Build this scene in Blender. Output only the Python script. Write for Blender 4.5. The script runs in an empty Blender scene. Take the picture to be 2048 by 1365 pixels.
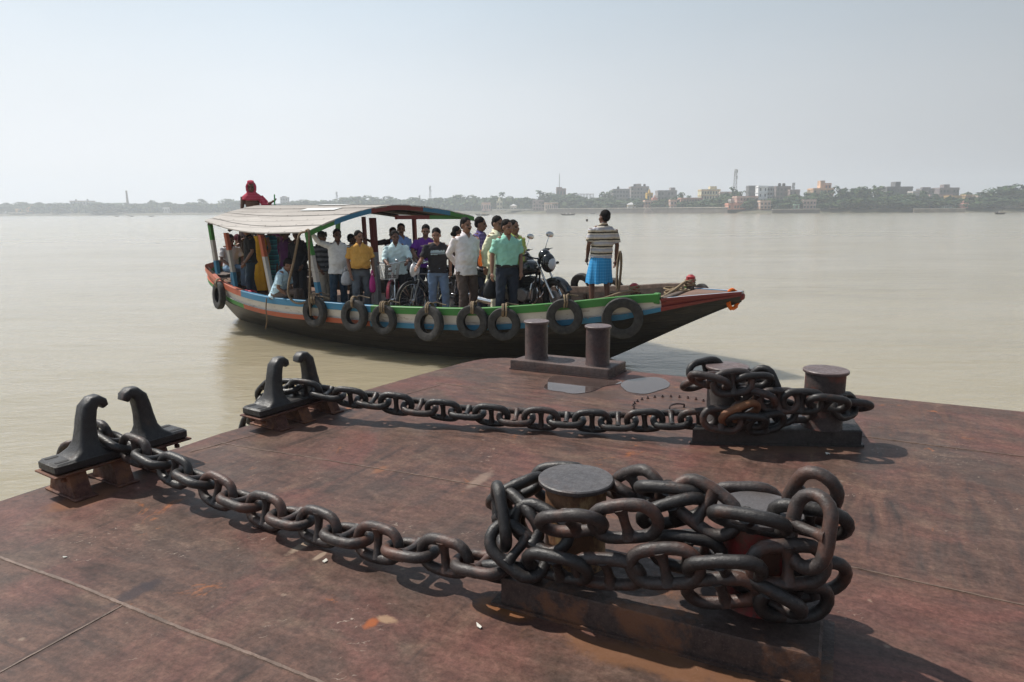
import bpy, bmesh, math, random
from mathutils import Vector, Matrix, noise, Quaternion

# ------------------------------------------------------------------ camera
sc = bpy.context.scene
R = math.radians
F, CX, CY, CAM_H = 1365.0, 1024.0, 682.5, 2.5        # photograph pixels, 24 mm lens, eye above the water
PITCH = math.atan((CY - 422.0) / F)
ROLL = R(0.34)
cam_d = bpy.data.cameras.new('camera')
cam = bpy.data.objects.new('camera', cam_d)
sc.collection.objects.link(cam)
cam_d.sensor_width = 36.0
cam_d.lens = F / 2048.0 * 36.0
cam_d.clip_start = 0.05
cam_d.clip_end = 20000
cam.matrix_world = (Matrix.Translation((0, 0, CAM_H)) @ Matrix.Rotation(math.pi / 2 - PITCH, 4, 'X')
                    @ Matrix.Rotation(-ROLL, 4, 'Z'))
sc.camera = cam

# ------------------------------------------------------------------ sky, sun, exposure
SUN_AZ, SUN_EL = R(-62), R(53)                         # azimuth from +Y towards +X
to_sun = Vector((math.sin(SUN_AZ) * math.cos(SUN_EL), math.cos(SUN_AZ) * math.cos(SUN_EL), math.sin(SUN_EL)))
world = bpy.data.worlds.new('World')
sc.world = world
world.use_nodes = True
wt = world.node_tree
wt.nodes.clear()


def wn(kind, **kw):
    n = wt.nodes.new(kind)
    for k, v in kw.items():
        setattr(n, k, v)
    return n


w_out = wn('ShaderNodeOutputWorld')
w_bg = wn('ShaderNodeBackground')
w_bg.inputs['Strength'].default_value = 0.10
sky = wn('ShaderNodeTexSky', sky_type='NISHITA', sun_disc=False)
sky.sun_elevation = SUN_EL
sky.sun_rotation = SUN_AZ
sky.air_density = 1.4
sky.dust_density = 6.0
sky.ozone_density = 1.0
# a milky summer haze veils the blue: whiter towards the horizon and towards the sun
w_tc = wn('ShaderNodeTexCoord')
w_sep = wn('ShaderNodeSeparateXYZ')
wt.links.new(w_tc.outputs['Generated'], w_sep.inputs[0])
w_ramp = wn('ShaderNodeValToRGB')
el = w_ramp.color_ramp.elements
el[0].position, el[0].color = 0.0, (7.0, 7.2, 7.5, 1)
el[1].position, el[1].color = 1.0, (2.6, 3.4, 4.5, 1)
for p_, c_ in ((0.06, (6.95, 7.2, 7.55, 1)), (0.16, (6.4, 6.85, 7.3, 1)), (0.30, (5.0, 5.95, 6.8, 1)), (0.5, (4.1, 5.2, 6.5, 1))):
    e_ = el.new(p_)
    e_.color = c_
wt.links.new(w_sep.outputs['Z'], w_ramp.inputs[0])
w_dot = wn('ShaderNodeVectorMath', operation='DOT_PRODUCT')
w_dot.inputs[1].default_value = (math.sin(SUN_AZ), math.cos(SUN_AZ), 0.15)
wt.links.new(w_tc.outputs['Generated'], w_dot.inputs[0])
w_map = wn('ShaderNodeMapRange')
w_map.inputs['From Min'].default_value = -0.55
w_map.inputs['From Max'].default_value = 0.75
w_map.inputs['To Min'].default_value = 0.44
w_map.inputs['To Max'].default_value = 1.2
wt.links.new(w_dot.outputs['Value'], w_map.inputs['Value'])
w_mul = wn('ShaderNodeVectorMath', operation='SCALE')
wt.links.new(w_ramp.outputs[0], w_mul.inputs[0])
wt.links.new(w_map.outputs[0], w_mul.inputs['Scale'])
w_mix = wn('ShaderNodeMixRGB')
w_mix.inputs['Fac'].default_value = 0.93
wt.links.new(sky.outputs[0], w_mix.inputs[1])
w_ns = wn('ShaderNodeTexNoise')                         # faint unevenness of the haze
w_ns.inputs['Scale'].default_value = 1.6
w_ns.inputs['Detail'].default_value = 4
w_st = wn('ShaderNodeMapping')
w_st.inputs['Scale'].default_value = (1, 1, 3.5)
wt.links.new(w_tc.outputs['Generated'], w_st.inputs['Vector'])
wt.links.new(w_st.outputs[0], w_ns.inputs['Vector'])
w_nm = wn('ShaderNodeMapRange')
w_nm.inputs['From Min'].default_value = 0.3
w_nm.inputs['From Max'].default_value = 0.7
w_nm.inputs['To Min'].default_value = 0.965
w_nm.inputs['To Max'].default_value = 1.035
wt.links.new(w_ns.outputs['Fac'], w_nm.inputs['Value'])
w_un = wn('ShaderNodeVectorMath', operation='SCALE')
wt.links.new(w_mul.outputs[0], w_un.inputs[0])
wt.links.new(w_nm.outputs[0], w_un.inputs['Scale'])
wt.links.new(w_un.outputs[0], w_mix.inputs[2])
wt.links.new(w_mix.outputs[0], w_bg.inputs['Color'])
wt.links.new(w_bg.outputs[0], w_out.inputs[0])

sun_d = bpy.data.lights.new('sun', 'SUN')
sun_d.energy = 4.9
sun_d.angle = R(0.9)
sun_d.color = (1.0, 0.95, 0.87)
sun = bpy.data.objects.new('sun', sun_d)
sc.collection.objects.link(sun)
sun.rotation_euler = to_sun.to_track_quat('Z', 'Y').to_euler()
sun.location = to_sun * 60

sc.view_settings.view_transform = 'Standard'
sc.view_settings.look = 'None'
sc.view_settings.exposure = 0.12
sc.view_settings.gamma = 1.0
sc.view_settings.use_curve_mapping = False
sc.render.engine = 'CYCLES'
sc.cycles.use_denoising = True
sc.cycles.max_bounces = 6
sc.cycles.volume_bounces = 1
sc.cycles.caustics_reflective = False
sc.cycles.caustics_refractive = False


# ------------------------------------------------------------------ from the photograph to the place
def ray(x, y):
    u, v = x - CX, CY - y
    c, s = math.cos(ROLL), math.sin(ROLL)
    uu, vv = (u * c + v * s) / F, (-u * s + v * c) / F
    cp, sp = math.cos(PITCH), math.sin(PITCH)
    return Vector((uu, cp + vv * sp, -sp + vv * cp))


def at(x, y, z):                                       # where that line of sight meets height z
    d = ray(x, y)
    return Vector((0, 0, CAM_H)) + d * ((z - CAM_H) / d.z)


def aty(x, y, depth):                                  # where it meets the plane y = depth
    d = ray(x, y)
    return Vector((0, 0, CAM_H)) + d * (depth / d.y)


def atp(x, y, p0, n):                                  # where it meets a plane through p0 with normal n
    d = ray(x, y)
    o = Vector((0, 0, CAM_H))
    return o + d * ((p0 - o).dot(n) / d.dot(n))


# ------------------------------------------------------------------ building helpers
col = sc.collection


class MB:
    """collects shapes and links them as ONE mesh object"""

    def __init__(self):
        self.v, self.f, self.m = [], [], []

    def add(self, verts, faces, mi=0):
        o = len(self.v)
        self.v.extend([Vector(p) for p in verts])
        self.f.extend([tuple(i + o for i in f) for f in faces])
        self.m.extend([mi] * len(faces))
        return self

    def box(self, c, s, rot=None, mi=0, taper=1.0):
        x, y, z = s[0] / 2, s[1] / 2, s[2] / 2
        t = taper
        vs = [(-x, -y, -z), (x, -y, -z), (x, y, -z), (-x, y, -z), (-x * t, -y * t, z), (x * t, -y * t, z), (x * t, y * t, z), (-x * t, y * t, z)]
        vs = [Vector(p) for p in vs]
        if rot is not None:
            vs = [rot @ p for p in vs]
        c = Vector(c)
        return self.add([p + c for p in vs], [(0, 3, 2, 1), (4, 5, 6, 7), (0, 1, 5, 4), (1, 2, 6, 5), (2, 3, 7, 6), (3, 0, 4, 7)], mi)

    def bbox(self, c, s, bev=0.01, rot=None, mi=0):      # box with chamfered edges all round
        x, y, z = s[0] / 2, s[1] / 2, s[2] / 2
        b = min(bev, x * .9, y * .9, z * .9)
        rings = []
        for zz, i in ((-z, b), (-z + b, 0), (z - b, 0), (z, b)):
            X, Y = x - i, y - i
            k = b
            rings.append([Vector(p) for p in ((-X + k, -Y, zz), (X - k, -Y, zz), (X, -Y + k, zz), (X, Y - k, zz), (X - k, Y, zz), (-X + k, Y, zz), (-X, Y - k, zz), (-X, -Y + k, zz))])
        c = Vector(c)
        for r in rings:
            for i, p in enumerate(r):
                r[i] = (rot @ p if rot is not None else p) + c
        return self.loft(rings, True, mi)

    def loft(self, rings, caps=True, mi=0, closed=True):
        n = len(rings[0])
        vs = [p for r in rings for p in r]
        fs = []
        for i in range(len(rings) - 1):
            for j in range(n if closed else n - 1):
                k = (j + 1) % n
                fs.append((i * n + j, i * n + k, (i + 1) * n + k, (i + 1) * n + j))
        if caps and closed:
            fs.append(tuple(range(n - 1, -1, -1)))
            fs.append(tuple((len(rings) - 1) * n + j for j in range(n)))
        return self.add(vs, fs, mi)

    def tube(self, path, rad, seg=8, caps=True, mi=0, flat=1.0, up=None, closed=False):
        path = [Vector(p) for p in path]
        n = len(path)
        if not hasattr(rad, '__len__'):
            rad = [rad] * n
        tang = []
        for i in range(n):
            a = path[i - 1] if (i > 0 or closed) else path[i]
            b = path[(i + 1) % n] if (i < n - 1 or closed) else path[i]
            t = (b - a)
            tang.append(t.normalized() if t.length > 1e-9 else Vector((0, 0, 1)))
        ref = Vector(up) if up is not None else (Vector((0, 0, 1)) if abs(tang[0].z) < 0.9 else Vector((1, 0, 0)))
        rings = []
        x = None
        for i in range(n):
            t = tang[i]
            if x is None or up is not None:
                x = ref.cross(t)
            else:
                x = x - t * x.dot(t)
            if x.length < 1e-6:
                x = t.orthogonal()
            x.normalize()
            y = t.cross(x)
            rings.append([path[i] + (x * math.cos(2 * math.pi * j / seg) + y * (flat * math.sin(2 * math.pi * j / seg))) * rad[i] for j in range(seg)])
        if closed:
            rings.append(rings[0])
            return self.loft(rings, False, mi)
        return self.loft(rings, caps, mi)

    def lathe(self, prof, seg=24, mat=None, mi=0, caps=True):
        rings = []
        for r, z in prof:
            ring = [Vector((r * math.cos(2 * math.pi * j / seg), r * math.sin(2 * math.pi * j / seg), z)) for j in range(seg)]
            rings.append([mat @ p for p in ring] if mat is not None else ring)
        return self.loft(rings, caps, mi)

    def ell(self, c, r, rot=None, su=12, sv=8, mi=0):
        if not hasattr(r, '__len__'):
            r = (r, r, r)
        vs, fs = [], []
        c = Vector(c)
        for i in range(sv + 1):
            th = math.pi * i / sv
            for j in range(su):
                ph = 2 * math.pi * j / su
                p = Vector((r[0] * math.sin(th) * math.cos(ph), r[1] * math.sin(th) * math.sin(ph), r[2] * math.cos(th)))
                vs.append((rot @ p if rot is not None else p) + c)
        for i in range(sv):
            for j in range(su):
                k = (j + 1) % su
                if i == 0:
                    fs.append((j, su + j, su + k))
                elif i == sv - 1:
                    fs.append((i * su + j, (i + 1) * su + j, i * su + k))
                else:
                    fs.append((i * su + j, (i + 1) * su + j, (i + 1) * su + k, i * su + k))
        return self.add(vs, fs, mi)

    def prism(self, poly, z0, z1, mat=None, mi=0):
        n = len(poly)
        a = [Vector((p[0], p[1], z0)) for p in poly]
        b = [Vector((p[0], p[1], z1)) for p in poly]
        vs = a + b
        if mat is not None:
            vs = [mat @ p for p in vs]
        fs = [tuple(range(n - 1, -1, -1)), tuple(range(n, 2 * n))]
        fs += [(i, (i + 1) % n, n + (i + 1) % n, n + i) for i in range(n)]
        return self.add(vs, fs, mi)

    def mesh(self, name, mats, smooth=40):
        me = bpy.data.meshes.new(name)
        me.from_pydata([tuple(p) for p in self.v], [], self.f)
        for m in (mats if isinstance(mats, (list, tuple)) else [mats]):
            me.materials.append(m)
        if any(self.m):
            me.polygons.foreach_set('material_index', self.m)
        me.validate()
        if smooth:
            me.polygons.foreach_set('use_smooth', [True] * len(me.polygons))
            me.set_sharp_from_angle(angle=R(smooth))
        me.update()
        return me

    def build(self, name, mats, parent=None, smooth=40, mw=None):
        o = bpy.data.objects.new(name, self.mesh(name, mats, smooth))
        col.objects.link(o)
        if parent is not None:
            o.parent = parent
        if mw is not None:
            o.matrix_local = mw
        return o


def tag(o, label=None, cat=None, group=None, kind=None):
    if label:
        o['label'] = label
    if cat:
        o['category'] = cat
    if group:
        o['group'] = group
    if kind:
        o['kind'] = kind
    return o


def empty(name, mw, label=None, cat=None, group=None):
    o = bpy.data.objects.new(name, None)
    o.empty_display_size = 0.2
    col.objects.link(o)
    o.matrix_world = mw if isinstance(mw, Matrix) else Matrix.Translation(Vector(mw))
    return tag(o, label, cat, group)


def copy_tree(o, parent=None):
    c = o.copy()
    col.objects.link(c)
    if parent is not None:
        c.parent = parent
    for ch in list(o.children):
        copy_tree(ch, c)
    return c


def frame(x, z, o=(0, 0, 0)):                          # matrix whose X axis is x and whose Z axis is near z
    x = Vector(x).normalized()
    z = Vector(z)
    z = (z - x * z.dot(x)).normalized()
    y = z.cross(x)
    m = Matrix((x, y, z)).transposed().to_4x4()
    m.translation = Vector(o)
    return m


def spline(pts, n=8, closed=False):                    # Catmull-Rom through the points
    pts = [Vector(p) for p in pts]
    out = []
    N = len(pts)
    rng = range(N if closed else N - 1)
    for i in rng:
        p0 = pts[i - 1] if (i > 0 or closed) else pts[0] * 2 - pts[1]
        p1, p2 = pts[i], pts[(i + 1) % N]
        p3 = pts[(i + 2) % N] if (i + 2 < N or closed) else pts[-1] * 2 - pts[-2]
        for k in range(n):
            t = k / n
            out.append(0.5 * ((2 * p1) + (p2 - p0) * t + (2 * p0 - 5 * p1 + 4 * p2 - p3) * t * t + (3 * p1 - p0 - 3 * p2 + p3) * t ** 3))
    if not closed:
        out.append(pts[-1])
    return out


# ------------------------------------------------------------------ materials
class NT:
    """small helper for node trees"""

    def __init__(self, name):
        self.mat = bpy.data.materials.new(name)
        self.mat.use_nodes = True
        self.t = self.mat.node_tree
        self.b = self.t.nodes['Principled BSDF']
        self.out = self.t.nodes['Material Output']

    def n(self, kind, **kw):
        nd = self.t.nodes.new(kind)
        for k, v in kw.items():
            setattr(nd, k, v)
        return nd

    def l(self, a, b):
        self.t.links.new(a, b)

    def pos(self, coord='world'):
        if coord == 'world':
            return self.n('ShaderNodeNewGeometry').outputs['Position']
        return self.n('ShaderNodeTexCoord').outputs['Object' if coord == 'object' else 'Generated']

    def mapping(self, v, scale=(1, 1, 1), rot=(0, 0, 0), loc=(0, 0, 0)):
        m = self.n('ShaderNodeMapping')
        m.inputs['Scale'].default_value = scale
        m.inputs['Rotation'].default_value = rot
        m.inputs['Location'].default_value = loc
        self.l(v, m.inputs['Vector'])
        return m.outputs[0]

    def noise(self, v, scale, detail=4, rough=0.55, dist=0.0):
        nn = self.n('ShaderNodeTexNoise')
        nn.inputs['Scale'].default_value = scale
        nn.inputs['Detail'].default_value = detail
        nn.inputs['Roughness'].default_value = rough
        nn.inputs['Distortion'].default_value = dist
        self.l(v, nn.inputs['Vector'])
        return nn.outputs['Fac']

    def ramp(self, fac, stops):
        r = self.n('ShaderNodeValToRGB')
        e = r.color_ramp.elements
        while len(e) < len(stops):
            e.new(0.5)
        for i, (p, c) in enumerate(stops):
            e[i].position = p
            e[i].color = (c, c, c, 1) if not hasattr(c, '__len__') else (*c[:3], 1)
        self.l(fac, r.inputs[0])
        return r.outputs[0]

    def mix(self, fac, a, b, mode='MIX'):
        m = self.n('ShaderNodeMixRGB', blend_type=mode)
        for s, v in ((0, fac), (1, a), (2, b)):
            if isinstance(v, (int, float)):
                m.inputs[s].default_value = v if s == 0 else (v, v, v, 1)
            elif isinstance(v, (tuple, list)):
                m.inputs[s].default_value = (*v[:3], 1)
            else:
                self.l(v, m.inputs[s])
        return m.outputs[0]

    def math(self, op, a, b=0.0, c=0.0):
        m = self.n('ShaderNodeMath', operation=op)
        for s, v in ((0, a), (1, b), (2, c)):
            if isinstance(v, (int, float)):
                m.inputs[s].default_value = v
            else:
                self.l(v, m.inputs[s])
        return m.outputs[0]

    def bump(self, h, strength=0.3, dist=0.02, prev=None):
        bn = self.n('ShaderNodeBump')
        bn.inputs['Strength'].default_value = strength
        bn.inputs['Distance'].default_value = dist
        self.l(h, bn.inputs['Height'])
        if prev is not None:
            self.l(prev, bn.inputs['Normal'])
        return bn.outputs[0]

    def set(self, color=None, rough=None, metal=None, normal=None, spec=None):
        for key, v in (('Base Color', color), ('Roughness', rough), ('Metallic', metal), ('Normal', normal), ('Specular IOR Level', spec)):
            if v is None:
                continue
            if isinstance(v, (int, float)):
                self.b.inputs[key].default_value = v
            elif isinstance(v, (tuple, list)):
                self.b.inputs[key].default_value = (*v[:3], 1)
            else:
                self.l(v, self.b.inputs[key])
        return self.mat


def plain(name, c, rough=0.6, var=0.25, scale=8.0, bump=0.15, bscale=40.0, metal=0.0, spec=0.4, coord='world', c2=None, bd=0.01):
    """a paint, cloth, wood or metal with uneven colour and a little relief"""
    t = NT(name)
    p = t.pos(coord)
    n1 = t.noise(p, scale, 5, 0.6)
    lo = tuple(x * (1 - var) for x in c) if c2 is None else c2
    hi = tuple(min(1, x * (1 + var * 0.6)) for x in c) if c2 is None else c
    cc = t.ramp(n1, [(0.32, lo), (0.68, hi)])
    nb = t.noise(p, bscale, 3, 0.6)
    rr = t.ramp(n1, [(0.3, min(1, rough + 0.1)), (0.7, max(0.02, rough - 0.08))])
    return t.set(cc, rr, metal, t.bump(nb, bump, bd), spec)


_mats = {}


def P(name, *a, **k):
    if name not in _mats:
        _mats[name] = plain(name, *a, **k)
    return _mats[name]



# ================================================================== THE SETTING: river and floating pontoon
DECK = 0.9                                             # deck above the water
U = Vector((0.891, -0.454, 0))                         # along the pontoon's far edge
V = Vector((0.454, 0.891, 0))                          # along its left edge


def water_mat():
    t = NT('river_water')
    p = t.pos()
    big = t.noise(t.mapping(p, (0.10, 0.22, 1), (0, 0, R(20))), 1.0, 3, 0.5)
    cc = t.ramp(big, [(0.3, (0.287, 0.245, 0.165)), (0.7, (0.32, 0.275, 0.19))])
    m1 = t.mapping(p, (1.3, 3.4, 1), (0, 0, R(-24)))
    n1 = t.noise(m1, 1.0, 4, 0.55, 0.4)
    m2 = t.mapping(p, (5.0, 12.0, 1), (0, 0, R(-34)))
    n2 = t.noise(m2, 1.0, 3, 0.55, 0.3)
    m3 = t.mapping(p, (0.25, 0.7, 1), (0, 0, R(-12)))
    n3 = t.noise(m3, 1.0, 2, 0.5)
    h = t.math('ADD', t.math('MULTIPLY', n1, 0.6), t.math('MULTIPLY', n2, 0.22))
    h = t.math('ADD', h, t.math('MULTIPLY', n3, 1.3))
    calm = t.noise(t.mapping(p, (0.05, 0.16, 1), (0, 0, R(28)), (3, 8, 0)), 1.0, 4, 0.6, 0.6)
    h = t.math('MULTIPLY', h, t.ramp(calm, [(0.35, 0.35), (0.65, 1.25)]))
    b = t.bump(h, 0.40, 0.10)
    t.b.inputs['IOR'].default_value = 1.33
    t.b.subsurface_method = 'BURLEY'                    # light spreads sideways in silty water
    t.b.inputs['Subsurface Weight'].default_value = 0.7
    t.b.inputs['Subsurface Radius'].default_value = (1.0, 0.9, 0.6)
    t.b.inputs['Subsurface Scale'].default_value = 0.7
    return t.set(cc, 0.14, 0.0, b, 0.5)


wb = MB()
ys = [-8, 0, 3, 6, 9, 12, 16, 22, 32, 50, 80, 140, 260, 450, 700, 1000, 1300]
xs = [-1300, -700, -350, -160, -80, -40, -20, -10, 0, 10, 20, 40, 80, 160, 350, 700, 1300]
vs = [(x, y, 0) for y in ys for x in xs]
nx = len(xs)
wb.add(vs, [(j * nx + i, j * nx + i + 1, (j + 1) * nx + i + 1, (j + 1) * nx + i) for j in range(len(ys) - 1) for i in range(nx - 1)])
tag(wb.build('water', water_mat(), smooth=0), 'wide calm murky greenish brown river', kind='structure')


def deck_mat():
    t = NT('painted_deck_steel')
    p = t.pos()
    ang = math.atan2(U.y, U.x)
    pu = t.n('ShaderNodeVectorRotate', rotation_type='Z_AXIS')
    pu.inputs['Angle'].default_value = -ang
    t.l(p, pu.inputs['Vector'])
    q = pu.outputs[0]                                  # x along the far edge, y along the left edge
    su = t.noise(t.mapping(q, (2.2, 13, 1)), 1.0, 7, 0.62, 0.5)      # brushed streaks one way
    sv = t.noise(t.mapping(q, (12, 2.0, 1), (0, 0, R(9)), (3, 1, 0)), 1.0, 7, 0.62, 0.5)      # and the other
    patch = t.noise(q, 0.55, 3, 0.5)
    msk = t.ramp(patch, [(0.42, 0.0), (0.58, 1.0)])
    st = t.mix(msk, sv, su)
    cc = t.ramp(st, [(0.30, (0.042, 0.029, 0.025)), (0.43, (0.080, 0.047, 0.038)), (0.54, (0.112, 0.061, 0.047)), (0.65, (0.134, 0.079, 0.059)), (0.78, (0.205, 0.135, 0.096))])
    blot = t.noise(q, 1.7, 6, 0.62, 0.8)
    cc = t.mix(t.ramp(blot, [(0.44, 0.0), (0.66, 0.75)]), cc, (0.078, 0.055, 0.045))      # worn greyish areas
    tan = t.noise(t.mapping(q, (1, 1.6, 1), (0, 0, 0), (7, 3, 0)), 2.3, 6, 0.65, 0.5)
    cc = t.mix(t.ramp(tan, [(0.54, 0.0), (0.74, 0.55)]), cc, (0.19, 0.125, 0.088))
    redn = t.noise(t.mapping(q, (1, 1, 1), (0, 0, 0), (17, 5, 0)), 1.2, 6, 0.6, 0.8)
    cc = t.mix(t.ramp(redn, [(0.50, 0.0), (0.66, 0.55)]), cc, (0.155, 0.060, 0.050))
    # bare orange rust, few and small
    rst = t.noise(t.mapping(q, (1, 1, 1), (0, 0, 0), (31, 9, 0)), 2.6, 7, 0.68, 0.6)
    cc = t.mix(t.ramp(rst, [(0.635, 0.0), (0.69, 0.85)]), cc, (0.26, 0.095, 0.038))
    # dark scuffs and small pits
    scf = t.noise(t.mapping(q, (16, 46, 1), (0, 0, R(18))), 1.0, 5, 0.7, 1.0)
    cc = t.mix(t.ramp(scf, [(0.62, 0.0), (0.72, 0.6)]), cc, (0.035, 0.028, 0.026))
    fine = t.noise(q, 55, 5, 0.7)
    cc = t.mix(0.6, cc, t.mix(1.0, cc, t.ramp(fine, [(0.3, 0.4), (0.7, 1.55)]), 'MULTIPLY'))
    mid = t.noise(t.mapping(q, (3, 7, 1), (0, 0, R(25))), 2.0, 7, 0.7, 0.6)
    cc = t.mix(1.0, cc, t.ramp(mid, [(0.3, 0.68), (0.5, 1.0), (0.7, 1.28)]), 'MULTIPLY')
    # pale scratches left by dragged cable, in a few clusters
    w1 = t.n('ShaderNodeTexWave', wave_type='BANDS')
    w1.inputs['Scale'].default_value = 9
    w1.inputs['Distortion'].default_value = 13
    w1.inputs['Detail'].default_value = 3
    w1.inputs['Detail Scale'].default_value = 1.4
    t.l(t.mapping(q, (1, 1, 1), (0, 0, R(40))), w1.inputs['Vector'])
    clus = t.noise(t.mapping(q, (1, 1, 1), (0, 0, 0), (4, 22, 0)), 1.9, 4, 0.6)
    brk = t.noise(q, 24, 3, 0.6)
    scr = t.math('MULTIPLY', t.ramp(w1.outputs['Fac'], [(0.965, 0.0), (0.99, 1.0)]), t.ramp(clus, [(0.55, 0.0), (0.62, 1.0)]))
    scr = t.math('MULTIPLY', scr, t.ramp(brk, [(0.53, 0.0), (0.66, 0.55)]))
    cc = t.mix(scr, cc, (0.46, 0.38, 0.31))
    # flakes
    vor = t.n('ShaderNodeTexVoronoi')
    vor.inputs['Scale'].default_value = 7.5
    t.l(t.mapping(q, (1, 1, 1)), vor.inputs['Vector'])
    fl = t.math('MULTIPLY', t.ramp(vor.outputs['Distance'], [(0.05, 1.0), (0.12, 0.0)]), t.ramp(brk, [(0.5, 0.0), (0.6, 0.6)]))
    cc = t.mix(fl, cc, (0.27, 0.20, 0.15))
    wob = t.noise(q, 7, 6, 0.7, 0.5)

    def stain(px_, py_, rx, ry, ang_, colr, amt, soft=0.5):
        c = at(px_, py_, DECK)
        mp = t.n('ShaderNodeVectorMath', operation='SUBTRACT')
        t.l(p, mp.inputs[0])
        mp.inputs[1].default_value = c
        vr = t.n('ShaderNodeVectorRotate', rotation_type='Z_AXIS')
        vr.inputs['Angle'].default_value = -ang_
        t.l(mp.outputs[0], vr.inputs['Vector'])
        ln = t.n('ShaderNodeVectorMath', operation='LENGTH')
        t.l(t.mapping(vr.outputs[0], (1 / rx, 1 / ry, 0)), ln.inputs[0])
        d = t.math('ADD', ln.outputs['Value'], t.math('MULTIPLY', wob, 1.7))
        return t.mix(t.ramp(t.math('MULTIPLY', d, 0.4), [(0.55, amt), (0.55 + soft * 0.35, 0.0)]), cc, colr)
    ua = math.atan2(U.y, U.x)
    va = math.atan2(V.y, V.x)
    cc = stain(1010, 1215, .16, .10, ua, (0.20, 0.085, 0.035), .8)
    cc = stain(1330, 1330, .55, .10, ua + .06, (0.17, 0.080, 0.040), .7)
    cc = stain(165, 1000, .22, .12, va, (0.19, 0.082, 0.042), .75)
    cc = stain(225, 972, .22, .10, va, (0.17, 0.078, 0.044), .7)
    cc = stain(570, 855, .30, .12, va, (0.16, 0.076, 0.046), .6)
    cc = stain(1550, 900, .75, .10, 0, (0.17, 0.10, 0.066), .55)
    cc = stain(742, 1246, .045, .035, va, (0.29, 0.085, 0.030), .95)
    cc = stain(776, 1240, .030, .060, va, (0.31, 0.20, 0.125), .85)
    cc = stain(600, 1094, .10, .035, va, (0.30, 0.225, 0.165), .75)
    cc = stain(640, 1112, .05, .018, va, (0.33, 0.25, 0.19), .75)
    cc = stain(120, 1280, .26, .035, va, (0.050, 0.030, 0.025), .85)
    cc = stain(270, 1185, .16, .05, va, (0.040, 0.030, 0.033), .8)
    cc = stain(1190, 790, .55, .16, ua, (0.070, 0.048, 0.041), .55)
    cc = stain(960, 960, .16, .05, va, (0.28, 0.205, 0.16), .5)
    cc = stain(760, 940, .10, .05, va, (0.24, 0.10, 0.05), .55)
    rr = t.ramp(st, [(0.3, 0.42), (0.7, 0.60)])
    rr = t.mix(t.ramp(blot, [(0.4, 0.0), (0.7, 0.5)]), rr, 0.40)
    h = t.math('ADD', t.math('MULTIPLY', fine, 0.5), t.math('MULTIPLY', st, 0.7))
    dents = t.noise(q, 1.1, 2, 0.5)
    b = t.bump(dents, 0.25, 0.05)
    b = t.bump(h, 0.35, 0.004, b)
    return t.set(cc, rr, 0.0, b, 0.16)


M_DECK = deck_mat()


def rust_black(name, c=(0.040, 0.034, 0.031), rust=(0.15, 0.055, 0.026), lo=0.60, hi=0.74, rough=0.42, spec=0.5, rscale=7.0, dust=0.5):
    """tarred or black painted iron with rust breaking through and dust on it"""
    t = NT(name)
    p = t.pos()
    n1 = t.noise(p, rscale, 7, 0.66, 0.3)
    n2 = t.noise(p, 30, 6, 0.7)
    n3 = t.noise(p, 3.0, 4, 0.6)
    n4 = t.noise(t.mapping(p, (1, 1, 1), (0, 0, 0), (9, 9, 9)), 16, 6, 0.7)
    cc = t.ramp(n2, [(0.3, tuple(x * 0.55 for x in c)), (0.7, tuple(x * 1.45 for x in c))])
    cc = t.mix(t.ramp(n3, [(0.4, 0.0), (0.68, dust)]), cc, tuple(x * 1.5 + 0.022 + 0.006 * (2 - i) for i, x in enumerate(c)))
    cc = t.mix(t.ramp(n1, [(lo, 0.0), (hi, 0.9)]), cc, rust)
    cc = t.mix(t.ramp(n4, [(0.70, 0.0), (0.76, 0.8)]), cc, (0.26, 0.20, 0.16))
    n5 = t.noise(p, 140, 4, 0.7)
    cc = t.mix(t.ramp(n5, [(0.56, 0.0), (0.72, 0.65)]), cc, tuple(x * 2.4 + 0.03 for x in c))
    rr = t.ramp(n2, [(0.3, rough + 0.2), (0.7, max(0.05, rough - 0.14))])
    b = t.bump(n3, 0.35, 0.03)
    b = t.bump(n2, 0.7, 0.006, b)
    b = t.bump(n5, 0.5, 0.002, b)
    return t.set(cc, rr, 0.0, b, spec)


M_CHAIN = rust_black('tarred_chain_iron', (0.020, 0.0175, 0.017), (0.085, 0.038, 0.024), 0.56, 0.70, 0.38, 0.42, 7.0, 0.18)
M_CHAIN_B = rust_black('rusty_chain_iron', (0.034, 0.026, 0.024), (0.11, 0.048, 0.032), 0.48, 0.66, 0.42, 0.42, 7.0, 0.22)
M_BLACKIRON = rust_black('black_painted_iron', (0.020, 0.018, 0.018), (0.08, 0.045, 0.034), 0.60, 0.74, 0.42, 0.42, 7.0, 0.35)
M_RUSTLEG = rust_black('rusty_red_steel', (0.085, 0.034, 0.024), (0.20, 0.085, 0.040), 0.48, 0.62, 0.62, 0.3)
M_BITTBASE = rust_black('rusty_bitt_base', (0.050, 0.032, 0.027), (0.16, 0.070, 0.036), 0.54, 0.63, 0.56, 0.35, 3.2, 0.25)
M_BASE_BLACK = rust_black('black_bitt_base', (0.034, 0.029, 0.028), (0.12, 0.055, 0.036), 0.64, 0.74, 0.5, 0.4)
M_BASE_BROWN = rust_black('brown_bitt_base', (0.075, 0.052, 0.047), (0.14, 0.075, 0.055), 0.5, 0.7, 0.55, 0.4)
M_POSTBROWN = rust_black('brown_post_steel', (0.048, 0.030, 0.029), (0.095, 0.042, 0.036), 0.5, 0.68, 0.45, 0.5)
M_POSTBLACK = rust_black('black_post_steel', (0.034, 0.028, 0.027), (0.10, 0.040, 0.032), 0.62, 0.74, 0.42, 0.5)
M_POSTRED2 = rust_black('red_worn_black_post', (0.040, 0.028, 0.026), (0.15, 0.045, 0.032), 0.50, 0.60, 0.5, 0.4, 4.0, 0.3)
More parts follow.
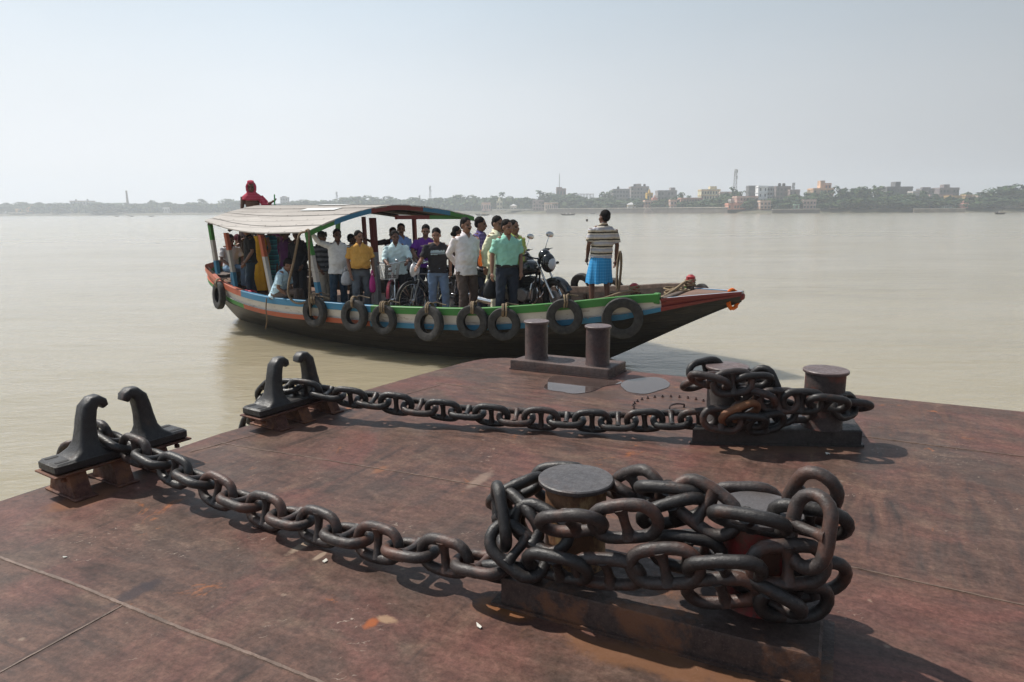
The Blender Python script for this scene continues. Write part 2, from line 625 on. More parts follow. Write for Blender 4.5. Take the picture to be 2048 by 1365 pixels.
M_CAP = rust_black('bitt_cap_steel', (0.062, 0.055, 0.055), (0.13, 0.085, 0.07), 0.56, 0.76, 0.36, 0.55)
M_CAP_B = rust_black('brown_bitt_cap_steel', (0.095, 0.068, 0.066), (0.15, 0.085, 0.07), 0.52, 0.74, 0.42, 0.5)
M_SEAM = P('weld_seam_steel', (0.15, 0.098, 0.074), 0.6, 0.45, 9, 0.4, 60)
M_HULLSIDE = rust_black('pontoon_side_steel', (0.07, 0.045, 0.04), (0.15, 0.07, 0.04), 0.5, 0.65, 0.6, 0.3)


def worn_post(name, paint, rustc, hi_z):
    """post with old paint worn through in patches, rust below"""
    t = NT(name)
    p = t.pos()
    n1 = t.noise(t.mapping(p, (1, 1, 0.6)), 9, 6, 0.65, 0.4)
    n2 = t.noise(p, 40, 5, 0.7)
    cc = t.mix(t.ramp(n1, [(0.42, 0.0), (0.52, 1.0)]), paint, rustc)
    cc = t.mix(t.ramp(t.noise(p, 14, 6, 0.7), [(0.55, 0.0), (0.64, 1.0)]), cc, (0.035, 0.028, 0.026))
    cc = t.mix(0.4, cc, t.mix(1.0, cc, t.ramp(n2, [(0.3, 0.5), (0.7, 1.5)]), 'MULTIPLY'))
    return t.set(cc, 0.62, 0.0, t.bump(n2, 0.5, 0.005), 0.35)


M_POST_OCHRE = worn_post('ochre_worn_post', (0.33, 0.21, 0.105), (0.15, 0.075, 0.04), 0)
M_POST_RED = worn_post('red_worn_post', (0.17, 0.018, 0.017), (0.10, 0.045, 0.030), 0)

# ---- pontoon: deck plate, side, weld seams, manhole
outline_px = [(0, 1003), (85, 975), (220, 935), (360, 895), (440, 868), (570, 830), (700, 790), (800, 761), (880, 739), (915, 729), (950, 721), (975, 717.5), (1005, 716), (1050, 717.5), (1100, 722), (1250, 741), (1560, 775), (2048, 824)]
outline = [at(x, y, DECK) for x, y in outline_px]
far_end = outline[-1] + (outline[-1] - outline[-3]).normalized() * 9
outline.append(far_end)
outline.append(far_end - V * 14)
nl = outline[0] - (outline[3] - outline[0]).normalized() * 9
outline.append(nl)
pont = empty('pontoon', (0, 0, 0), 'rust red steel pontoon deck with weld seams and chains in the foreground', 'pontoon')
db = MB()
n = len(outline)
top = [Vector((p.x, p.y, DECK)) for p in outline]
ctr = sum(top, Vector()) / n
db.add(top, [tuple(range(n - 1, -1, -1))])
dk = db.build('deck_plate', M_DECK, pont, smooth=0)
sb = MB()
for i in range(n):
    a, b = top[i], top[(i + 1) % n]
    prof = [(0, 0), (-0.012, -0.006), (-0.028, -0.03), (-0.03, -0.09), (-0.0, -0.10), (0.0, -1.7)]
    out_ = (b - a).cross(Vector((0, 0, 1))).normalized()
    if out_.dot((a + b) / 2 - ctr) < 0:
        out_ = -out_
    vs = []
    for q in (a, b):
        for dx, dz in prof:
            vs.append(q - out_ * dx + Vector((0, 0, dz)))
    k = len(prof)
    fs = [(j, j + 1, k + j + 1, k + j) for j in range(k - 1)]
    sb.add(vs, fs)
sb.build('side_plate', M_HULLSIDE, pont, smooth=30)


def seam(a, b, w=0.011, h=0.006, seed=0):
    rnd = random.Random(seed)
    a, b = at(*a, DECK), at(*b, DECK)
    L = (b - a).length
    k = max(4, int(L / 0.03))
    side = (b - a).cross(Vector((0, 0, 1))).normalized()
    rings = []
    for i in range(k + 1):
        c = a.lerp(b, i / k) + side * (noise.noise(Vector((i * 0.05, seed, 0))) * 0.012)
        ww, hh = w * rnd.uniform(0.8, 1.25), h * rnd.uniform(0.7, 1.3)
        rings.append([c - side * ww - Vector((0, 0, 0.004)), c - side * ww * 0.6 + Vector((0, 0, hh)), c + side * ww * 0.6 + Vector((0, 0, hh)), c + side * ww - Vector((0, 0, 0.004))])
    MB().loft(rings, True).build('weld_seam', M_SEAM, pont)


seam((-60, 1090), (700, 1388), 0.011, 0.005, 1)
seam((250, 1209), (-20, 1356), 0.007, 0.0028, 2)
seam((1676, 1129), (2090, 1221), 0.007, 0.004, 3)
seam((1722, 873), (2090, 920), 0.007, 0.004, 4)
seam((440, 886), (980, 975), 0.006, 0.003, 5)
seam((872, 766), (1272, 822), 0.006, 0.003, 6)
seam((880, 771), (380, 905), 0.005, 0.003, 7)

# manhole ring: studs round a flush cover, with a bent lifting handle
mc = at(1352, 818, DECK)
mb_ = MB()
mb_.lathe([(0.0, 0.004), (0.36, 0.004), (0.37, 0.0)], 40, Matrix.Translation(mc), caps=False)
mb_.build('manhole_cover', M_DECK, pont)
for i in range(30):
    a = 2 * math.pi * i / 30
    c = mc + Vector((math.cos(a) * 0.345, math.sin(a) * 0.345, 0.004))
    bolts = MB()
    bolts.lathe([(0.012, 0), (0.012, 0.009), (0.007, 0.010), (0.007, 0.022)], 6, Matrix.Translation(c) @ Matrix.Rotation(i * 1.7, 4, 'Z'))
    bolts.build('manhole_bolt', M_POSTBROWN, pont, smooth=20)
hp = mc + Vector((0.01, 0.02, 0))
MB().tube(spline([hp + Vector(q) for q in ((-0.07, -0.05, 0.004), (-0.065, -0.04, 0.03), (-0.02, -0.0, 0.035), (0.03, 0.01, 0.034), (0.06, 0.0, 0.03), (0.062, 0.012, 0.004))], 4), 0.008, 6).build('lifting_handle', M_POSTBROWN, pont)

# ---- puddles and scraps on the deck
def puddle_mat():
    t = NT('rain_water')
    t.b.inputs['IOR'].default_value = 1.33
    n1 = t.noise(t.pos(), 3.0, 2)
    cc = t.ramp(n1, [(0.4, (0.050, 0.034, 0.030)), (0.6, (0.075, 0.05, 0.044))])
    return t.set(cc, 0.015, 0.0, None, 0.85)


M_PUD = puddle_mat()


def puddle(pts, label, seed):
    ring = spline([at(x, y, DECK + 0.004) for x, y in pts], 6, True)
    c = sum(ring, Vector()) / len(ring)
    ring = [c + (p - c) * (1 + 0.14 * noise.noise(p * 6 + Vector((seed, 0, 0)))) for p in ring]
    m = MB()
    k = len(ring)
    inner = [Vector((p.x, p.y, DECK + 0.005)) for p in ring]
    outer = [c + (p - c) * 1.012 for p in ring]
    outer = [Vector((p.x, p.y, DECK + 0.0005)) for p in outer]
    m.add(inner, [tuple(range(k))])
    m.add(inner + outer, [(i, k + i, k + (i + 1) % k, (i + 1) % k) for i in range(k)])
    o = m.build('puddle', M_PUD, smooth=30)
    if o.data.polygons[0].normal.z < 0:
        o.data.flip_normals()
    tag(o, label, 'puddle', 'puddles on the pontoon deck')


puddle([(1090, 766), (1097, 757), (1120, 752), (1180, 757), (1235, 762), (1243, 766), (1215, 772), (1195, 781), (1165, 787), (1125, 786), (1097, 779)], 'puddle reflecting the bollard pair just in front of the farthest double bollard', 1)
puddle([(1241, 768), (1252, 760), (1285, 756), (1320, 757), (1341, 767), (1330, 778), (1295, 787), (1265, 786), (1246, 778)], 'pale round puddle to the right of the reflecting one by the farthest bollards', 2)

M_SCRAP = P('white_scrap_paper', (0.62, 0.6, 0.54), 0.8, 0.15, 30)


def scrap(x, y, s, label, seed, name='paper_scrap', mat=None, cat='scrap'):
    rnd = random.Random(seed)
    c = at(x, y, DECK)
    m = MB()
    k = 7
    lo, hi = [], []
    for i in range(k):
        a = 2 * math.pi * i / k
        r = s * rnd.uniform(0.6, 1.1)
        q = Vector((math.cos(a) * r * 1.5, math.sin(a) * r * 0.8, 0))
        z = rnd.uniform(0.002, 0.012)
        lo.append(q + Vector((0, 0, z - 0.0015)))
        hi.append(q + Vector((0, 0, z + 0.001)))
    m.loft([lo, hi])
    o = m.build(name, mat or M_SCRAP, smooth=20)
    o.location = c
    o.rotation_euler.z = rnd.uniform(0, 3)
    tag(o, label, cat, 'white scraps littering the deck')


scrap(650, 1124, 0.013, 'small white paper scrap on deck below the near chain', 1)
scrap(958, 1255, 0.012, 'white scrap on deck left of the nearest bollard base', 2)
scrap(1655, 909, 0.017, 'white paper scrap in front of the middle chained bollard base', 3)
scrap(131, 1116, 0.007, 'tiny white scrap near the weld seam at far left', 4)

# ---- double bollards
def bitt(name_label, posts, cap_r, post_r, base_px, base_h, mats, cap_th=0.022, flange=None, hint=None):
    """posts: [(x, y of cap centre, x, y of foot centre)], base_px: four deck-level corners"""
    corners = [at(x, y, DECK) for x, y in base_px]
    c = sum(corners, Vector()) / 4
    root = empty('double_bollard', c, name_label, 'bollard', 'double bollards on the pontoon')
    inv = root.matrix_world.inverted()
    tl = [inv @ p for p in corners]
    m = MB()
    b = 0.008
    ctr_ = Vector((0, 0, 0))
    rings = []
    for z, s in ((0.0, 0), (base_h - b, 0), (base_h, -b)):
        rings.append([p + (p.normalized() * s * 1.4) + Vector((0, 0, z)) for p in tl])
    m.loft(rings)
    m.build('base', mats['base'], root, smooth=30)
    if flange:
        fl = MB()
        fl.loft([[p * (1 + flange / p.length) + Vector((0, 0, z)) for p in tl] for z in (0.0005, 0.014)], True)
        fl.build('base_flange', mats['flange'], root, smooth=30)
    for i, (bx, by, H_) in enumerate(posts):
        foot = inv @ at(bx, by, DECK + base_h)
        h0 = base_h
        pm = MB()
        T = Matrix.Translation((foot.x, foot.y, 0))
        pm.lathe([(post_r * 1.05, h0 - 0.002), (post_r * 1.03, h0 + 0.008), (post_r, h0 + 0.016), (post_r, (h0 + H_) / 2), (post_r, H_ - cap_th)], 40, T)
        pm.build('post', mats['post'][i], root)
        cm = MB()
        cm.lathe([(post_r * 0.98, H_ - cap_th), (cap_r - 0.004, H_ - cap_th), (cap_r, H_ - cap_th + 0.005), (cap_r, H_ - 0.005), (cap_r - 0.005, H_), (cap_r * 0.5, H_ + 0.001), (0.001, H_ + 0.0015)], 48, T)
        cm.build('cap', mats['cap'], root)
    return root


bitt('nearest double bollard buried under a heap of heavy chain',
     [(1150, 1120, 0.50), (1510, 1198, 0.50)], 0.158, 0.128,
     [(1003, 1212), (1637, 1384), (1645, 1249), (1083, 1119)], 0.125,
     dict(base=M_BITTBASE, post=[M_POST_OCHRE, M_POST_RED], cap=M_CAP, flange=M_BITTBASE), flange=0.045)
bitt('middle double bollard on black base with chain wrapped round both posts',
     [(1449, 842, 0.52), (1643, 852, 0.52)], 0.148, 0.130,
     [(1384, 889), (1722, 894), (1690, 843), (1420, 838)], 0.115,
     dict(base=M_BASE_BLACK, post=[M_POSTBLACK, M_POSTRED2], cap=M_CAP_B, flange=M_BASE_BLACK), flange=0.02)
bitt('farthest double bollard with bare brown posts beside the puddle',
     [(1073, 716, 0.49), (1195, 729, 0.49)], 0.132, 0.118,
     [(1021, 739), (1215, 760), (1251, 742), (1064, 725)], 0.10,
     dict(base=M_BASE_BROWN, post=[M_POSTBROWN, M_POSTBROWN], cap=M_CAP_B, flange=M_BASE_BROWN), flange=0.012)

# ================================================================== THE FAR BANK
YB = [(-900, 880), (400, 850), (700, 760), (1000, 640), (1250, 540), (1500, 450), (1700, 425), (3000, 415)]


def ybank(px_):
    for (a, va), (b, vb) in zip(YB, YB[1:]):
        if px_ <= b:
            return va + (vb - va) * max(0, (px_ - a)) / (b - a)
    return YB[-1][1]


LAND = 2.4


def bpt(px_, py_, off=0.0):
    return aty(px_, py_, ybank(px_) + off)


M_BANK = P('river_bank_earth', (.16, .13, .09), .95, .4, .2, .3, 2, c2=(.06, .07, .04))
bk = MB()
rows_ = []
for px_ in range(-900, 3001, 60):
    y = ybank(px_)
    x = bpt(px_, 430).x
    sx = x / y
    jit = 3 * noise.noise(Vector((px_ * .01, 0, 0)))
    rows_.append([Vector((sx * (y + jit), y + jit, -.3)), Vector((sx * (y + jit + 4), y + jit + 4, .9)), Vector((sx * (y + 12), y + 12, LAND)), Vector((sx * (y + 120), y + 120, LAND + 1)), Vector((sx * (y + 330), y + 330, LAND + 2))])
bk.loft(rows_, False, 0, False)
o = bk.build('far_bank', M_BANK, None, 40)
if o.data.polygons[0].normal.z < 0:
    o.data.flip_normals()
tag(o, 'low earthen river bank running along the far shore', kind='structure')

# ---- trees
FOL = [P('dark_foliage', (.020, .050, .014), .85, .35, .6, 0, 1), P('mid_foliage', (.034, .074, .020), .85, .35, .6, 0, 1), P('pale_foliage', (.070, .105, .030), .85, .35, .6, 0, 1)]
M_BARK = P('tree_bark', (.11, .085, .06), .9, .3, 2, .3, 8)


def crown_mesh(seed, kind):
    """leaf sprays spread through several lobes of a crown one unit tall and one unit wide"""
    rnd = random.Random(seed)
    m = MB()
    lobes = []
    if kind == 'round':
        for i in range(12):
            a = rnd.uniform(0, 6.28)
            r = rnd.uniform(.05, .31)
            lobes.append((Vector((math.cos(a) * r, math.sin(a) * r, rnd.uniform(.20, .80))), rnd.uniform(.16, .25)))
        lobes.append((Vector((0, 0, .82)), .16))
    elif kind == 'tall':
        for i in range(9):
            a = rnd.uniform(0, 6.28)
            z = .16 + .095 * i
            r = rnd.uniform(.04, .24) * (1.1 - .6 * abs(z - .5))
            lobes.append((Vector((math.cos(a) * r, math.sin(a) * r, z)), rnd.uniform(.11, .20)))
    else:                                               # spreading
        for i in range(14):
            a = rnd.uniform(0, 6.28)
            r = rnd.uniform(.12, .36)
            lobes.append((Vector((math.cos(a) * r, math.sin(a) * r, rnd.uniform(.25, .82) - r * .3)), rnd.uniform(.13, .21)))
    vs, fs, ms = [], [], []
    for c, r in lobes:
        tone = rnd.choice((0, 0, 1, 1, 2))
        k = int(46 * (r / .18) ** 2)
        for i in range(k):
            d = Vector((rnd.gauss(0, 1), rnd.gauss(0, 1), rnd.gauss(0, 1) + .25)).normalized()
            p = c + Vector((d.x * r, d.y * r, d.z * r * .85)) * rnd.uniform(.60, 1.08)
            s = rnd.uniform(.042, .085)
            t1 = Vector((rnd.gauss(0, 1), rnd.gauss(0, 1), rnd.gauss(0, .6)))
            t1 = (t1 - d * t1.dot(d) * .6).normalized() * s
            t2 = d.cross(t1).normalized() * s * rnd.uniform(.5, 1)
            j = len(vs)
            vs += [p - t1, p + t2 * .8, p + t1, p - t2 * .8]
            fs.append((j, j + 1, j + 2, j + 3))
            ms.append(min(2, max(0, tone + rnd.choice((-1, 0, 0, 1)))))
    m.v, m.f, m.m = vs, fs, ms
    return m.mesh('crown', FOL, 0)


CROWNS = {k: [crown_mesh(i * 7 + len(k), k) for i in range(5)] for k in ('round', 'tall', 'wide')}


def trunk_mesh(seed):
    rnd = random.Random(seed)
    m = MB()
    m.tube([(0, 0, -.03), (.01, .0, .2), (rnd.uniform(-.03, .03), .01, .45), (rnd.uniform(-.05, .05), 0, .62)], [.030, .022, .018, .010], 7)
    for i in range(4):
        a = rnd.uniform(0, 6.28)
        z = rnd.uniform(.25, .42)
        m.tube([(0, 0, z), (math.cos(a) * .1, math.sin(a) * .1, z + .12), (math.cos(a) * .2, math.sin(a) * .2, z + .22)], [.013, .010, .005], 5)
    return m.mesh('trunk', M_BARK, 60)


TRUNKS = [trunk_mesh(i) for i in range(4)]


def palm_meshes(seed):
    rnd = random.Random(seed)
    m = MB()
    vs, fs, ms = [], [], []
    for i in range(22):
        a = 2 * math.pi * i / 22 + rnd.uniform(-.1, .1)
        el_ = rnd.uniform(-.5, 1.6)
        d = Vector((math.cos(a), math.sin(a), 0))
        L = rnd.uniform(.15, .21)
        pts = [Vector((0, 0, .82)) + d * (L * t) + Vector((0, 0, L * (el_ * t - (.55 + .5 * el_) * t * t))) for t in (0, .3, .6, .85, 1)]
        sd = Vector((-d.y, d.x, 0))
        for k in range(4):
            w0, w1 = (.012, .03, .034, .022, .004)[k], (.012, .03, .034, .022, .004)[k + 1]
            for s in (-1, 1):
                j = len(vs)
                vs += [pts[k], pts[k + 1], pts[k + 1] + sd * s * w1 - Vector((0, 0, w1 * .8)), pts[k] + sd * s * w0 - Vector((0, 0, w0 * .8))]
                fs.append((j, j + 1, j + 2, j + 3))
                ms.append(rnd.choice((0, 1, 1)))
    m.v, m.f, m.m = vs, fs, ms
    c = m.mesh('fronds', FOL, 0)
    m = MB()
    m.tube([(0, 0, -.02), (.012, 0, .3), (.008, 0, .6), (0, 0, .83)], [.024, .018, .016, .016], 7)
    return c, m.mesh('trunk', M_BARK, 60)


PALMS = [palm_meshes(i) for i in range(3)]
_tn = [0]


def child(name, me, root):
    o = bpy.data.objects.new(name, me)
    col.objects.link(o)
    o.parent = root
    return o


def tree(px_, top, wpx, kind='round', off=25.0, label='', name=None, base=None):
    y = ybank(px_) + off
    p = aty(px_, top, y)
    z0 = LAND if base is None else base
    h = max(3.0, p.z - z0)
    w = wpx / F * y * 1.0
    _tn[0] += 1
    rnd = random.Random(_tn[0] * 13 + int(px_))
    if kind == 'palm':
        root = empty('palm_tree', Matrix.Translation((p.x, y, z0)) @ Matrix.Rotation(rnd.uniform(0, 6), 4, 'Z') @ Matrix.Diagonal((h, h, h, 1)), label, 'palm tree', 'trees along the far bank')
        c, t = PALMS[_tn[0] % 3]
        child('fronds', c, root)
        child('trunk', t, root)
    else:
        root = empty('broadleaf_tree', Matrix.Translation((p.x, y, z0)) @ Matrix.Rotation(rnd.uniform(0, 6), 4, 'Z') @ Matrix.Diagonal((w * 1.7, w * 1.7, h * 1.10, 1)), label, 'tree', 'trees along the far bank')
        child('crown', CROWNS[kind][_tn[0] % 5], root)
        child('trunk', TRUNKS[_tn[0] % 4], root)
    return root


# ---- buildings
def wall_paint(name, c):
    return P(name, c, .85, .30, .35, .1, 3)


M_WIN = P('dark_window_opening', (.10, .10, .10), .4, .3, 2)
M_CONC = wall_paint('grey_concrete', (.30, .285, .27))


def building(x0, x1, top, c, floors, cols, label, off=30.0, roof=None, tank=None, base_y=None, stair=None, skel=False, cat='building', bands=True, name='building', winw=.5, wall_name=None, depth=None):
    """a block whose front spans x0..x1 and reaches up to `top` in the photograph"""
    y = ybank((x0 + x1) / 2) + off
    a, b = aty(x0, top, y), aty(x1, top, y)
    z0 = LAND if base_y is None else aty((x0 + x1) / 2, base_y, y).z
    W, H_ = b.x - a.x, (a.z + b.z) / 2 - z0
    D_ = depth or max(6.0, min(14.0, W * .7))
    rnd = random.Random(int(x0 * 7 + top))
    root = empty(name, ((a.x + b.x) / 2, y, z0), label, cat, 'buildings along the far bank')
    mt = wall_paint(wall_name or 'wall_%d_%d_%d' % tuple(int(v * 100) for v in c), c)
    m = MB()
    if not skel:
        m.box((0, D_ / 2, H_ / 2), (W, D_, H_))
        m.build('wall', mt, root, 0)
    else:
        for i in range(cols + 1):
            for k in (0, 1):
                m.box((-W / 2 + W * i / cols, k * D_, H_ / 2), (.45, .45, H_))
        m.build('columns', M_CONC, root, 0)
    fh = H_ / max(1, floors)
    sl = MB()
    for f in range(1, floors + 1):
        if bands or f == floors or skel:
            sl.box((0, D_ / 2 - .05, f * fh - .12), (W + .7, D_ + .9, .26))
    sl.build('floor_slabs' if floors > 1 else 'roof_slab', M_CONC if skel else wall_paint('slab_%d' % int(c[0] * 100), tuple(min(.8, v * 1.15) for v in c)), root, 0)
    if not skel:
        pr = MB()
        t = .18
        for cx_, cy_, sx_, sy_ in ((0, .1, W + .1, t), (0, D_ - .1, W + .1, t), (-W / 2 + .1, D_ / 2, t, D_ - .5), (W / 2 - .1, D_ / 2, t, D_ - .5)):
            pr.box((cx_, cy_, H_ + .42), (sx_, sy_, .84))
        pr.build('parapet', mt, root, 0)
        n_ = 0
        for f in range(floors):
            for i in range(cols):
                if rnd.random() < .12 or n_ >= 40:
                    continue
                n_ += 1
                cw = W / cols
                ww = cw * winw * rnd.uniform(.85, 1.1)
                wh = fh * .48
                wm_ = MB()
                wm_.box((-W / 2 + cw * (i + .5), -.02, f * fh + fh * .5), (ww, .10, wh))
                wo = wm_.build('window', M_WIN, root, 0)
    if stair:
        s0, s1, sh = stair
        q = MB()
        q.box((-W / 2 + W * (s0 + s1) / 2, D_ * .5, H_ + sh / 2 + .01), (W * (s1 - s0), D_ * .5, sh))
        q.build('stair_tower', mt, root, 0)
    if tank:
        for t_ in tank:
            q = MB()
            q.lathe([(1.0, 0), (1.05, .3), (1.05, 1.6), (.5, 2.0), (.05, 2.1)], 12, Matrix.Translation((-W / 2 + W * t_, D_ * .4, H_ + .9)))
            for dx in (-.6, .6):
                q.box((-W / 2 + W * t_ + dx, D_ * .4, H_ + .5), (.25, .25, 1.0))
            q.build('water_tank', P('black_tank', (.05, .05, .055), .6, .2, 2), root, 40)
    if roof == 'gable':
        q = MB()
        q.loft([[Vector((x, -.4, H_)), Vector((x, D_ / 2, H_ + W * .16)), Vector((x, D_ + .4, H_)), Vector((x, D_ + .4, H_ - .15)), Vector((x, -.4, H_ - .15))] for x in (-W / 2 - .4, W / 2 + .4)], True)
        q.build('roof', P('tin_roof', (.42, .41, .40), .5, .2, 1), root, 0)
    elif roof == 'spire':
        q = MB()
        q.lathe([(W * .26, 0), (W * .24, W * .2), (W * .15, W * .5), (W * .04, W * .72), (.02, W * .85)], 10, Matrix.Translation((0, D_ / 2, H_ + .3)))
        q.build('spire', mt, root, 40)
    elif roof == 'pyramid':
        q = MB()
        q.loft([[Vector((x, D_ / 2 + yy, H_ + .85)) for x, yy in ((-W / 2 - .5, -D_ / 2 - .5), (W / 2 + .5, -D_ / 2 - .5), (W / 2 + .5, D_ / 2 + .5), (-W / 2 - .5, D_ / 2 + .5))], [Vector((x, D_ / 2 + yy, H_ + .85 + W * .3)) for x, yy in ((-.3, -.3), (.3, -.3), (.3, .3), (-.3, .3))]], True)
        q.build('roof', P('white_roof', (.62, .60, .58), .6, .2, 1), root, 0)
    return root


GREY, PINK, CREAM, WHITE, SALMON, OCHRE = (.27, .25, .235), (.44, .27, .235), (.58, .54, .40), (.68, .67, .66), (.56, .27, .20), (.45, .30, .12)
building(16, 50, 426, (.50, .44, .36), 1, 4, 'low pale shed on the hazy far left bank right at the water', 6)
building(30, 38, 419, OCHRE, 2, 2, 'small ochre house at far left of the hazy bank', 14)
building(51, 61, 411, (.62, .36, .16), 3, 2, 'tall narrow orange house on the far left bank', 20)
building(139, 178, 403, (.62, .60, .58), 3, 6, 'broad white block rising over trees on the hazy left bank', 60, tank=(.2, .8))
building(325, 338, 416, WHITE, 1, 3, 'small white hut low among trees right of the brick chimney', 14)
building(441, 456, 408, (.60, .56, .54), 2, 3, 'pale house among hazy trees just left of the helmsman', 30)
building(560, 575, 396, (.42, .40, .39), 4, 3, 'grey tower block behind the green stick of the helmsman', 60, stair=(.2, .7, 2))
building(963, 981, 407, (.62, .44, .40), 1, 4, 'pink pavilion on the bank just left of the bollard-high palms', 10, name='pavilion')
building(993, 1005, 404, CREAM, 2, 2, 'cream shrine with small spire under the tall leftmost palm', 14, roof='spire', name='shrine')
building(1021, 1033, 414, (.60, .54, .50), 1, 2, 'little pavilion with white pointed roof at the water edge', 6, roof='pyramid', name='pavilion')
building(984, 1076, 420, (.58, .56, .53), 1, 12, 'long low white ghat wall below the palms', 4, bands=False, name='ghat_wall', cat='wall', winw=.1, depth=3)
building(1066, 1088, 402, (.36, .29, .28), 3, 4, 'greyish pink house beside the white columned hall', 12)
building(1090, 1116, 407, (.62, .50, .44), 1, 6, 'white columned hall at the left end of the embankment wall', 8, winw=.35)
building(1113, 1132, 379, (.33, .22, .19), 3, 3, 'reddish block carrying a thin mast above the trees', 70, stair=(.0, .6, 2))
building(1152, 1187, 388, GREY, 3, 6, 'unfinished concrete frame building over the trees', 70, skel=True)
building(1227, 1263, 380, (.30, .28, .265), 5, 6, 'grey five storey block, lower left wing of the big pair', 60, tank=(.3,))
building(1262, 1298, 375, (.33, .31, .29), 6, 6, 'grey six storey block, taller right wing of the big pair', 66, tank=(.25, .8), stair=(.3, .6, 3))
building(1294, 1306, 388, (.66, .42, .06), 2, 2, 'bright yellow temple house right of the big grey blocks', 40, roof='spire', name='temple')
building(1290, 1319, 403, (.60, .34, .25), 2, 5, 'peach temple with spire at the embankment wall', 14, name='temple')
building(1306, 1315, 398, SALMON, 2, 2, 'salmon temple tower rising from the peach temple', 18, roof='spire', name='temple')
building(1316, 1354, 383, (.30, .27, .26), 4, 6, 'grey block with pillars on its roof terrace', 60, tank=(.85,), stair=(.7, .95, 3))
building(1256, 1271, 412, (.66, .66, .66), 1, 2, 'small white peaked shelter on the embankment', 6, roof='pyramid', name='shelter')
building(1341, 1354, 402, (.62, .44, .40), 2, 2, 'pink and white cottage on the embankment', 12)
building(1362, 1405, 398, (.46, .26, .20), 3, 8, 'long brick pink house behind the embankment', 22)
building(1403, 1441, 381, (.62, .58, .40), 4, 7, 'cream yellow apartment block left of the lattice tower', 50, stair=(.5, .85, 3))
building(1440, 1482, 386, (.56, .52, .44), 3, 7, 'wide cream block right behind the lattice tower', 60)
building(1457, 1490, 409, SALMON, 1, 6, 'salmon bathing house with rounded river front', 4, name='bathing_house', depth=8)
building(1462, 1478, 401, (.44, .40, .38), 1, 3, 'small grey upper room on the salmon bathing house', 12)
building(1474, 1517, 395, (.50, .31, .26), 3, 7, 'dusty pink mansion behind the salmon bathing house', 16)
building(1498, 1518, 374, (.17, .165, .165), 5, 3, 'dark grey high block next to the white house', 50)
building(1517, 1536, 374, (.88, .88, .87), 4, 2, 'bright white tall house front', 44, winw=.3)
building(1535, 1551, 375, (.50, .53, .57), 5, 3, 'bluish balconied side block of the white house', 48, winw=.75)
building(1553, 1582, 375, (.23, .19, .18), 5, 4, 'brown grey round cornered block right of the white house', 46, tank=(.3, .6))
building(1580, 1600, 382, (.38, .28, .25), 4, 3, 'dusty red house under the small lattice mast', 44)
building(1521, 1542, 404, (.60, .40, .31), 2, 3, 'small peach house on the bank', 10)
building(1588, 1599, 411, (.42, .60, .46), 1, 1, 'tiny pale green hut near the moored dark boats', 6)
building(1607, 1633, 402, (.58, .40, .38), 2, 4, 'pink and white house behind the moored dark boats', 14)
building(1627, 1668, 379, (.62, .42, .29), 4, 6, 'peach apartment block with stepped orange roof towers', 55, stair=(.4, .62, 6))
building(1650, 1663, 369, (.60, .30, .20), 1, 2, 'orange roof tower topping the peach apartment block', 58, base_y=379)
building(1660, 1677, 412, (.40, .33, .29), 1, 2, 'low tan hut left of the palm grove', 8)
building(1775, 1826, 376, (.15, .145, .145), 4, 8, 'dark grey long block with central stair tower', 60, stair=(.4, .6, 4.2))
building(1843, 1869, 380, (.25, .23, .23), 4, 4, 'grey block with roof columns right of the dark long block', 60, stair=(.2, .8, 1.8))
building(1826, 1856, 385, (.50, .48, .46), 3, 5, 'pale flat roofed house between the two dark blocks', 52)
building(1880, 1919, 378, (.26, .22, .22), 4, 6, 'brownish block with roof room near the right edge', 60, stair=(.3, .6, 3))
building(1860, 1905, 392, (.42, .28, .25), 3, 8, 'long dusty pink house low at right', 40)
building(1898, 1924, 394, OCHRE, 2, 4, 'yellow ochre house at right', 34)
building(1932, 1956, 392, (.46, .33, .16), 3, 4, 'ochre house beside the big dark trees', 40)
building(1932, 1955, 402, (.60, .40, .30), 2, 4, 'peach low house under the ochre one', 28)
building(1956, 1974, 394, (.40, .32, .24), 3, 3, 'tan house front partly covered by the big dark trees', 34)
building(1928, 1937, 409, (.60, .30, .26), 1, 1, 'tiny red and white shrine at the water', 6, roof='spire', name='shrine')
building(1880, 1912, 412, (.36, .50, .44), 1, 7, 'long pale green shed on the bank at right', 10)
building(2010, 2060, 414, (.34, .31, .28), 2, 6, 'grey low house at the right edge of the bank', 8)

# ---- embankment wall, masts, chimney
def wallrun(x0, x1, top, label, c, off=0.0):
    m = MB()
    rings = []
    n_ = 12
    zt = bpt((x0 + x1) / 2, top, off).z
    for i in range(n_ + 1):
        px_ = x0 + (x1 - x0) * i / n_
        p = bpt(px_, 424, off)
        rings.append([Vector((p.x, p.y, -.3)), Vector((p.x, p.y + .4, zt - .35)), Vector((p.x, p.y - .15, zt - .35)), Vector((p.x, p.y - .15, zt)), Vector((p.x, p.y + 1.2, zt)), Vector((p.x, p.y + 1.2, -.3))])
    m.loft(rings, True)
    wo = m.build('embankment_wall', wall_paint('embank_%d' % int(c[0] * 100), c), None, 20)
    cp = MB()
    cp.loft([[r[3] + Vector((0, -.25, .02)), r[4] + Vector((0, .2, .02)), r[4] + Vector((0, .2, .42)), r[3] + Vector((0, -.25, .42))][::-1] for r in rings], True)
    cp.build('coping', wall_paint('pale_coping', (.52, .47, .41)), wo, 20)
    return tag(wo, label, 'wall', 'embankment walls of the far bank')


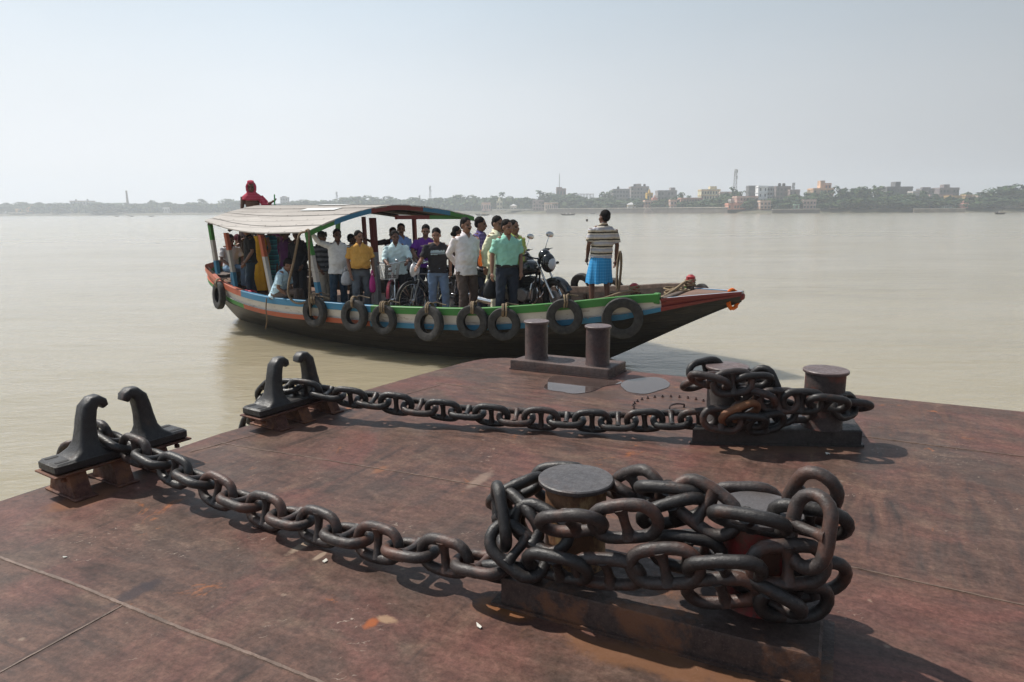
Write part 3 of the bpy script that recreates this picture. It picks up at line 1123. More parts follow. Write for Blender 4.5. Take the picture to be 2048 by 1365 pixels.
wallrun(1094, 1455, 417.2, 'long grey stone embankment wall along the middle of the far bank', (.15, .13, .115), -2)
wallrun(1828, 1930, 418.5, 'low tan embankment wall at right of the far bank', (.30, .25, .19), -2)
wallrun(1545, 1640, 419.5, 'dark low jetty wall behind the moored boats', (.14, .12, .11), -2)
gs_ = MB()
p = bpt(1299, 424, -6)
for k in range(7):
    gs_.box((p.x, p.y + k * .7, .2 + k * .28), (9 - k * .7, .9, .4 + k * .56))
tag(gs_.build('ghat_steps', wall_paint('ghat_stone', (.40, .34, .30)), None, 0), 'flight of stone bathing steps breaking the embankment wall', 'steps')


def mast(px_, top, bot, wpx, label, off=70, c=(.34, .33, .33), lattice=True):
    y = ybank(px_) + off
    a, b = aty(px_, top, y), aty(px_, bot, y)
    z0 = LAND
    H_ = a.z - z0
    w = wpx / F * y / 2
    m = MB()
    root = empty('lattice_mast', (a.x, y, z0), label, 'mast', 'masts over the far bank')
    if lattice:
        n_ = max(8, int(H_ / 3))
        for i in range(n_):
            t0, t1 = i / n_, (i + 1) / n_
            w0, w1 = w * (1.25 - .75 * t0), w * (1.25 - .75 * t1)
            for sx, sy in ((-1, -1), (1, -1), (1, 1), (-1, 1)):
                m.tube([(sx * w0, sy * w0, H_ * t0), (sx * w1, sy * w1, H_ * t1)], .15, 4, True)
            m.tube([(-w0, -w0, H_ * t0), (w1, -w1, H_ * t1)], .10, 4, True)
            m.tube([(w0, -w0, H_ * t0), (-w1, -w1, H_ * t1)], .10, 4, True)
            m.tube([(-w1, -w1, H_ * t1), (w1, -w1, H_ * t1)], .10, 4, True)
        m.build('lattice', P('galvanised_steel', c, .6, .15, 1), root, 0)
        q = MB()
        for i, z in enumerate((.80, .86, .92, .95)):
            a_ = i * 1.9
            q.box((w * .9 * math.cos(a_), w * .9 * math.sin(a_), H_ * z), (.7, .5, 2.0))
        q.build('antenna_panels', P('galvanised_steel', c, .6, .15, 1), root, 0)
    else:
        m.tube([(0, 0, 0), (0, 0, H_ * .9), (0, 0, H_)], [w, w * .8, w * .5], 8)
        m.build('pole', P('galvanised_steel', c, .6, .15, 1), root, 40)
    return root


mast(1472, 339, 392, 6.5, 'tall lattice telecom tower over the centre right of the bank', 40)
mast(1587, 366, 392, 4.5, 'short lattice mast right of the brown grey block', 44)
mast(1119, 347, 379, 1.6, 'thin needle mast on the reddish block', 74, lattice=False)
mast(860, 372, 400, 3.6, 'hazy lattice tower above the trees behind the canopy front', 60)
mast(673, 384, 404, 3.2, 'faint lattice tower above hazy trees over the middle of the canopy', 60)
mast(839, 391, 402, 2.4, 'tiny hazy pylon left of the tower behind the canopy front', 60)
chm = MB()
y = ybank(254) + 40
a = aty(252.5, 381.5, y)
chm.lathe([(1.7, 0), (1.05, a.z - LAND - 1.2), (1.2, a.z - LAND - 1.0), (1.2, a.z - LAND), (.8, a.z - LAND)], 14, Matrix.Translation((a.x, y, LAND)))
tag(chm.build('chimney', wall_paint('chimney_brick', (.27, .20, .18)), None, 40), 'tall slim brick chimney standing over the hazy left bank', 'chimney')

# ---- trees one by one; the hazy tree line behind them is one mass
def where(px_):
    marks = [(40, 'the ochre house at far left'), (56, 'the tall narrow orange house'), (158, 'the broad white block on the left bank'), (253, 'the brick chimney'), (331, 'the small white hut'), (448, 'the pale house left of the helmsman'), (567, 'the grey tower block by the helmsman'), (673, 'the faint lattice tower over the canopy'), (860, 'the hazy tower behind the canopy front'), (972, 'the pink pavilion'), (1027, 'the white pointed pavilion'), (1103, 'the white columned hall'), (1170, 'the unfinished concrete frame'), (1245, 'the lower grey wing'), (1280, 'the taller grey wing'), (1335, 'the pillared grey block'), (1384, 'the long brick pink house'), (1422, 'the cream yellow block'), (1472, 'the tall telecom tower'), (1526, 'the bright white tall house'), (1567, 'the brown grey block'), (1620, 'the pink and white house'), (1648, 'the stepped peach block'), (1800, 'the dark grey long block'), (1856, 'the roof column block'), (1900, 'the brownish block'), (1945, 'the ochre house by dark trees'), (2035, 'the grey low house at right edge')]
    b = min(marks, key=lambda q: abs(q[0] - px_))
    return b[1], px_ - b[0]


_seen = {}


def grow(rows_):
    items = []
    for (px_, top, w, kind, off) in rows_:
        mk, d = where(px_)
        side = 'left of' if d < -6 else 'right of' if d > 6 else 'in line with'
        items.append([px_, top, w, kind, off, mk, side, abs(d)])
    grp = {}
    for it in items:
        grp.setdefault((it[3], it[5], it[6]), []).append(it)
    kn = {'round': 'round crowned tree', 'tall': 'upright tree', 'wide': 'spreading tree', 'palm': 'palm tree'}
    ordn = ['first', 'second', 'third', 'fourth', 'fifth', 'sixth', 'seventh', 'eighth', 'ninth', 'tenth', 'eleventh', 'twelfth']
    for (kind, mk, side), g in grp.items():
        g.sort(key=lambda q: q[7])
        for i, it in enumerate(g):
            o_ = (ordn[i] + ' ') if len(g) > 1 else ''
            tree(it[0], it[1], it[2], kind, it[4], '%s%s %s %s' % (o_, kn[kind], side, mk))


T = []
rt = random.Random(77)
# right half: the trees one can tell apart
T += [(943, 392, 36, 'round', 40), (915, 391, 34, 'round', 50), (880, 391, 40, 'wide', 40), (1004, 380, 12, 'palm', 30), (990, 394, 26, 'round', 34), (1020, 394, 30, 'round', 40), (1045, 393, 34, 'wide', 44), (1060, 398, 26, 'round', 26), (1079, 376, 10, 'palm', 30), (1098, 384, 34, 'wide', 40), (1128, 392, 36, 'round', 30), (1140, 389, 30, 'round', 44), (1160, 397, 36, 'round', 24), (1185, 396, 32, 'round', 26), (1205, 388, 26, 'tall', 36), (1220, 387, 24, 'tall', 40), (1200, 403, 30, 'round', 14), (1235, 402, 34, 'round', 18), (1262, 398, 40, 'round', 22), (1283, 404, 26, 'round', 14), (1325, 400, 32, 'round', 16), (1350, 395, 22, 'round', 30), (1365, 390, 24, 'tall', 36), (1378, 388, 12, 'palm', 40), (1392, 408, 24, 'round', 10), (1425, 399, 28, 'round', 24), (1440, 394, 30, 'round', 30), (1452, 388, 26, 'round', 34), (1466, 378, 30, 'tall', 34), (1485, 386, 24, 'tall', 30), (1430, 410, 26, 'round', 8), (1530, 396, 34, 'wide', 22), (1560, 400, 30, 'round', 16), (1572, 408, 30, 'round', 8), (1590, 390, 34, 'round', 26), (1612, 394, 24, 'round', 22), (1636, 382, 40, 'wide', 30), (1655, 388, 30, 'round', 24)]
T += [(1670, 377, 36, 'tall', 26), (1690, 381, 30, 'tall', 30), (1705, 379, 34, 'round', 34), (1722, 377, 36, 'round', 36), (1737, 373, 22, 'palm', 34), (1745, 376, 26, 'tall', 36), (1760, 379, 30, 'tall', 30), (1700, 396, 40, 'round', 12), (1735, 398, 44, 'round', 12), (1768, 394, 40, 'round', 14), (1790, 392, 36, 'round', 22), (1815, 390, 40, 'round', 26), (1835, 392, 34, 'tall', 24), (1850, 386, 24, 'tall', 26), (1862, 400, 34, 'round', 12), (1800, 404, 44, 'round', 8), (1832, 406, 40, 'round', 8), (1890, 398, 24, 'round', 22), (1872, 392, 22, 'tall', 26), (1925, 400, 26, 'round', 14), (1937, 386, 22, 'round', 46), (1960, 386, 34, 'round', 46), (1985, 381, 44, 'wide', 32), (2010, 375, 46, 'round', 30), (2035, 371, 50, 'round', 30), (2060, 372, 50, 'wide', 34), (1990, 396, 50, 'round', 12), (2030, 400, 48, 'round', 10), (1965, 404, 34, 'round', 8), (1945, 408, 24, 'round', 6), (1650, 408, 26, 'round', 8), (1680, 404, 30, 'round', 10)]
for x in (1686, 1696, 1708, 1718, 1727, 1744, 1752, 1764, 1772):
    T.append((x, 399 + (x * 7) % 6, 12, 'palm', 4))
for x, t_, w_, k_, o_ in ((1108, 392, 30, 'round', 46), (1120, 400, 34, 'round', 22), (1148, 393, 36, 'round', 34), (1172, 398, 40, 'wide', 18), (1195, 397, 34, 'round', 22), (1212, 396, 34, 'round', 20), (1222, 405, 34, 'round', 10), (1248, 404, 36, 'round', 12), (1276, 400, 34, 'round', 18), (1332, 398, 30, 'round', 20), (1318, 407, 24, 'round', 9), (1372, 404, 26, 'round', 12), (1410, 402, 34, 'round', 16), (1447, 396, 30, 'round', 22), (1460, 392, 30, 'round', 28), (1418, 406, 30, 'round', 10), (1448, 406, 28, 'round', 8), (1500, 397, 26, 'round', 14), (1545, 398, 34, 'round', 20), (1585, 402, 34, 'round', 12), (1600, 396, 30, 'round', 20), (1625, 392, 36, 'round', 26), (1780, 386, 34, 'tall', 28), (1820, 398, 40, 'round', 14), (1875, 402, 30, 'round', 14), (1905, 402, 26, 'round', 12)):
    T.append((x, t_, w_, k_, o_))
# left half: the outlines one can tell apart in the haze
T += [(12, 407, 34, 'round', 30), (44, 405, 30, 'round', 34), (75, 409, 34, 'round', 30), (97, 407, 22, 'palm', 30), (124, 405, 36, 'wide', 24), (196, 408, 30, 'round', 30), (216, 403, 52, 'wide', 24), (248, 410, 26, 'round', 26), (268, 408, 28, 'round', 28), (286, 409, 26, 'round', 28), (304, 402, 30, 'round', 34), (334, 405, 30, 'round', 34), (360, 409, 34, 'round', 28), (388, 406, 30, 'round', 30), (404, 402, 22, 'tall', 34), (428, 405, 36, 'wide', 30), (458, 399, 34, 'round', 36), (482, 402, 34, 'round', 34)]
T += [(596, 403, 30, 'round', 30), (614, 399, 40, 'wide', 30), (645, 400, 38, 'wide', 34), (690, 396, 40, 'round', 36), (718, 394, 36, 'round', 40), (742, 391, 40, 'wide', 40), (775, 394, 40, 'round', 40), (805, 396, 40, 'wide', 36), (832, 397, 34, 'round', 36)]
grow(T)
wd = MB()
rw = random.Random(5)
vs, fs, ms = [], [], []
for i in range(17000):
    px_ = rw.uniform(-300, 2350)
    if px_ > 1060 and rw.random() < .35:
        continue
    off = rw.uniform(14, 75)
    topy = 410 - 6 * (px_ > 640) - 5 * (px_ > 900) + 4 * (px_ > 1650) * 0 + 5 * noise.noise(Vector((px_ * .018, 3, 0))) + 3 * noise.noise(Vector((px_ * .06, 9, 0)))
    if 1060 < px_ < 1660:
        topy += 5
    y = ybank(px_) + off
    zt = aty(px_, topy, y).z
    z = LAND + (zt - LAND) * (rw.random() ** .7)
    x = aty(px_, 420, y).x
    p = Vector((x, y, z))
    s = rw.uniform(1.3, 3.2)
    t1 = Vector((rw.gauss(0, 1), rw.gauss(0, .6), rw.gauss(0, .8))).normalized() * s
    t2 = t1.cross(Vector((rw.gauss(0, .5), -1, rw.gauss(.5, .5)))).normalized() * s * .8
    j = len(vs)
    vs += [p - t1, p + t2, p + t1, p - t2]
    fs.append((j, j + 1, j + 2, j + 3))
    ms.append(rw.choice((0, 0, 1, 1, 2)))
wd.v, wd.f, wd.m = vs, fs, ms
tag(wd.build('distant_woods', FOL, None, 0), 'continuous hazy belt of undergrowth and woods behind the bank', kind='stuff')

# ---- small boats out on the river
M_BOATDARK = P('dark_country_boat', (.045, .038, .034), .7, .3, 2)


def country_boat(px_, py_, wpx, label, people=2, cabin=False, yaw=0.0, c=None):
    p = at(px_, py_, 0)
    y = p.y
    L = wpx / F * y
    root = empty('rowing_boat', Matrix.Translation((p.x, p.y, 0)) @ Matrix.Rotation(R(yaw), 4, 'Z'), label, 'boat', 'small boats far out on the river')
    m = MB()
    rings = []
    for i in range(13):
        t = -1 + 2 * i / 12
        hw_ = L * .10 * (1 - abs(t) ** 2.4) + .03
        zs = .45 + L * .075 * abs(t) ** 2.6
        zk = -.15 + (zs + .05) * abs(t) ** 4
        x = t * L / 2
        rings.append([Vector((x, -hw_, zs)), Vector((x, -hw_ * .7, (zs + zk) / 2)), Vector((x, 0, zk)), Vector((x, hw_ * .7, (zs + zk) / 2)), Vector((x, hw_, zs)), Vector((x, hw_ * .8, zs - .08)), Vector((x, 0, max(zk + .05, .2))), Vector((x, -hw_ * .8, zs - .08))])
    m.loft(rings, True)
    m.build('hull', M_BOATDARK if c is None else c, root, 40)
    if cabin:
        q = MB()
        q.loft([[Vector((x, L * .085 * math.cos(a), .45 + L * .10 * math.sin(a))) for a in [math.pi * k / 8 for k in range(9)]] for x in (-L * .05, L * .22)], True)
        q.build('mat_cover', P('bamboo_mat', (.30, .25, .18), .9, .2, 2), root, 30)
        q = MB()
        q.tube([(L * .1, 0, .4), (L * .22, 0, L * .42)], .07, 5)
        q.build('pole', M_BOATDARK, root, 30)
    for k in range(people):
        q = MB()
        x = -L * .22 + L * .12 * k
        hgt = .62 if k % 2 else .75
        q.tube([(x, 0, .35), (x, 0, .35 + hgt * .6), (x, 0, .35 + hgt * .8), (x, 0, .35 + hgt)], [.20, .24, .18, .08], 8)
        q.ell((x, 0, .35 + hgt + .16), (.11, .12, .15), None, 8, 6)
        fig = q.build('person', [P('distant_dark_clothes', (.06, .055, .06), .9, .2, 2), P('distant_pale_clothes', (.5, .48, .46), .9, .2, 2)][k % 2], None, 50)
        fig.matrix_world = root.matrix_world
        tag(fig, ('tiny far-off figure sitting in the ' + label)[:90].rsplit(' ', 1)[0] if False else ['first', 'second', 'third', 'fourth'][k] + ' tiny seated figure from the left in ' + SHORT[label], 'person', 'people in the far rowing boats')
    return root


SHORT = {'dark rowing boat with several figures left of the deckhand': 'the boat left of the deckhand', 'dark rowing boat at far right of the river': 'the far right boat', 'covered boat with a pole above the cream kurta man': 'the covered boat'}
country_boat(1136, 431, 31, 'dark rowing boat with several figures left of the deckhand', 4)
country_boat(2000, 429, 25, 'dark rowing boat at far right of the river', 2, True, 8)
country_boat(965, 431.5, 30, 'covered boat with a pole above the cream kurta man', 2, True)
country_boat(1185, 428, 12, 'tiny low boat just left of the deckhand near the wall', 0)
country_boat(1174, 443, 4.5, 'small dark floating hulk on the water left of the deckhand', 0)
for i, (x, w, lb) in enumerate(((1560, 34, 'long dark boat moored at the jetty below the brown grey block'), (1600, 40, 'long dark boat moored at the jetty, middle one'), (1632, 24, 'dark boat moored at the right end of the jetty'), (234, 10, 'tiny hazy boat on the water left of the chimney'), (303, 11, 'tiny hazy boat on the water right of the chimney'), (264, 8, 'tiny hazy boat on the water below the chimney'))):
    country_boat(x, 425.0 if x > 1000 else 433.6, w, lb, 0, i == 1)

# ================================================================== FAIRLEADS AND CHAINS
def rrect(cx, cy, hx, hy, r, n=4):
    pts = []
    for qx, qy, a0 in ((1, 1, 0), (-1, 1, 90), (-1, -1, 180), (1, -1, 270)):
        for i in range(n):
            a = R(a0 + 90 * i / (n - 1))
            pts.append((cx + qx * (hx - r) + r * math.cos(a), cy + qy * (hy - r) + r * math.sin(a)))
    return pts


FW = Vector((0.543, 0.84, 0))                           # fairleads stand along the left edge


def fairlead(c, leg_h, x0, x1, horn_h, label, legs, xc=0.03):
    root = empty('fairlead', frame(FW, (0, 0, 1), c), label, 'fairlead', 'horned fairleads on the pontoon edge')
    zb = leg_h
    m = MB()
    L, cx = x1 - x0, (x0 + x1) / 2
    m.bbox((cx, 0, zb + 0.036), (L, 0.215, 0.062), 0.012)
    for sx in (-1, 1):                                  # bolt slots, sunk from above
        for sy in (-1, 1):
            pass
    m.build('base', M_BLACKIRON, root, smooth=35)
    bm_ = MB()
    bm_.bbox((cx, 0, zb - 0.002), (L + 0.03, 0.24, 0.012), 0.003)
    bm_.build('bed_plate', M_RUSTLEG, root, smooth=30)
    zt = zb + 0.067
    for sx in (-1, 1):
        for sy in (-1, 1):
            s = MB()
            p = [(x * 0.035, y * 0.5) for x, y in rrect(0, 0, 1, 0.036, 0.036)]
            p = rrect(0, 0, 0.036, 0.014, 0.013)
            s.prism(p, zt - 0.003, zt + 0.0022, Matrix.Translation((cx + sx * (L / 2 - 0.055), sy * 0.06, 0)))
            s.build('bolt_slot', M_SLOT, root, smooth=30)
    for sx in (-1, 1):
        bx = xc + sx * 0.20
        pth = [(bx, zt - 0.012, .118, .104, 0.02), (bx - sx * .004, zt + 0.008, .092, .098, .03), (bx - sx * .012, zt + 0.03, .070, .086, .033), (bx - sx * .02, zt + 0.07, .053, .068, .029), (bx - sx * .028, zt + .14, .046, .060, .028),
               (bx - sx * .036, zt + .20, .044, .055, .026), (bx - sx * .050, zt + horn_h - .055, .042, .055, .026), (bx - sx * .080, zt + horn_h - .020, .036, .050, .025), (bx - sx * .112, zt + horn_h - .020, .033, .050, .024), (bx - sx * .134, zt + horn_h - .042, .030, .046, .022), (bx - sx * .142, zt + horn_h - .062, .020, .036, .014)]
        ang = [0, 0, 0, 0, 3, 6, 24, 55, 88, 122, 150]
        hm = MB()
        rings = []
        for (x, z, hx, hy, r), a in zip(pth, ang):
            a = R(a)
            ring = []
            for px_, py_ in rrect(0, 0, hx, hy, r, 5):
                # local x across the horn, tilted as the horn curls inward
                ring.append(Vector((x + px_ * math.cos(a), py_, z + sx * px_ * math.sin(a))))
            rings.append(ring if sx > 0 else ring[::-1])
        hm.loft(rings, True)
        hm.build('horn', M_BLACKIRON, root, smooth=50)
    for lx in legs:
        lm = MB()
        prof = [(-0.15, 0.012), (0.15, 0.012), (0.098, zb - 0.009), (-0.098, zb - 0.009)]
        for (y0, y1) in ((-0.048, 0.048),):
            a = [Vector((lx + y0, -p[0], p[1])) for p in prof]
            b = [Vector((lx + y1, -p[0], p[1])) for p in prof]
            lm.loft([a, b], True)
        lm.build('leg', M_RUSTLEG, root, smooth=20)
        fm = MB()
        fm.bbox((lx, 0, 0.0065), (0.125, 0.37, 0.012), 0.004)
        fm.build('foot_plate', M_RUSTLEG, root, smooth=30)
    for sx in (-1, 1):
        for sy in (-1, 1):
            bt = MB()
            bt.lathe([(0.018, 0), (0.018, 0.018), (0.010, 0.02), (0.010, 0.045)], 6, Matrix.Translation((cx + sx * (L / 2 - 0.055), sy * 0.06, zb - 0.052)))
            bt.build('bolt', M_RUSTLEG, root, smooth=20)
    return root


M_SLOT = P('bolt_slot_dark', (0.012, 0.010, 0.010), 0.7, 0.3, 20)
C1 = Vector((-2.45, 3.95, DECK))
C2 = Vector((-1.70, 5.20, DECK))
fairlead(C1, 0.150, -0.345, 0.445, 0.315, 'black horned fairlead on rusty legs holding the near chain at the left edge', (-0.235, 0.005, 0.25), 0.055)
fairlead(C2, 0.115, -0.42, 0.36, 0.325, 'black horned fairlead farther along the edge, nearer the ferry stern', (-0.25, -0.03, 0.26), -0.03)

# ---- one stud link, a few worn variants of it
LINK_L, LINK_W, BAR = 0.298, 0.186, 0.0242


def link_mesh(seed):
    rnd = random.Random(seed)
    m = MB()
    r = LINK_W / 2 - BAR
    hx = LINK_L / 2 - BAR - r
    path, rad = [], []
    k = 9
    for s in (1, -1):
        for i in range(k):
            a = -math.pi / 2 + math.pi * i / (k - 1)
            path.append(Vector((s * (hx + r * math.cos(a)), s * r * math.sin(a), 0)))
            rad.append(BAR * (1.0 if 0.25 < i / (k - 1) < 0.75 else 1.02))
        path.append(Vector((s * 0.02 if hx > 0.02 else 0, s * r * 1.03, 0)))
        rad.append(BAR * 1.03)
        path.append(Vector((-s * 0.02, s * r * 1.03, 0)))
        rad.append(BAR * 1.03)
    path = [p + Vector((0, 0, 0.004 * noise.noise(p * 9 + Vector((seed, 0, 0))))) + p.normalized() * 0.006 * noise.noise(p * 7 + Vector((0, seed, 0))) for p in path]
    rad = [q * (1 + 0.09 * noise.noise(p * 14 + Vector((0, 0, seed)))) for p, q in zip(path, rad)]
    m.tube(path, rad, 14, False, 0, 1.0, Vector((0, 0, 1)), True)
    st = [-r, -r * 0.78, -r * .5, 0, r * .5, r * .78, r]
    sw = [0.033, 0.027, 0.0205, 0.0185, 0.0205, 0.027, 0.033]
    m.tube([Vector((0.003 * noise.noise(Vector((y * 20, seed, 0))), y, 0)) for y in st], sw, 10, True)
    return m


LINKS = [link_mesh(i).mesh('link', M_CHAIN_B if i in (1, 4) else M_CHAIN, 60) for i in range(5)]
LINKS_RUST = [link_mesh(i + 10).mesh('link', M_CHAIN_B, 60) for i in range(3)]
M_SHACKLE = rust_black('orange_rust_iron', (0.13, 0.055, 0.03), (0.20, 0.09, 0.04), 0.4, 0.6, 0.6, 0.3)
LINK_ORANGE = [link_mesh(20).mesh('link', M_SHACKLE, 60)]
EYE = Vector((0, 0, CAM_H))


def put_link(root, c, axis, roll, pool, k, normal=None):
    a = axis.normalized()
    v = (EYE - c).normalized() if normal is None else normal
    n0 = (v - a * v.dot(a)).normalized()
    n_ = Quaternion(a, R(roll)) @ n0
    mw = frame(a, n_, c)
    o = bpy.data.objects.new('link', pool[k % len(pool)])
    col.objects.link(o)
    o.parent = root
    o.matrix_local = mw
    return o


def run_links(root, pts, pool, roll0=0, pitch=0.1885, seed=0, start_face=True, ref=None):
    """links one after another along a path, every second one turned a quarter"""
    rnd = random.Random(seed)
    pth = spline(pts, 14)
    acc = [0.0]
    for a, b in zip(pth, pth[1:]):
        acc.append(acc[-1] + (b - a).length)
    k = max(1, round(acc[-1] / pitch))
    step = acc[-1] / k
    nrm = (EYE - pth[len(pth) // 2]).normalized() if ref is None else ref

    def pos(s):
        s = min(max(s, 0), acc[-1])
        for i in range(len(acc) - 1):
            if acc[i + 1] >= s:
                t = (s - acc[i]) / max(1e-9, acc[i + 1] - acc[i])
                return pth[i].lerp(pth[i + 1], t)
        return pth[-1]
    for i in range(k):
        c = pos((i + 0.5) * step)
        ax = pos((i + 1) * step) - pos(i * step)
        face = (i % 2 == 0) == start_face
        put_link(root, c, ax, roll0 + (0 if face else 90) + rnd.uniform(-7, 7), pool, rnd.randrange(9), nrm)


def heap(root, rows, p0, nrm, org, s, pool):
    for i, (ax, ay, ao, bx, by, bo, roll) in enumerate(rows):
        a = atp(org[0] + ax / s, org[1] + ay / s, p0 + nrm * ao, nrm)
        b = atp(org[0] + bx / s, org[1] + by / s, p0 + nrm * bo, nrm)
        put_link(root, (a + b) / 2, b - a, roll, pool, i * 7 + int(ax))


# ---- the near chain
near_chain = empty('anchor_chain', C1 + Vector((0, 0, 0.2)), 'heavy rusty stud link chain in the foreground, heaped on the nearest bollard', 'chain', 'chains moored on the pontoon')
near_chain.matrix_world = Matrix.Identity(4)
S_ = Vector((-2.45, 3.985, 0))
E_ = Vector((-0.12, 2.60, 0))
pl_n = (E_ - S_).cross(Vector((0, 0, 1))).normalized()
px = [(239, 888), (301, 914), (345, 939), (391, 958), (441, 985), (490, 1005), (547, 1027), (604, 1042), (665, 1062), (736, 1081), (806, 1097), (881, 1110), (951, 1126), (1003, 1134)]
pts = [C1 + Vector((-0.20, 0.13, 0.235)), C1 + Vector((-0.02, 0.035, 0.275))] + [atp(x, y, S_, pl_n) for x, y in px]
run_links(near_chain, pts, LINKS_RUST + LINKS[:1], 28, 0.1885, 3, True)
run_links(near_chain, [C1 + Vector(q) for q in ((-0.22, 0.145, 0.22), (-0.40, 0.26, 0.05), (-0.44, 0.29, -0.15), (-0.45, 0.30, -0.4), (-0.455, 0.30, -0.75))], LINKS_RUST, 10, 0.1885, 8, False)

BN = Vector((-0.37, -0.93, 0)).normalized()
BP = Vector((0.262, 2.66, 0))
left_rows = [  # the left half of the heap, front rows first
    (115, 690, .21, 525, 1030, .22, -12), (345, 935, .23, 990, 1060, .25, 62), (745, 1010, .22, 1450, 1065, .23, 52), (1235, 1010, .25, 1925, 985, .25, 34),
    (140, 300, .08, 215, 835, .19, 82), (60, 470, .04, 560, 240, -.12, 70), (405, 285, -.20, 975, 270, -.22, 14), (985, 275, -.22, 1300, 400, -.10, 78),
    (1140, 390, -.16, 1555, 270, -.03, 12), (1310, 320, -.01, 1960, 390, .0, 80),
    (240, 440, .02, 470, 700, .12, 60), (350, 560, .12, 700, 770, .17, 8), (460, 640, .22, 1105, 615, .24, 66), (910, 640, .20, 1575, 590, .20, 36),
    (1340, 610, .10, 1960, 450, .02, 62), 
    (60, 1040, .16, 420, 1060, .17, 70)]
heap(near_chain, left_rows, BP, BN, (960, 900), 4.265, LINKS)
right_rows = [
    (148, 850, .25, 815, 850, .26, 68), (612, 815, .23, 1275, 805, .14, 24), (1165, 280, .15, 1050, 845, .21, 34), (1240, 115, .04, 1010, 500, -.10, 0),
    (845, 425, .02, 1372, 530, .04, 58), (740, 1075, .20, 1225, 1085, .10, 42), (600, 930, .17, 960, 1120, .19, 75), (200, 1010, .20, 720, 990, .20, 56),
    (110, 235, .04, 560, 545, .10, 6), (360, 430, .14, 965, 545, .18, 76), (190, 650, -.16, 480, 700, -.17, 60),
    (25, 700, .12, 380, 745, .10, 40), (490, 335, -.19, 760, 345, -.2, 40), (1000, 960, .05, 1250, 900, .0, 50)]
heap(near_chain, right_rows, BP, BN, (1320, 910), 3.69, LINKS)

# ---- the second chain
far_chain = empty('anchor_chain', (0, 0, 0), 'black stud link chain stretched taut across mid deck to the middle bollard', 'chain', 'chains moored on the pontoon')
S2 = Vector((-1.70, 5.2, 0))
E2 = Vector((1.33, 4.60, 0))
pl2 = (E2 - S2).cross(Vector((0, 0, 1))).normalized()
px2 = [(600, 777), (650, 786), (700, 795), (750, 802), (800, 809), (850, 816), (900, 822), (950, 827), (1000, 832), (1055, 836), (1100, 839), (1150, 841), (1200, 843), (1250, 843), (1300, 841), (1345, 840), (1390, 838), (1425, 836)]
run_links(far_chain, [C2 + Vector((-0.17, 0.10, 0.24))] + [atp(x, y, S2, pl2) for x, y in px2], LINKS, 36, 0.187, 5, False)
run_links(far_chain, [C2 + Vector(q) for q in ((-0.20, 0.12, 0.235), (-0.34, 0.17, 0.10), (-0.43, 0.19, -0.06), (-0.49, 0.20, -0.25), (-0.52, 0.21, -0.5), (-0.53, 0.22, -0.85))], LINKS, 15, 0.1885, 9, True)
mid_rows = [
    (120, 190, -.12, 400, 135, -.18, 10), (112, 312, .04, 300, 235, .10, 70), (135, 225, .17, 470, 310, .22, 66), (360, 310, .21, 712, 270, .20, 10), (590, 270, .18, 893, 270, .12, 60),
    (835, 200, .06, 915, 430, .08, 12), (690, 215, -.12, 850, 225, -.08, 70), (600, 395, .14, 942, 490, .18, 52), (828, 465, .16, 1200, 478, .16, 12), (1065, 470, .17, 1440, 485, .18, 26),
    (1320, 470, .21, 1712, 525, .20, 58), (1570, 560, .16, 1795, 490, -.02, 8), (1640, 505, .02, 1882, 530, -.02, 72),
    (250, 640, .20, 612, 690, .20, 12), (510, 665, .22, 855, 695, .22, 62), (715, 735, .19, 1040, 665, .15, 44), (870, 640, .10, 1125, 575, .08, 14), (1070, 620, .05, 1260, 620, .05, 62),
    (600, 545, .05, 745, 430, .06, 70)]
heap(far_chain, mid_rows, Vector((1.50, 4.60, 0)), Vector((-0.10, -0.995, 0)).normalized(), (1360, 710), 5.12, LINKS)
heap(far_chain, [(420, 675, .21, 800, 515, .22, 60)], Vector((1.50, 4.60, 0)), Vector((-0.10, -0.995, 0)).normalized(), (1360, 710), 5.12, LINK_ORANGE)

# ================================================================== THE FERRY
TH = R(-30)
BO = Vector((-1.53, 13.35, 0))
BA = Vector((math.cos(TH), math.sin(TH), 0))            # along the boat to the bow
BNN = Vector((-math.sin(TH), math.cos(TH), 0))          # to its far side
BM = Matrix.Translation(BO) @ Matrix.Rotation(TH, 4, 'Z')
BMI = BM.inverted()


def bl(px, py, y):                                      # line of sight meets the boat's plane y: boat coordinates
    return BMI @ atp(px, py, BO + BNN * y, BNN)


def lut(tab, x):
    if x <= tab[0][0]:
        return tab[0][1]
    for (a, va), (b, vb) in zip(tab, tab[1:]):
        if x <= b:
            t = (x - a) / (b - a)
            i = tab.index((a, va))
            p0 = tab[i - 1] if i > 0 else (2 * a - b, 2 * va - vb)
            p3 = tab[i + 2] if i + 2 < len(tab) else (2 * b - a, 2 * vb - va)
            ma = (vb - p0[1]) / (b - p0[0]) * (b - a)
            mb_2 = (p3[1] - va) / (p3[0] - a) * (b - a)
            return (2 * t ** 3 - 3 * t * t + 1) * va + (t ** 3 - 2 * t * t + t) * ma + (-2 * t ** 3 + 3 * t * t) * vb + (t ** 3 - t * t) * mb_2
    return tab[-1][1]


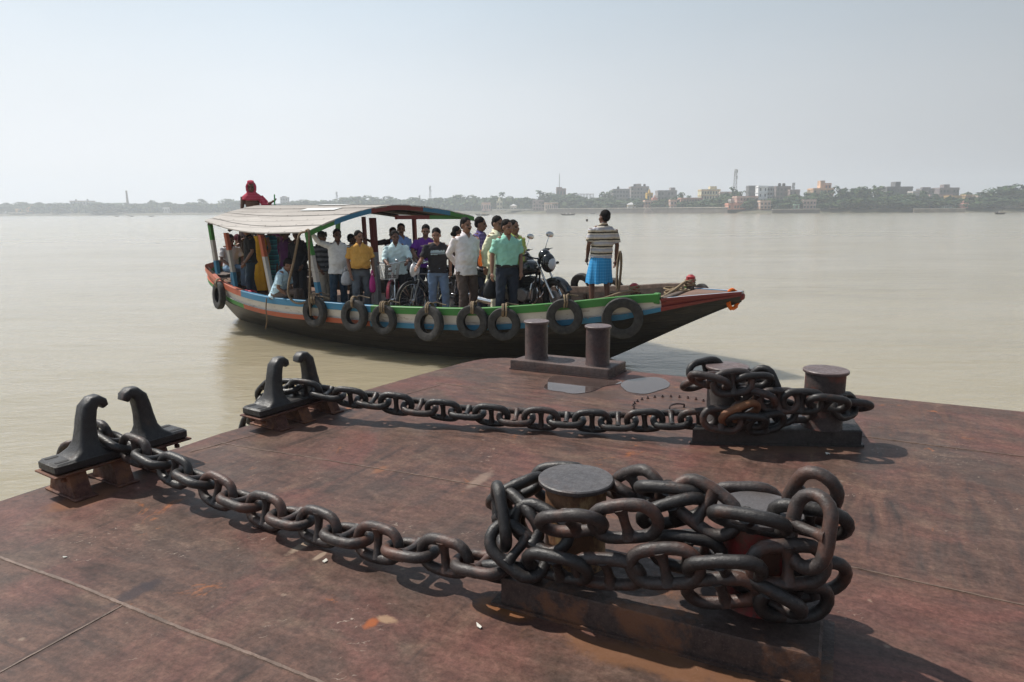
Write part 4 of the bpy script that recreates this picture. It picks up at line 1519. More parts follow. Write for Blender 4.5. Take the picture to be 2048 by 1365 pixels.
HW = [(-6.45, .10), (-6.3, .40), (-5.9, .70), (-5.4, .95), (-4.7, 1.30), (-3.7, 1.62), (-2.45, 1.86), (-1, 1.95), (.1, 1.95), (1.2, 1.89), (2.1, 1.75), (2.9, 1.55), (3.64, 1.30), (4.35, 1.04), (4.8, .86), (5.3, .50), (5.85, .075)]
ZS = [(-6.45, 1.33), (-5.4, 1.2), (-4.7, 1.10), (-3.7, .97), (-2.45, .905), (-1, .915), (.1, .92), (1.2, .95), (2.1, .98), (2.9, 1.05), (3.64, 1.13), (4.35, 1.22), (4.8, 1.255), (5.85, 1.27)]
ZK = [(-6.45, .98), (-6.2, .52), (-5.9, .12), (-5.4, -.18), (-4, -.38), (-1, -.45), (2, -.42), (3.1, -.25), (3.72, 0.0), (4.4, .36), (5.0, .68), (5.53, .95), (5.85, 1.10)]
HB = [(-6.45, .03), (-5.9, .06), (-4.7, .42), (-3.67, .70), (-2.45, 1.0), (-.84, 1.25), (1.2, 1.2), (2.5, .72), (3.2, .36), (3.72, .06), (5.85, .02)]
ZD = [(-6.3, .95), (-5, .75), (-4, .64), (-2, .57), (0, .56), (2, .60), (3, .72), (3.8, .90), (4.8, 1.10), (5.85, 1.20)]


def zd(x):
    return lut(ZD, x)


def painted(name, c, wear=(0.20, 0.15, 0.11), amount=0.5, rough=0.5):
    t = NT(name)
    p = t.pos('object')
    n1 = t.noise(t.mapping(p, (1.5, 6, 9)), 2.2, 6, 0.66, 0.3)
    n2 = t.noise(p, 26, 5, 0.65)
    n3 = t.noise(p, 1.6, 4, 0.6)
    lo = 0.72 - amount * 0.18
    cc = t.mix(t.ramp(n3, [(0.35, 0.0), (0.7, 0.30)]), c, tuple(0.55 * x + 0.03 for x in c))
    cc = t.mix(t.ramp(n1, [(lo, 0.0), (lo + 0.06, 0.85)]), cc, wear)
    cc = t.mix(t.ramp(n2, [(0.60, 0.0), (0.75, 0.5)]), cc, tuple(0.4 * x for x in c))
    return t.set(cc, rough, 0, t.bump(n1, 0.35, 0.006), 0.35)


M_BLUE = painted('blue_boat_paint', (0.038, 0.19, 0.33))
M_GREEN = painted('green_boat_paint', (0.05, 0.21, 0.04))
M_ORANGE = painted('orange_boat_paint', (0.42, 0.10, 0.045))
M_WHITE = painted('white_boat_paint', (0.60, 0.57, 0.54), (0.30, 0.25, 0.21), 0.75)
M_REDP = painted('dark_red_boat_paint', (0.20, 0.030, 0.026), (0.10, 0.06, 0.05), 0.6)
M_POSTWHITE = painted('shaded_white_post_paint', (0.44, 0.42, 0.40), (0.24, 0.20, 0.17), 0.7)  # white paint dulled so the colour carries the canopy posts' shade
M_REDHEAD = painted('red_bollard_paint', (0.36, 0.035, 0.04), (0.12, 0.05, 0.04), 0.3)


def hull_mat():
    t = NT('tarred_hull_planks')
    p = t.pos('object')
    n1 = t.noise(t.mapping(p, (0.7, 2, 7)), 2.0, 6, 0.65)
    n2 = t.noise(p, 18, 5, 0.7)
    sp = t.n('ShaderNodeSeparateXYZ')
    t.l(p, sp.inputs[0])
    cc = t.ramp(n1, [(0.3, (0.016, 0.014, 0.013)), (0.55, (0.040, 0.034, 0.030)), (0.75, (0.085, 0.072, 0.062))])
    edge = t.math('ADD', sp.outputs['Z'], t.math('MULTIPLY', n1, 0.22))
    cc = t.mix(t.ramp(edge, [(0.12, 0.8), (0.42, 0.0)]), cc, (0.115, 0.098, 0.076))        # dried silt along the waterline
    cc = t.mix(0.4, cc, t.mix(1.0, cc, t.ramp(n2, [(0.3, 0.5), (0.7, 1.5)]), 'MULTIPLY'))
    seamz = t.math('FRACT', t.math('MULTIPLY', t.math('ADD', sp.outputs['Z'], 2), 7.2))
    jn = t.ramp(t.math('ABSOLUTE', t.math('SUBTRACT', seamz, 0.5)), [(0.44, 0.0), (0.485, 1.0)])
    cc = t.mix(t.math('MULTIPLY', jn, 0.6), cc, (0.010, 0.009, 0.008))
    nx_ = t.math('ABSOLUTE', t.math('SUBTRACT', t.math('FRACT', t.math('MULTIPLY', sp.outputs['X'], 3.1)), 0.5))
    nz_ = t.math('ABSOLUTE', t.math('SUBTRACT', seamz, 0.25))
    nl_ = t.ramp(t.math('ADD', nx_, nz_), [(0.05, 0.6), (0.10, 0.0)])
    cc = t.mix(nl_, cc, (0.11, 0.07, 0.045))
    hb_ = t.math('SUBTRACT', t.math('MULTIPLY', n1, 0.6), jn)
    return t.set(cc, 0.48, 0, t.bump(hb_, 0.6, 0.012), 0.4)


def plank_mat(name, c1, c2, width=0.16, axis='Y', nails=True):
    """weathered boards laid side by side, joints and grain in the material"""
    t = NT(name)
    p = t.pos('object')
    sp = t.n('ShaderNodeSeparateXYZ')
    t.l(p, sp.inputs[0])
    a = sp.outputs[axis]
    other = sp.outputs['X' if axis == 'Y' else 'Y']
    cell = t.math('DIVIDE', a, width)
    fr = t.math('FRACT', cell)
    idn = t.math('FLOOR', cell)
    wnz = t.n('ShaderNodeTexWhiteNoise', noise_dimensions='1D')
    t.l(idn, wnz.inputs['W'])
    gs = (1.2, 16, 8) if axis == 'Y' else (16, 1.2, 8)
    gr = t.noise(t.mapping(p, gs), 2.0, 6, 0.65)
    big = t.noise(p, 1.3, 4, 0.6)
    f = t.math('ADD', t.math('MULTIPLY', gr, 0.55), t.math('ADD', t.math('MULTIPLY', wnz.outputs['Value'], 0.28), t.math('MULTIPLY', big, 0.25)))
    cc = t.ramp(f, [(0.30, c1), (0.75, c2)])
    joint = t.ramp(t.math('ABSOLUTE', t.math('SUBTRACT', fr, 0.5)), [(0.455, 0.0), (0.485, 0.8)])
    cc = t.mix(joint, cc, tuple(0.25 * x for x in c1))
    if nails:
        nx_ = t.math('ABSOLUTE', t.math('SUBTRACT', t.math('FRACT', t.math('DIVIDE', other, 0.42)), 0.5))
        ny_ = t.math('ABSOLUTE', t.math('SUBTRACT', fr, 0.2))
        dd = t.math('ADD', t.math('MULTIPLY', nx_, 0.42), t.math('MULTIPLY', ny_, width))
        cc = t.mix(t.ramp(dd, [(0.016, 0.8), (0.026, 0.0)]), cc, (0.05, 0.035, 0.03))
    b = t.bump(t.math('SUBTRACT', gr, joint), 0.5, 0.006)
    return t.set(cc, 0.7, 0, b, 0.25)


M_HULL = hull_mat()
M_ROOF = plank_mat('weathered_roof_boards', (0.26, 0.228, 0.202), (0.54, 0.50, 0.46), 0.2857, 'Y')
M_ROOFPATCH = P('pale_roof_patch', (0.68, 0.68, 0.66), 0.65, 0.12, 6)
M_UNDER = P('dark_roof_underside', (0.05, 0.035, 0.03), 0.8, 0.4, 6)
M_DECKW = plank_mat('reddish_deck_boards', (0.13, 0.075, 0.055), (0.27, 0.175, 0.13), 0.2, 'Y', False)
M_WOOD = P('grey_brown_boat_wood', (0.13, 0.095, 0.075), 0.75, 0.5, 9, 0.4, 30, coord='object')
M_DARKWOOD = P('dark_boat_wood', (0.055, 0.042, 0.034), 0.75, 0.5, 7, 0.4, 30, coord='object')
M_ROPE = P('tan_rope', (0.30, 0.225, 0.14), 0.9, 0.35, 60, 0.8, 160)
M_ROPE_D = P('brown_rope', (0.20, 0.145, 0.095), 0.9, 0.35, 60, 0.8, 160)
M_RUBBER = P('tyre_rubber', (0.034, 0.031, 0.029), 0.75, 0.5, 14, 0.5, 60)

ferry = empty('ferry_boat', BM, 'long wooden passenger ferry with plank canopy, painted strakes and tarred hull', 'boat')
NS = 72
XS = [-6.45 + (5.85 + 6.45) * i / NS for i in range(NS + 1)]


def sect(x, side):
    h, zs, zk, hb = lut(HW, x), lut(ZS, x), lut(ZK, x), lut(HB, x)
    sc_ = min(1.0, max(0.12, (zs - zk) / 0.9))
    k = min(1, h / 0.5)
    d1, d2, d3, d4 = 0.115 * sc_, 0.27 * sc_, 0.275 * sc_, 0.365 * sc_
    pts = [(h + .028 * k, zs), (h + .028 * k, zs - d1), (h + .002, zs - d1 - .003), (h - .045 * k, zs - d2), (h - .010 * k, zs - d3), (h - .022 * k, zs - d4), (h - .07 * k, zs - d4 - .004)]
    zc = zs - d4 - .004
    hc = h - .07 * k
    wl = max(zk + 0.02, 0.0)
    for t in (0.25, 0.5, 0.75, 1.0):
        e = t ** 1.25
        pts.append((hc + (hb - hc) * e, zc + (wl - zc) * t))
    for t in (0.4, 0.75, 1.0):
        pts.append((hb * (1 - t) ** 0.7 if t < 1 else 0.0, wl + (zk - wl) * t))
    return [Vector((x, side * max(0.0, y), z)) for y, z in pts]


def rows(i0, i1, x0=None, x1=None, side=-1):
    xs_ = [x for x in XS if (x0 is None or x > x0) and (x1 is None or x < x1)]
    if x0 is not None:
        xs_ = [x0] + xs_
    if x1 is not None:
        xs_ = xs_ + [x1]
    return [sect(x, side)[i0:i1 + 1] for x in xs_]


hm = MB()
for side in (-1, 1):
    rr_ = rows(6, 13, side=side)
    hm.loft(rr_, False, 0, False)
e0, e1 = sect(XS[0], -1), sect(XS[0], 1)
hm.add(e0 + e1[::-1], [tuple(range(len(e0) * 2))])
e0, e1 = sect(XS[-1], -1), sect(XS[-1], 1)
hm.add(e0 + e1[::-1], [tuple(range(len(e0) * 2))])
hm.build('hull', M_HULL, ferry, 50)
BOWX = 4.84
for side in (-1, 1):
    sm = MB()
    sm.loft(rows(2, 4, -5.2, BOWX, side), False, 0, False)
    sm.build('strake', M_WHITE, ferry, 30)
    sm = MB()
    sm.loft(rows(0, 4, None, -5.2, side), False, 1, False)
    sm.loft(rows(4, 6, None, -4.45, side), False, 0, False)
    sm.build('stern_plank', [M_GREEN, M_ORANGE], ferry, 30)
    rm = MB()
    for x0, x1, mi in ((-4.45, -3.55, 0), (-3.55, .05, 1), (.05, BOWX, 2)):
        rm.loft(rows(4, 6, x0, x1, side), False, mi, False)
    rm.build('rub_rail', [M_GREEN, M_ORANGE, M_BLUE], ferry, 30)
    bw = MB()
    bw.loft(rows(2, 6, BOWX, None, side), False, 0, False)
    bw.build('bow_plank', M_REDP, ferry, 30)
    gm = MB()
    for x0, x1, mi in ((-5.2, -3.55, 1), (-3.55, .12, 0), (.12, BOWX - .03, 2)):
        xs_ = [x0] + [x for x in XS if x0 < x < x1] + [x1]
        rings = []
        for x in xs_:
            h, zs = lut(HW, x), lut(ZS, x)
            rings.append([Vector((x, side * (h + .03), zs - .118)), Vector((x, side * (h + .03), zs - .004)), Vector((x, side * (h + .02), zs + .004)), Vector((x, side * (h - .06), zs + .004)), Vector((x, side * (h - .07), zs - .004)), Vector((x, side * (h - .07), zs - .118))])
        gm.loft(rings if side > 0 else [r[::-1] for r in rings], True, mi)
    gm.build('gunwale', [M_BLUE, M_ORANGE, M_GREEN] if side < 0 else [M_WOOD, M_WOOD, M_WOOD], ferry, 30)
    im = MB()
    rings = []
    xs_ = [-6.2] + [x for x in XS if -6.2 < x < BOWX - .03] + [BOWX - .03]
    for x in xs_:
        h, zs = lut(HW, x), lut(ZS, x)
        rings.append([Vector((x, side * (h - .066), zs - .01)), Vector((x, side * (h - .08), zd(x) + .01)), Vector((x, side * (h - .08), zd(x) - .05))])
    im.loft(rings, False, 0, False)
    im.build('bulwark_lining', M_DARKWOOD, ferry, 30)
    x = -4.9
    while x < 4.75:
        h, zs = lut(HW, x), lut(ZS, x)
        rb = MB()
        hh = zs - .12 - zd(x)
        if hh > 0.06:
            rb.box((x, side * (h - .105), zd(x) + hh / 2), (.06, .05, hh))
            rb.build('rib', M_DARKWOOD, ferry, 0)
        x += 0.62
dm = MB()
dr = []
for x in [x for x in XS if -6.3 < x < 5.8] + [5.82]:
    h = lut(HW, x) - (.075 if x < BOWX - .05 else .0) - (.02 if x > 5.5 else 0)
    z = zd(x) if x < BOWX else lut(ZS, x) - .118 * min(1, max(.12, (lut(ZS, x) - lut(ZK, x)) / .9)) + .006
    z = min(z, lut(ZS, x) - .02)
    dr.append([Vector((x, -h, z)), Vector((x, -h * .5, z + .012)), Vector((x, 0, z + .018)), Vector((x, h * .5, z + .012)), Vector((x, h, z))])
dm.loft(dr, False, 0, False)
dm.build('deck', M_DECKW, ferry, 30)
# painted cap rails round the bow, meeting at the knob
for side, m_ in ((-1, [M_BLUE, M_WHITE, M_REDP]), (1, [M_BLUE, M_WHITE, M_REDP])):
    cm_ = MB()
    xs_ = [BOWX + (5.86 - BOWX) * i / 12 for i in range(13)]
    for k, (a, b) in enumerate(((0.0, .022), (.022, .06), (.06, .10))):
        rings = []
        for x in xs_:
            h = lut(HW, x)
            zz = lut(ZS, x) - .118 * min(1, max(.12, (lut(ZS, x) - lut(ZK, x)) / .9)) + .012
            y0, y1 = max(.0, h - a * 1.1 + .012), max(.0, h - b * 1.1 + .012)
            rings.append([Vector((x, side * y0, zz - .03)), Vector((x, side * y0, zz + .008)), Vector((x, side * y1, zz + .008)), Vector((x, side * y1, zz - .03))])
        cm_.loft(rings if side < 0 else [r[::-1] for r in rings], True, 2 - k)
    cm_.build('bow_cap_rail', m_, ferry, 30)
km = MB()
km.tube([(5.60, 0, 1.15), (5.76, 0, 1.18), (5.86, 0, 1.185), (5.89, 0, 1.185)], [.05, .068, .06, .04], 10)
km.build('stem_knob', M_REDP, ferry)
bbm = MB()                                               # rail end boards and breast beam at the bow
for side in (-1, 1):
    bbm.bbox((4.78, side * .83, 1.19), (.09, .10, .16), .01)
bbm.build('rail_end', M_GREEN, ferry, 30)
thw = MB()
thw.bbox((4.86, 0, 1.175), (.10, 1.62, .06), .012)
thw.build('breast_beam', M_WOOD, ferry, 30)
for (px_, py_, yy) in ((1268, 596, -.15), (1380, 592, .62)):
    q = bl(px_, py_, yy)
    bt = MB()
    zt_ = bl(px_, 566 if px_ < 1300 else 549, yy).z
    zb_ = zd(q.x) - .02
    if px_ < 1300:
        zt_ = bl(px_, 566, yy).z
    bt.bbox((q.x, yy, (zb_ + zt_ - .15) / 2), (.11, .11, zt_ - .15 - zb_), .015)
    hb_ = bt.build('mooring_post', M_WOOD, ferry, 30)
    hd = MB()
    hd.bbox((q.x, yy, zt_ - .09), (.135, .15, .17), .035)
    hd.build('post_head', M_REDHEAD, hb_, 30)

# ---- plank canopy
EAVE_N = [(-4.70, 2.31), (-3.7, 2.17), (-2.65, 2.105), (-1.25, 2.13)]
RY = [(-4.70, 1.60), (-3.7, 1.80), (-2.65, 1.95), (-1.25, 2.0)]


def roof_pt(u, w, dz=0.0):                               # u 0..1 stern to front, w -1..1 near to far
    xr = -4.52 - 0.30 * (1 - w * w) + 0.05 * w
    xf = -0.82 + 0.47 * w
    x = xr + (xf - xr) * u
    xn = max(-4.7, min(-1.25, -4.7 + 3.45 * u))
    en = lut(EAVE_N, xn)
    ef = 2.50 - 0.14 * u
    ridge = 2.63 - 0.025 * u
    y = w * lut(RY, xn)
    e = en if w < 0 else ef
    z = ridge - (ridge - e) * abs(w) ** (1.25 + .5 * u)
    return Vector((x, y, z + dz))


rf = MB()
NP = 14
for k in range(NP):
    w0, w1 = -1 + 2 * k / NP, -1 + 2 * (k + 1) / NP
    jog = 0.03 * noise.noise(Vector((k * 3.3, 0, 0)))
    lift = 0.006 * (k % 2) + 0.004 * noise.noise(Vector((k, 5, 0)))
    tp, bt_ = [], []
    for i in range(13):
        u = -0.008 + jog * .4 + (1.012) * i / 12
        tp.append([roof_pt(u, w0 + .004, .022 + lift), roof_pt(u, (w0 + w1) / 2, .026 + lift), roof_pt(u, w1 - .004, .022 + lift)])
        bt_.append([roof_pt(u, w1 - .004, .0), roof_pt(u, (w0 + w1) / 2, .002), roof_pt(u, w0 + .004, .0)])
    rf.loft([a + b for a, b in zip(tp, bt_)], True, 0)
canopy = rf.build('canopy_roof', M_ROOF, ferry, 30)
for (u0, u1, w0, w1) in ((.50, .70, -.10, .02), (.55, .80, -.40, -.30)):
    pm = MB()
    pm.loft([[roof_pt(u, w0, .034), roof_pt(u, w1, .034), roof_pt(u, w1, .041), roof_pt(u, w0, .041)][::-1] for u in (u0, (u0 + u1) / 2, u1)], True)
    pm.build('roof_patch', M_ROOFPATCH, canopy, 30)
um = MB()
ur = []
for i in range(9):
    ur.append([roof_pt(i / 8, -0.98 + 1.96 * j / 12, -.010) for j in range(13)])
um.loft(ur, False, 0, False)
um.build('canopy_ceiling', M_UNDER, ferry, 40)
for u in (.02, .27, .52, .77):
    am = MB()
    am.tube([roof_pt(u, -0.97 + 1.94 * j / 14, -.045) for j in range(15)], .035, 4, True)
    am.build('canopy_rafter', M_DARKWOOD, ferry, 30)
fm = MB()
for w0, w1, mi in ((-1.0, -.72, 0), (-.72, -.32, 1), (-.32, .30, 2), (.30, .66, 1), (.66, 1.0, 0)):
    rings = []
    for j in range(7):
        w = w0 + (w1 - w0) * j / 6
        p = roof_pt(1.0, w)
        rings.append([p + Vector((-.03, 0, -.075)), p + Vector((.022, 0, -.075)), p + Vector((.022, 0, .012)), p + Vector((-.03, 0, .012))])
    fm.loft(rings, True, mi)
fm.build('front_arch', [M_GREEN, M_BLUE, M_REDP], ferry, 30)


def post(base, top, w, bands, name='canopy_post'):
    base, top = Vector(base), Vector(top)
    m = MB()
    for (a, b, mi) in bands:
        p, q = base.lerp(top, a), base.lerp(top, b)
        h = w / 2
        m.loft([[p + Vector((x * h, y * h, 0)) for x, y in ((-1, -1), (1, -1), (1, 1), (-1, 1))], [q + Vector((x * h, y * h, 0)) for x, y in ((-1, -1), (1, -1), (1, 1), (-1, 1))]], True, mi)
    return m.build(name, [M_BLUE, M_POSTWHITE, M_GREEN, M_ORANGE, M_REDP], ferry, 20)


three = lambda top: ((0, .27, 0), (.27, .68, 1), (.68, 1, top))
post(bl(436, 548, -1.42), bl(420, 448, -1.5), .075, three(2))
post(bl(471, 573, -1.62), bl(452, 466, -1.7), .072, three(3))
post(bl(546, 597, -1.80), bl(521, 470, -1.85), .075, ((0, .66, 1), (.66, 1, 3)))
post(bl(640, 599, -1.86), bl(616, 469, -1.9), .080, three(2))
p_ = bl(745, 436, 0.0)
post((p_.x + .06, 0.0, zd(p_.x)), p_, .105, ((0, .62, 1), (.62, 1, 4)))
p_ = bl(727, 434, 1.05)
post((p_.x + .05, 1.05, zd(p_.x)), p_, .07, ((0, .3, 0), (.3, .6, 1), (.6, 1, 4)))
p_ = bl(828, 437, 1.86)
post((p_.x + .04, 1.84, .85), p_, .075, ((0, .2, 0), (.2, .66, 1), (.66, 1, 4)))
p_ = bl(676, 446, 1.75)
post((p_.x, 1.62, .9), p_, .085, ((0, .3, 0), (.3, 1, 2)))
p_ = bl(937, 437, 1.93)
post((p_.x + .03, 1.86, .9), p_, .05, ((0, .9, 2), (.9, 1, 1)))
tb = MB()
a_, b_ = roof_pt(.985, 0, -.22), roof_pt(.985, .97, -.01)
c_ = a_.lerp(b_, .42)
for p, q, mi in ((a_, c_, 0), (c_, b_, 1)):
    tb.loft([[p + Vector(d) for d in ((-.03, 0, -.04), (.03, 0, -.04), (.03, 0, .04), (-.03, 0, .04))], [q + Vector(d) for d in ((-.03, 0, -.04), (.03, 0, -.04), (.03, 0, .04), (-.03, 0, .04))]], True, mi)
tb.build('tie_beam', [M_REDP, M_GREEN], ferry, 20)
# stern: raised boards, bench
st = MB()
st.bbox((-5.62, 0, 1.10), (.7, 1.3, .05), .01)
st.bbox((-5.98, .1, 1.38), (.07, .9, .06), .012)
for y in (-.35, .15, .55):
    st.bbox((-5.98, y, 1.24), (.06, .06, .24), .008)
st.build('stern_platform', M_WOOD, ferry, 30)
bn = MB()
bn.bbox((-4.6, .55, 1.0), (1.3, .35, .05), .01)
for x in (-5.1, -4.1):
    bn.bbox((x, .55, .82), (.07, .3, .34), .008)
bn.build('bench', M_WOOD, ferry, 30)

# ---- tyres hung along the sides as fenders
def tyre_mesh():
    m = MB()
    Rm, rx, ry = 0.232, 0.085, 0.068                    # outer radius ~0.3
    prof = [(-.052, -.070), (-.060, -.020), (-.066, .020), (-.058, .055), (-.040, .068), (0, .071), (.040, .068), (.058, .055), (.066, .020), (.060, -.020), (.052, -.070), (.040, -.072), (.046, -.02), (.044, .03), (0, .046), (-.044, .03), (-.046, -.02), (-.040, -.072)]
    sg = 36
    rings = []
    for i in range(sg):
        a = 2 * math.pi * i / sg
        d = Vector((math.cos(a), 0, math.sin(a)))
        rings.append([d * (Rm + q[1]) + Vector((0, q[0], 0)) for q in prof])
    rings.append(rings[0])
    m.loft(rings, False)
    return m.mesh('tyre', M_RUBBER, 35)


TYRE = tyre_mesh()


def knot_rope(path, r=.014, mat=None, name='rope', parent=None, mw=None):
    m = MB()
    m.tube(path, r, 6, True)
    return m.build(name, mat or M_ROPE, parent, 60, mw)


def tyre(px_, py_, hpx, side, label, tilt=0.0, lash=True, yaw=0.0):
    # sits against the side of the boat, axle outwards
    y = -1.9 if side < 0 else 1.9
    for _ in range(6):
        q = bl(px_, py_, y)
        y = side * (lut(HW, q.x) + .085)
    q = bl(px_, py_, y)
    dep = ((BM @ q) - EYE).length
    r = hpx / F * dep * 0.99 / 2
    dh = (lut(HW, q.x + .2) - lut(HW, q.x - .2)) / .4
    nrm = Vector((-dh * 1.0, 1, 0)).normalized()          # outward for the far side
    if side < 0:
        nrm = Vector((-dh, -1, 0)).normalized()
    ax = Vector((0, 0, 1)).cross(nrm)
    m3 = Matrix((ax, nrm, Vector((0, 0, 1)))).transposed().to_4x4()
    s = r / 0.303
    mw = BM @ Matrix.Translation(q) @ m3 @ Matrix.Rotation(R(yaw), 4, 'Z') @ Matrix.Rotation(R(tilt), 4, 'X')
    root = empty('tyre_fender', mw, label, 'tyre', 'tyres hung along the ferry')
    o = bpy.data.objects.new('tyre', TYRE)
    col.objects.link(o)
    o.parent = root
    o.matrix_local = Matrix.Diagonal((s, min(s, .95), s, 1))
    if lash:
        rnd = random.Random(int(px_))
        for j in range(3):
            k = rnd.uniform(-.05, .05)
            pth = []
            for i in range(9):
                a = math.pi * 2 * i / 8
                pth.append(Vector((k + .012 * math.cos(a * 2), .085 * math.cos(a) - .01, r - .075 + .095 * math.sin(a) + .03)))
            knot_rope(spline(pth, 2), .013, M_ROPE if j % 2 else M_ROPE_D, 'lashing', root)
        knot_rope(spline([(k, -.05, r + .02), (k * .5 + .02, -.12, r + .06), (.07, -.16, r + .045), (.13, -.175, r + .035), (.19, -.18, r + .03)], 4), .012, M_ROPE_D, 'lashing', root)


tyre(438, 591, 52, -1, 'narrow looking tyre at the ferry stern, hung by the orange rail', 4)
tyre(630, 624, 60, -1, 'tyre on the ferry directly below the green and white front canopy post', 3)
tyre(709, 632, 64, -1, 'tyre on the ferry below the man in the yellow shirt', 4)
tyre(768, 640, 60, -1, 'tyre on the ferry below the red bicycle', 3)
tyre(858, 648, 72, -1, 'tyre on the ferry hanging skewed below the youth in the black t-shirt', 8, True, 12)
tyre(945, 644, 68, -1, 'tyre with a frayed yellow rope knot below the man in white shirt and brown trousers', 3)
tyre(1008, 649, 68, -1, 'tyre on the ferry below the man in the mint green shirt', 3)
tyre(1129, 634, 74, -1, 'tyre on the ferry directly above the left post of the farthest bollard pair', 3)
tyre(1245, 637, 84, -1, 'largest tyre, nearest the bow over blue stripe', 2, False)
tyre(1165, 574, 56, 1, 'tyre top showing over the far gunwale just right of the motorcycle wheel', 10, False)
tyre(1228, 581, 50, 1, 'tyre arc on the far gunwale behind the red headed mooring post', 10, False)
tyre(1404, 590, 44, 1, 'tyre at the far bow corner beside the rail end', 4, False)

# ---- ropes
def brope(pts, label, r=.016, mat=None, n=5):
    o = knot_rope(spline([BM @ bl(*p) for p in pts], n), r, mat or M_ROPE)
    return tag(o, label, 'rope', 'ropes aboard the ferry')


brope([(613, 464, -1.98), (600, 468, -2.03), (594, 490, -2.06), (586, 530, -2.06), (578, 565, -2.08), (577, 588, -2.08), (586, 603, -2.08), (602, 607, -2.07), (622, 600, -2.02), (640, 594, -1.95), (660, 598, -1.9)], 'thick rope looping from the canopy front corner down to the blue gunwale', .022, M_ROPE_D)
brope([(612, 462, -1.97), (618, 463, -2.04), (618, 500, -2.05), (620, 550, -2.06), (619, 600, -2.08), (622, 632, -2.1)], 'rope hanging straight down from the canopy corner past the green post', .022, M_ROPE_D)
brope([(533, 597, -1.9), (532, 620, -1.95), (534, 640, -1.92), (531, 658, -1.85)], 'thin rope trailing to the water below the seated man in pale blue', .012, M_ROPE_D)
brope([(1170, 602, -1.0), (1205, 598, -.8), (1235, 588, -.55), (1262, 582, -.25), (1275, 578, -.12)], 'rope along the bow deck running to the nearer red headed post', .02)
brope([(1312, 602, -.55), (1330, 592, -.3), (1352, 578, .1), (1368, 566, .5), (1378, 564, .62), (1388, 568, .7)], 'rope slanting from bow deck up to the farther red headed post', .024)
for (cx_, cy_, yy, n_, lb) in ((1355, 594, .25, 5, 'tan rope coil lying on the bow deck beneath the slanting rope'), (1258, 594, -.45, 5, 'pale rope bundle beside the nearer red headed mooring post')):
    rnd = random.Random(n_ + cx_)
    c = bl(cx_, cy_, yy)
    c.z = zd(c.x) + .03
    pth = []
    for i in range(60):
        a = i * 0.62
        rr_ = .10 + .05 * math.sin(i * .37) + rnd.uniform(-.02, .02)
        pth.append(BM @ (c + Vector((rr_ * 1.4 * math.cos(a), rr_ * math.sin(a), .0015 * i + rnd.uniform(0, .03)))))
    tag(knot_rope(spline(pth, 2), .013, M_ROPE), lb, 'rope', 'ropes aboard the ferry')
for (cx_, cy_, yy, lb) in ((1380, 567, .62, 'rope turns wound round the farther red headed mooring post'), (1268, 580, -.15, 'rope turns wound round the nearer red headed mooring post')):
    c = bl(cx_, cy_, yy)
    pth = [BM @ (c + Vector((.085 * math.cos(i * .8) + .01 * math.sin(i), .085 * math.sin(i * .8), -.05 + .0035 * i + .01 * math.sin(i * 2.1)))) for i in range(34)]
    tag(knot_rope(spline(pth, 2), .013, M_ROPE), lb, 'rope', 'ropes aboard the ferry')

# ---- marigold garland on the stem knob
M_MARI = P('marigold_petals', (0.75, 0.145, 0.008), 0.85, 0.35, 90, 0.6, 200)
gm = MB()
gp = spline([bl(*p) for p in ((1457, 590, -.085), (1456, 602, -.10), (1459, 612, -.10), (1465, 618, -.06), (1472, 612, .0), (1475, 600, .06), (1473, 589, .09), (1467, 581, .05), (1460, 582, -.05))], 5, True)
rnd = random.Random(4)
for i, p in enumerate(gp):
    for j in range(2):
        rq = Matrix.Rotation(rnd.uniform(0, 6), 3, 'X') @ Matrix.Rotation(rnd.uniform(0, 6), 3, 'Z')
        gm.ell(p + Vector((rnd.uniform(-.012, .012), rnd.uniform(-.012, .012), rnd.uniform(-.012, .012))), (.03, .026, .021), rq, 7, 5)
tag(gm.build('marigold_garland', M_MARI, None, 30, BM), 'bright orange marigold garland hung on the tip of the ferry bow', 'garland')

# ================================================================== PEOPLE
SKINS = {
    'mid': P('brown_skin', (0.235, 0.120, 0.076), 0.5, 0.12, 12, 0.05, 80),
    'dark': P('dark_brown_skin', (0.135, 0.066, 0.043), 0.5, 0.12, 12, 0.05, 80),
    'light': P('light_brown_skin', (0.27, 0.145, 0.092), 0.5, 0.12, 12, 0.05, 80)}
M_HAIR = P('black_hair', (0.011, 0.009, 0.009), 0.75, 0.5, 30, 0.6, 120, 0, 0.12)
M_EYE = P('dark_eye', (0.012, 0.009, 0.008), 0.25, 0.1, 9)
M_LIP = P('lips', (0.15, 0.058, 0.048), 0.5, 0.1, 9)
M_BELT = P('black_belt_leather', (0.018, 0.014, 0.012), 0.4, 0.3, 20)
M_SHOE = P('dark_sandal', (0.03, 0.022, 0.018), 0.6, 0.3, 20)


def cloth(name, c, var=0.12, rough=0.85):
    return P(name, tuple(min(.80, x * 1.18 + .004) for x in c), rough, var, 14, 0.35, 30, 0, 0.2, 'object')


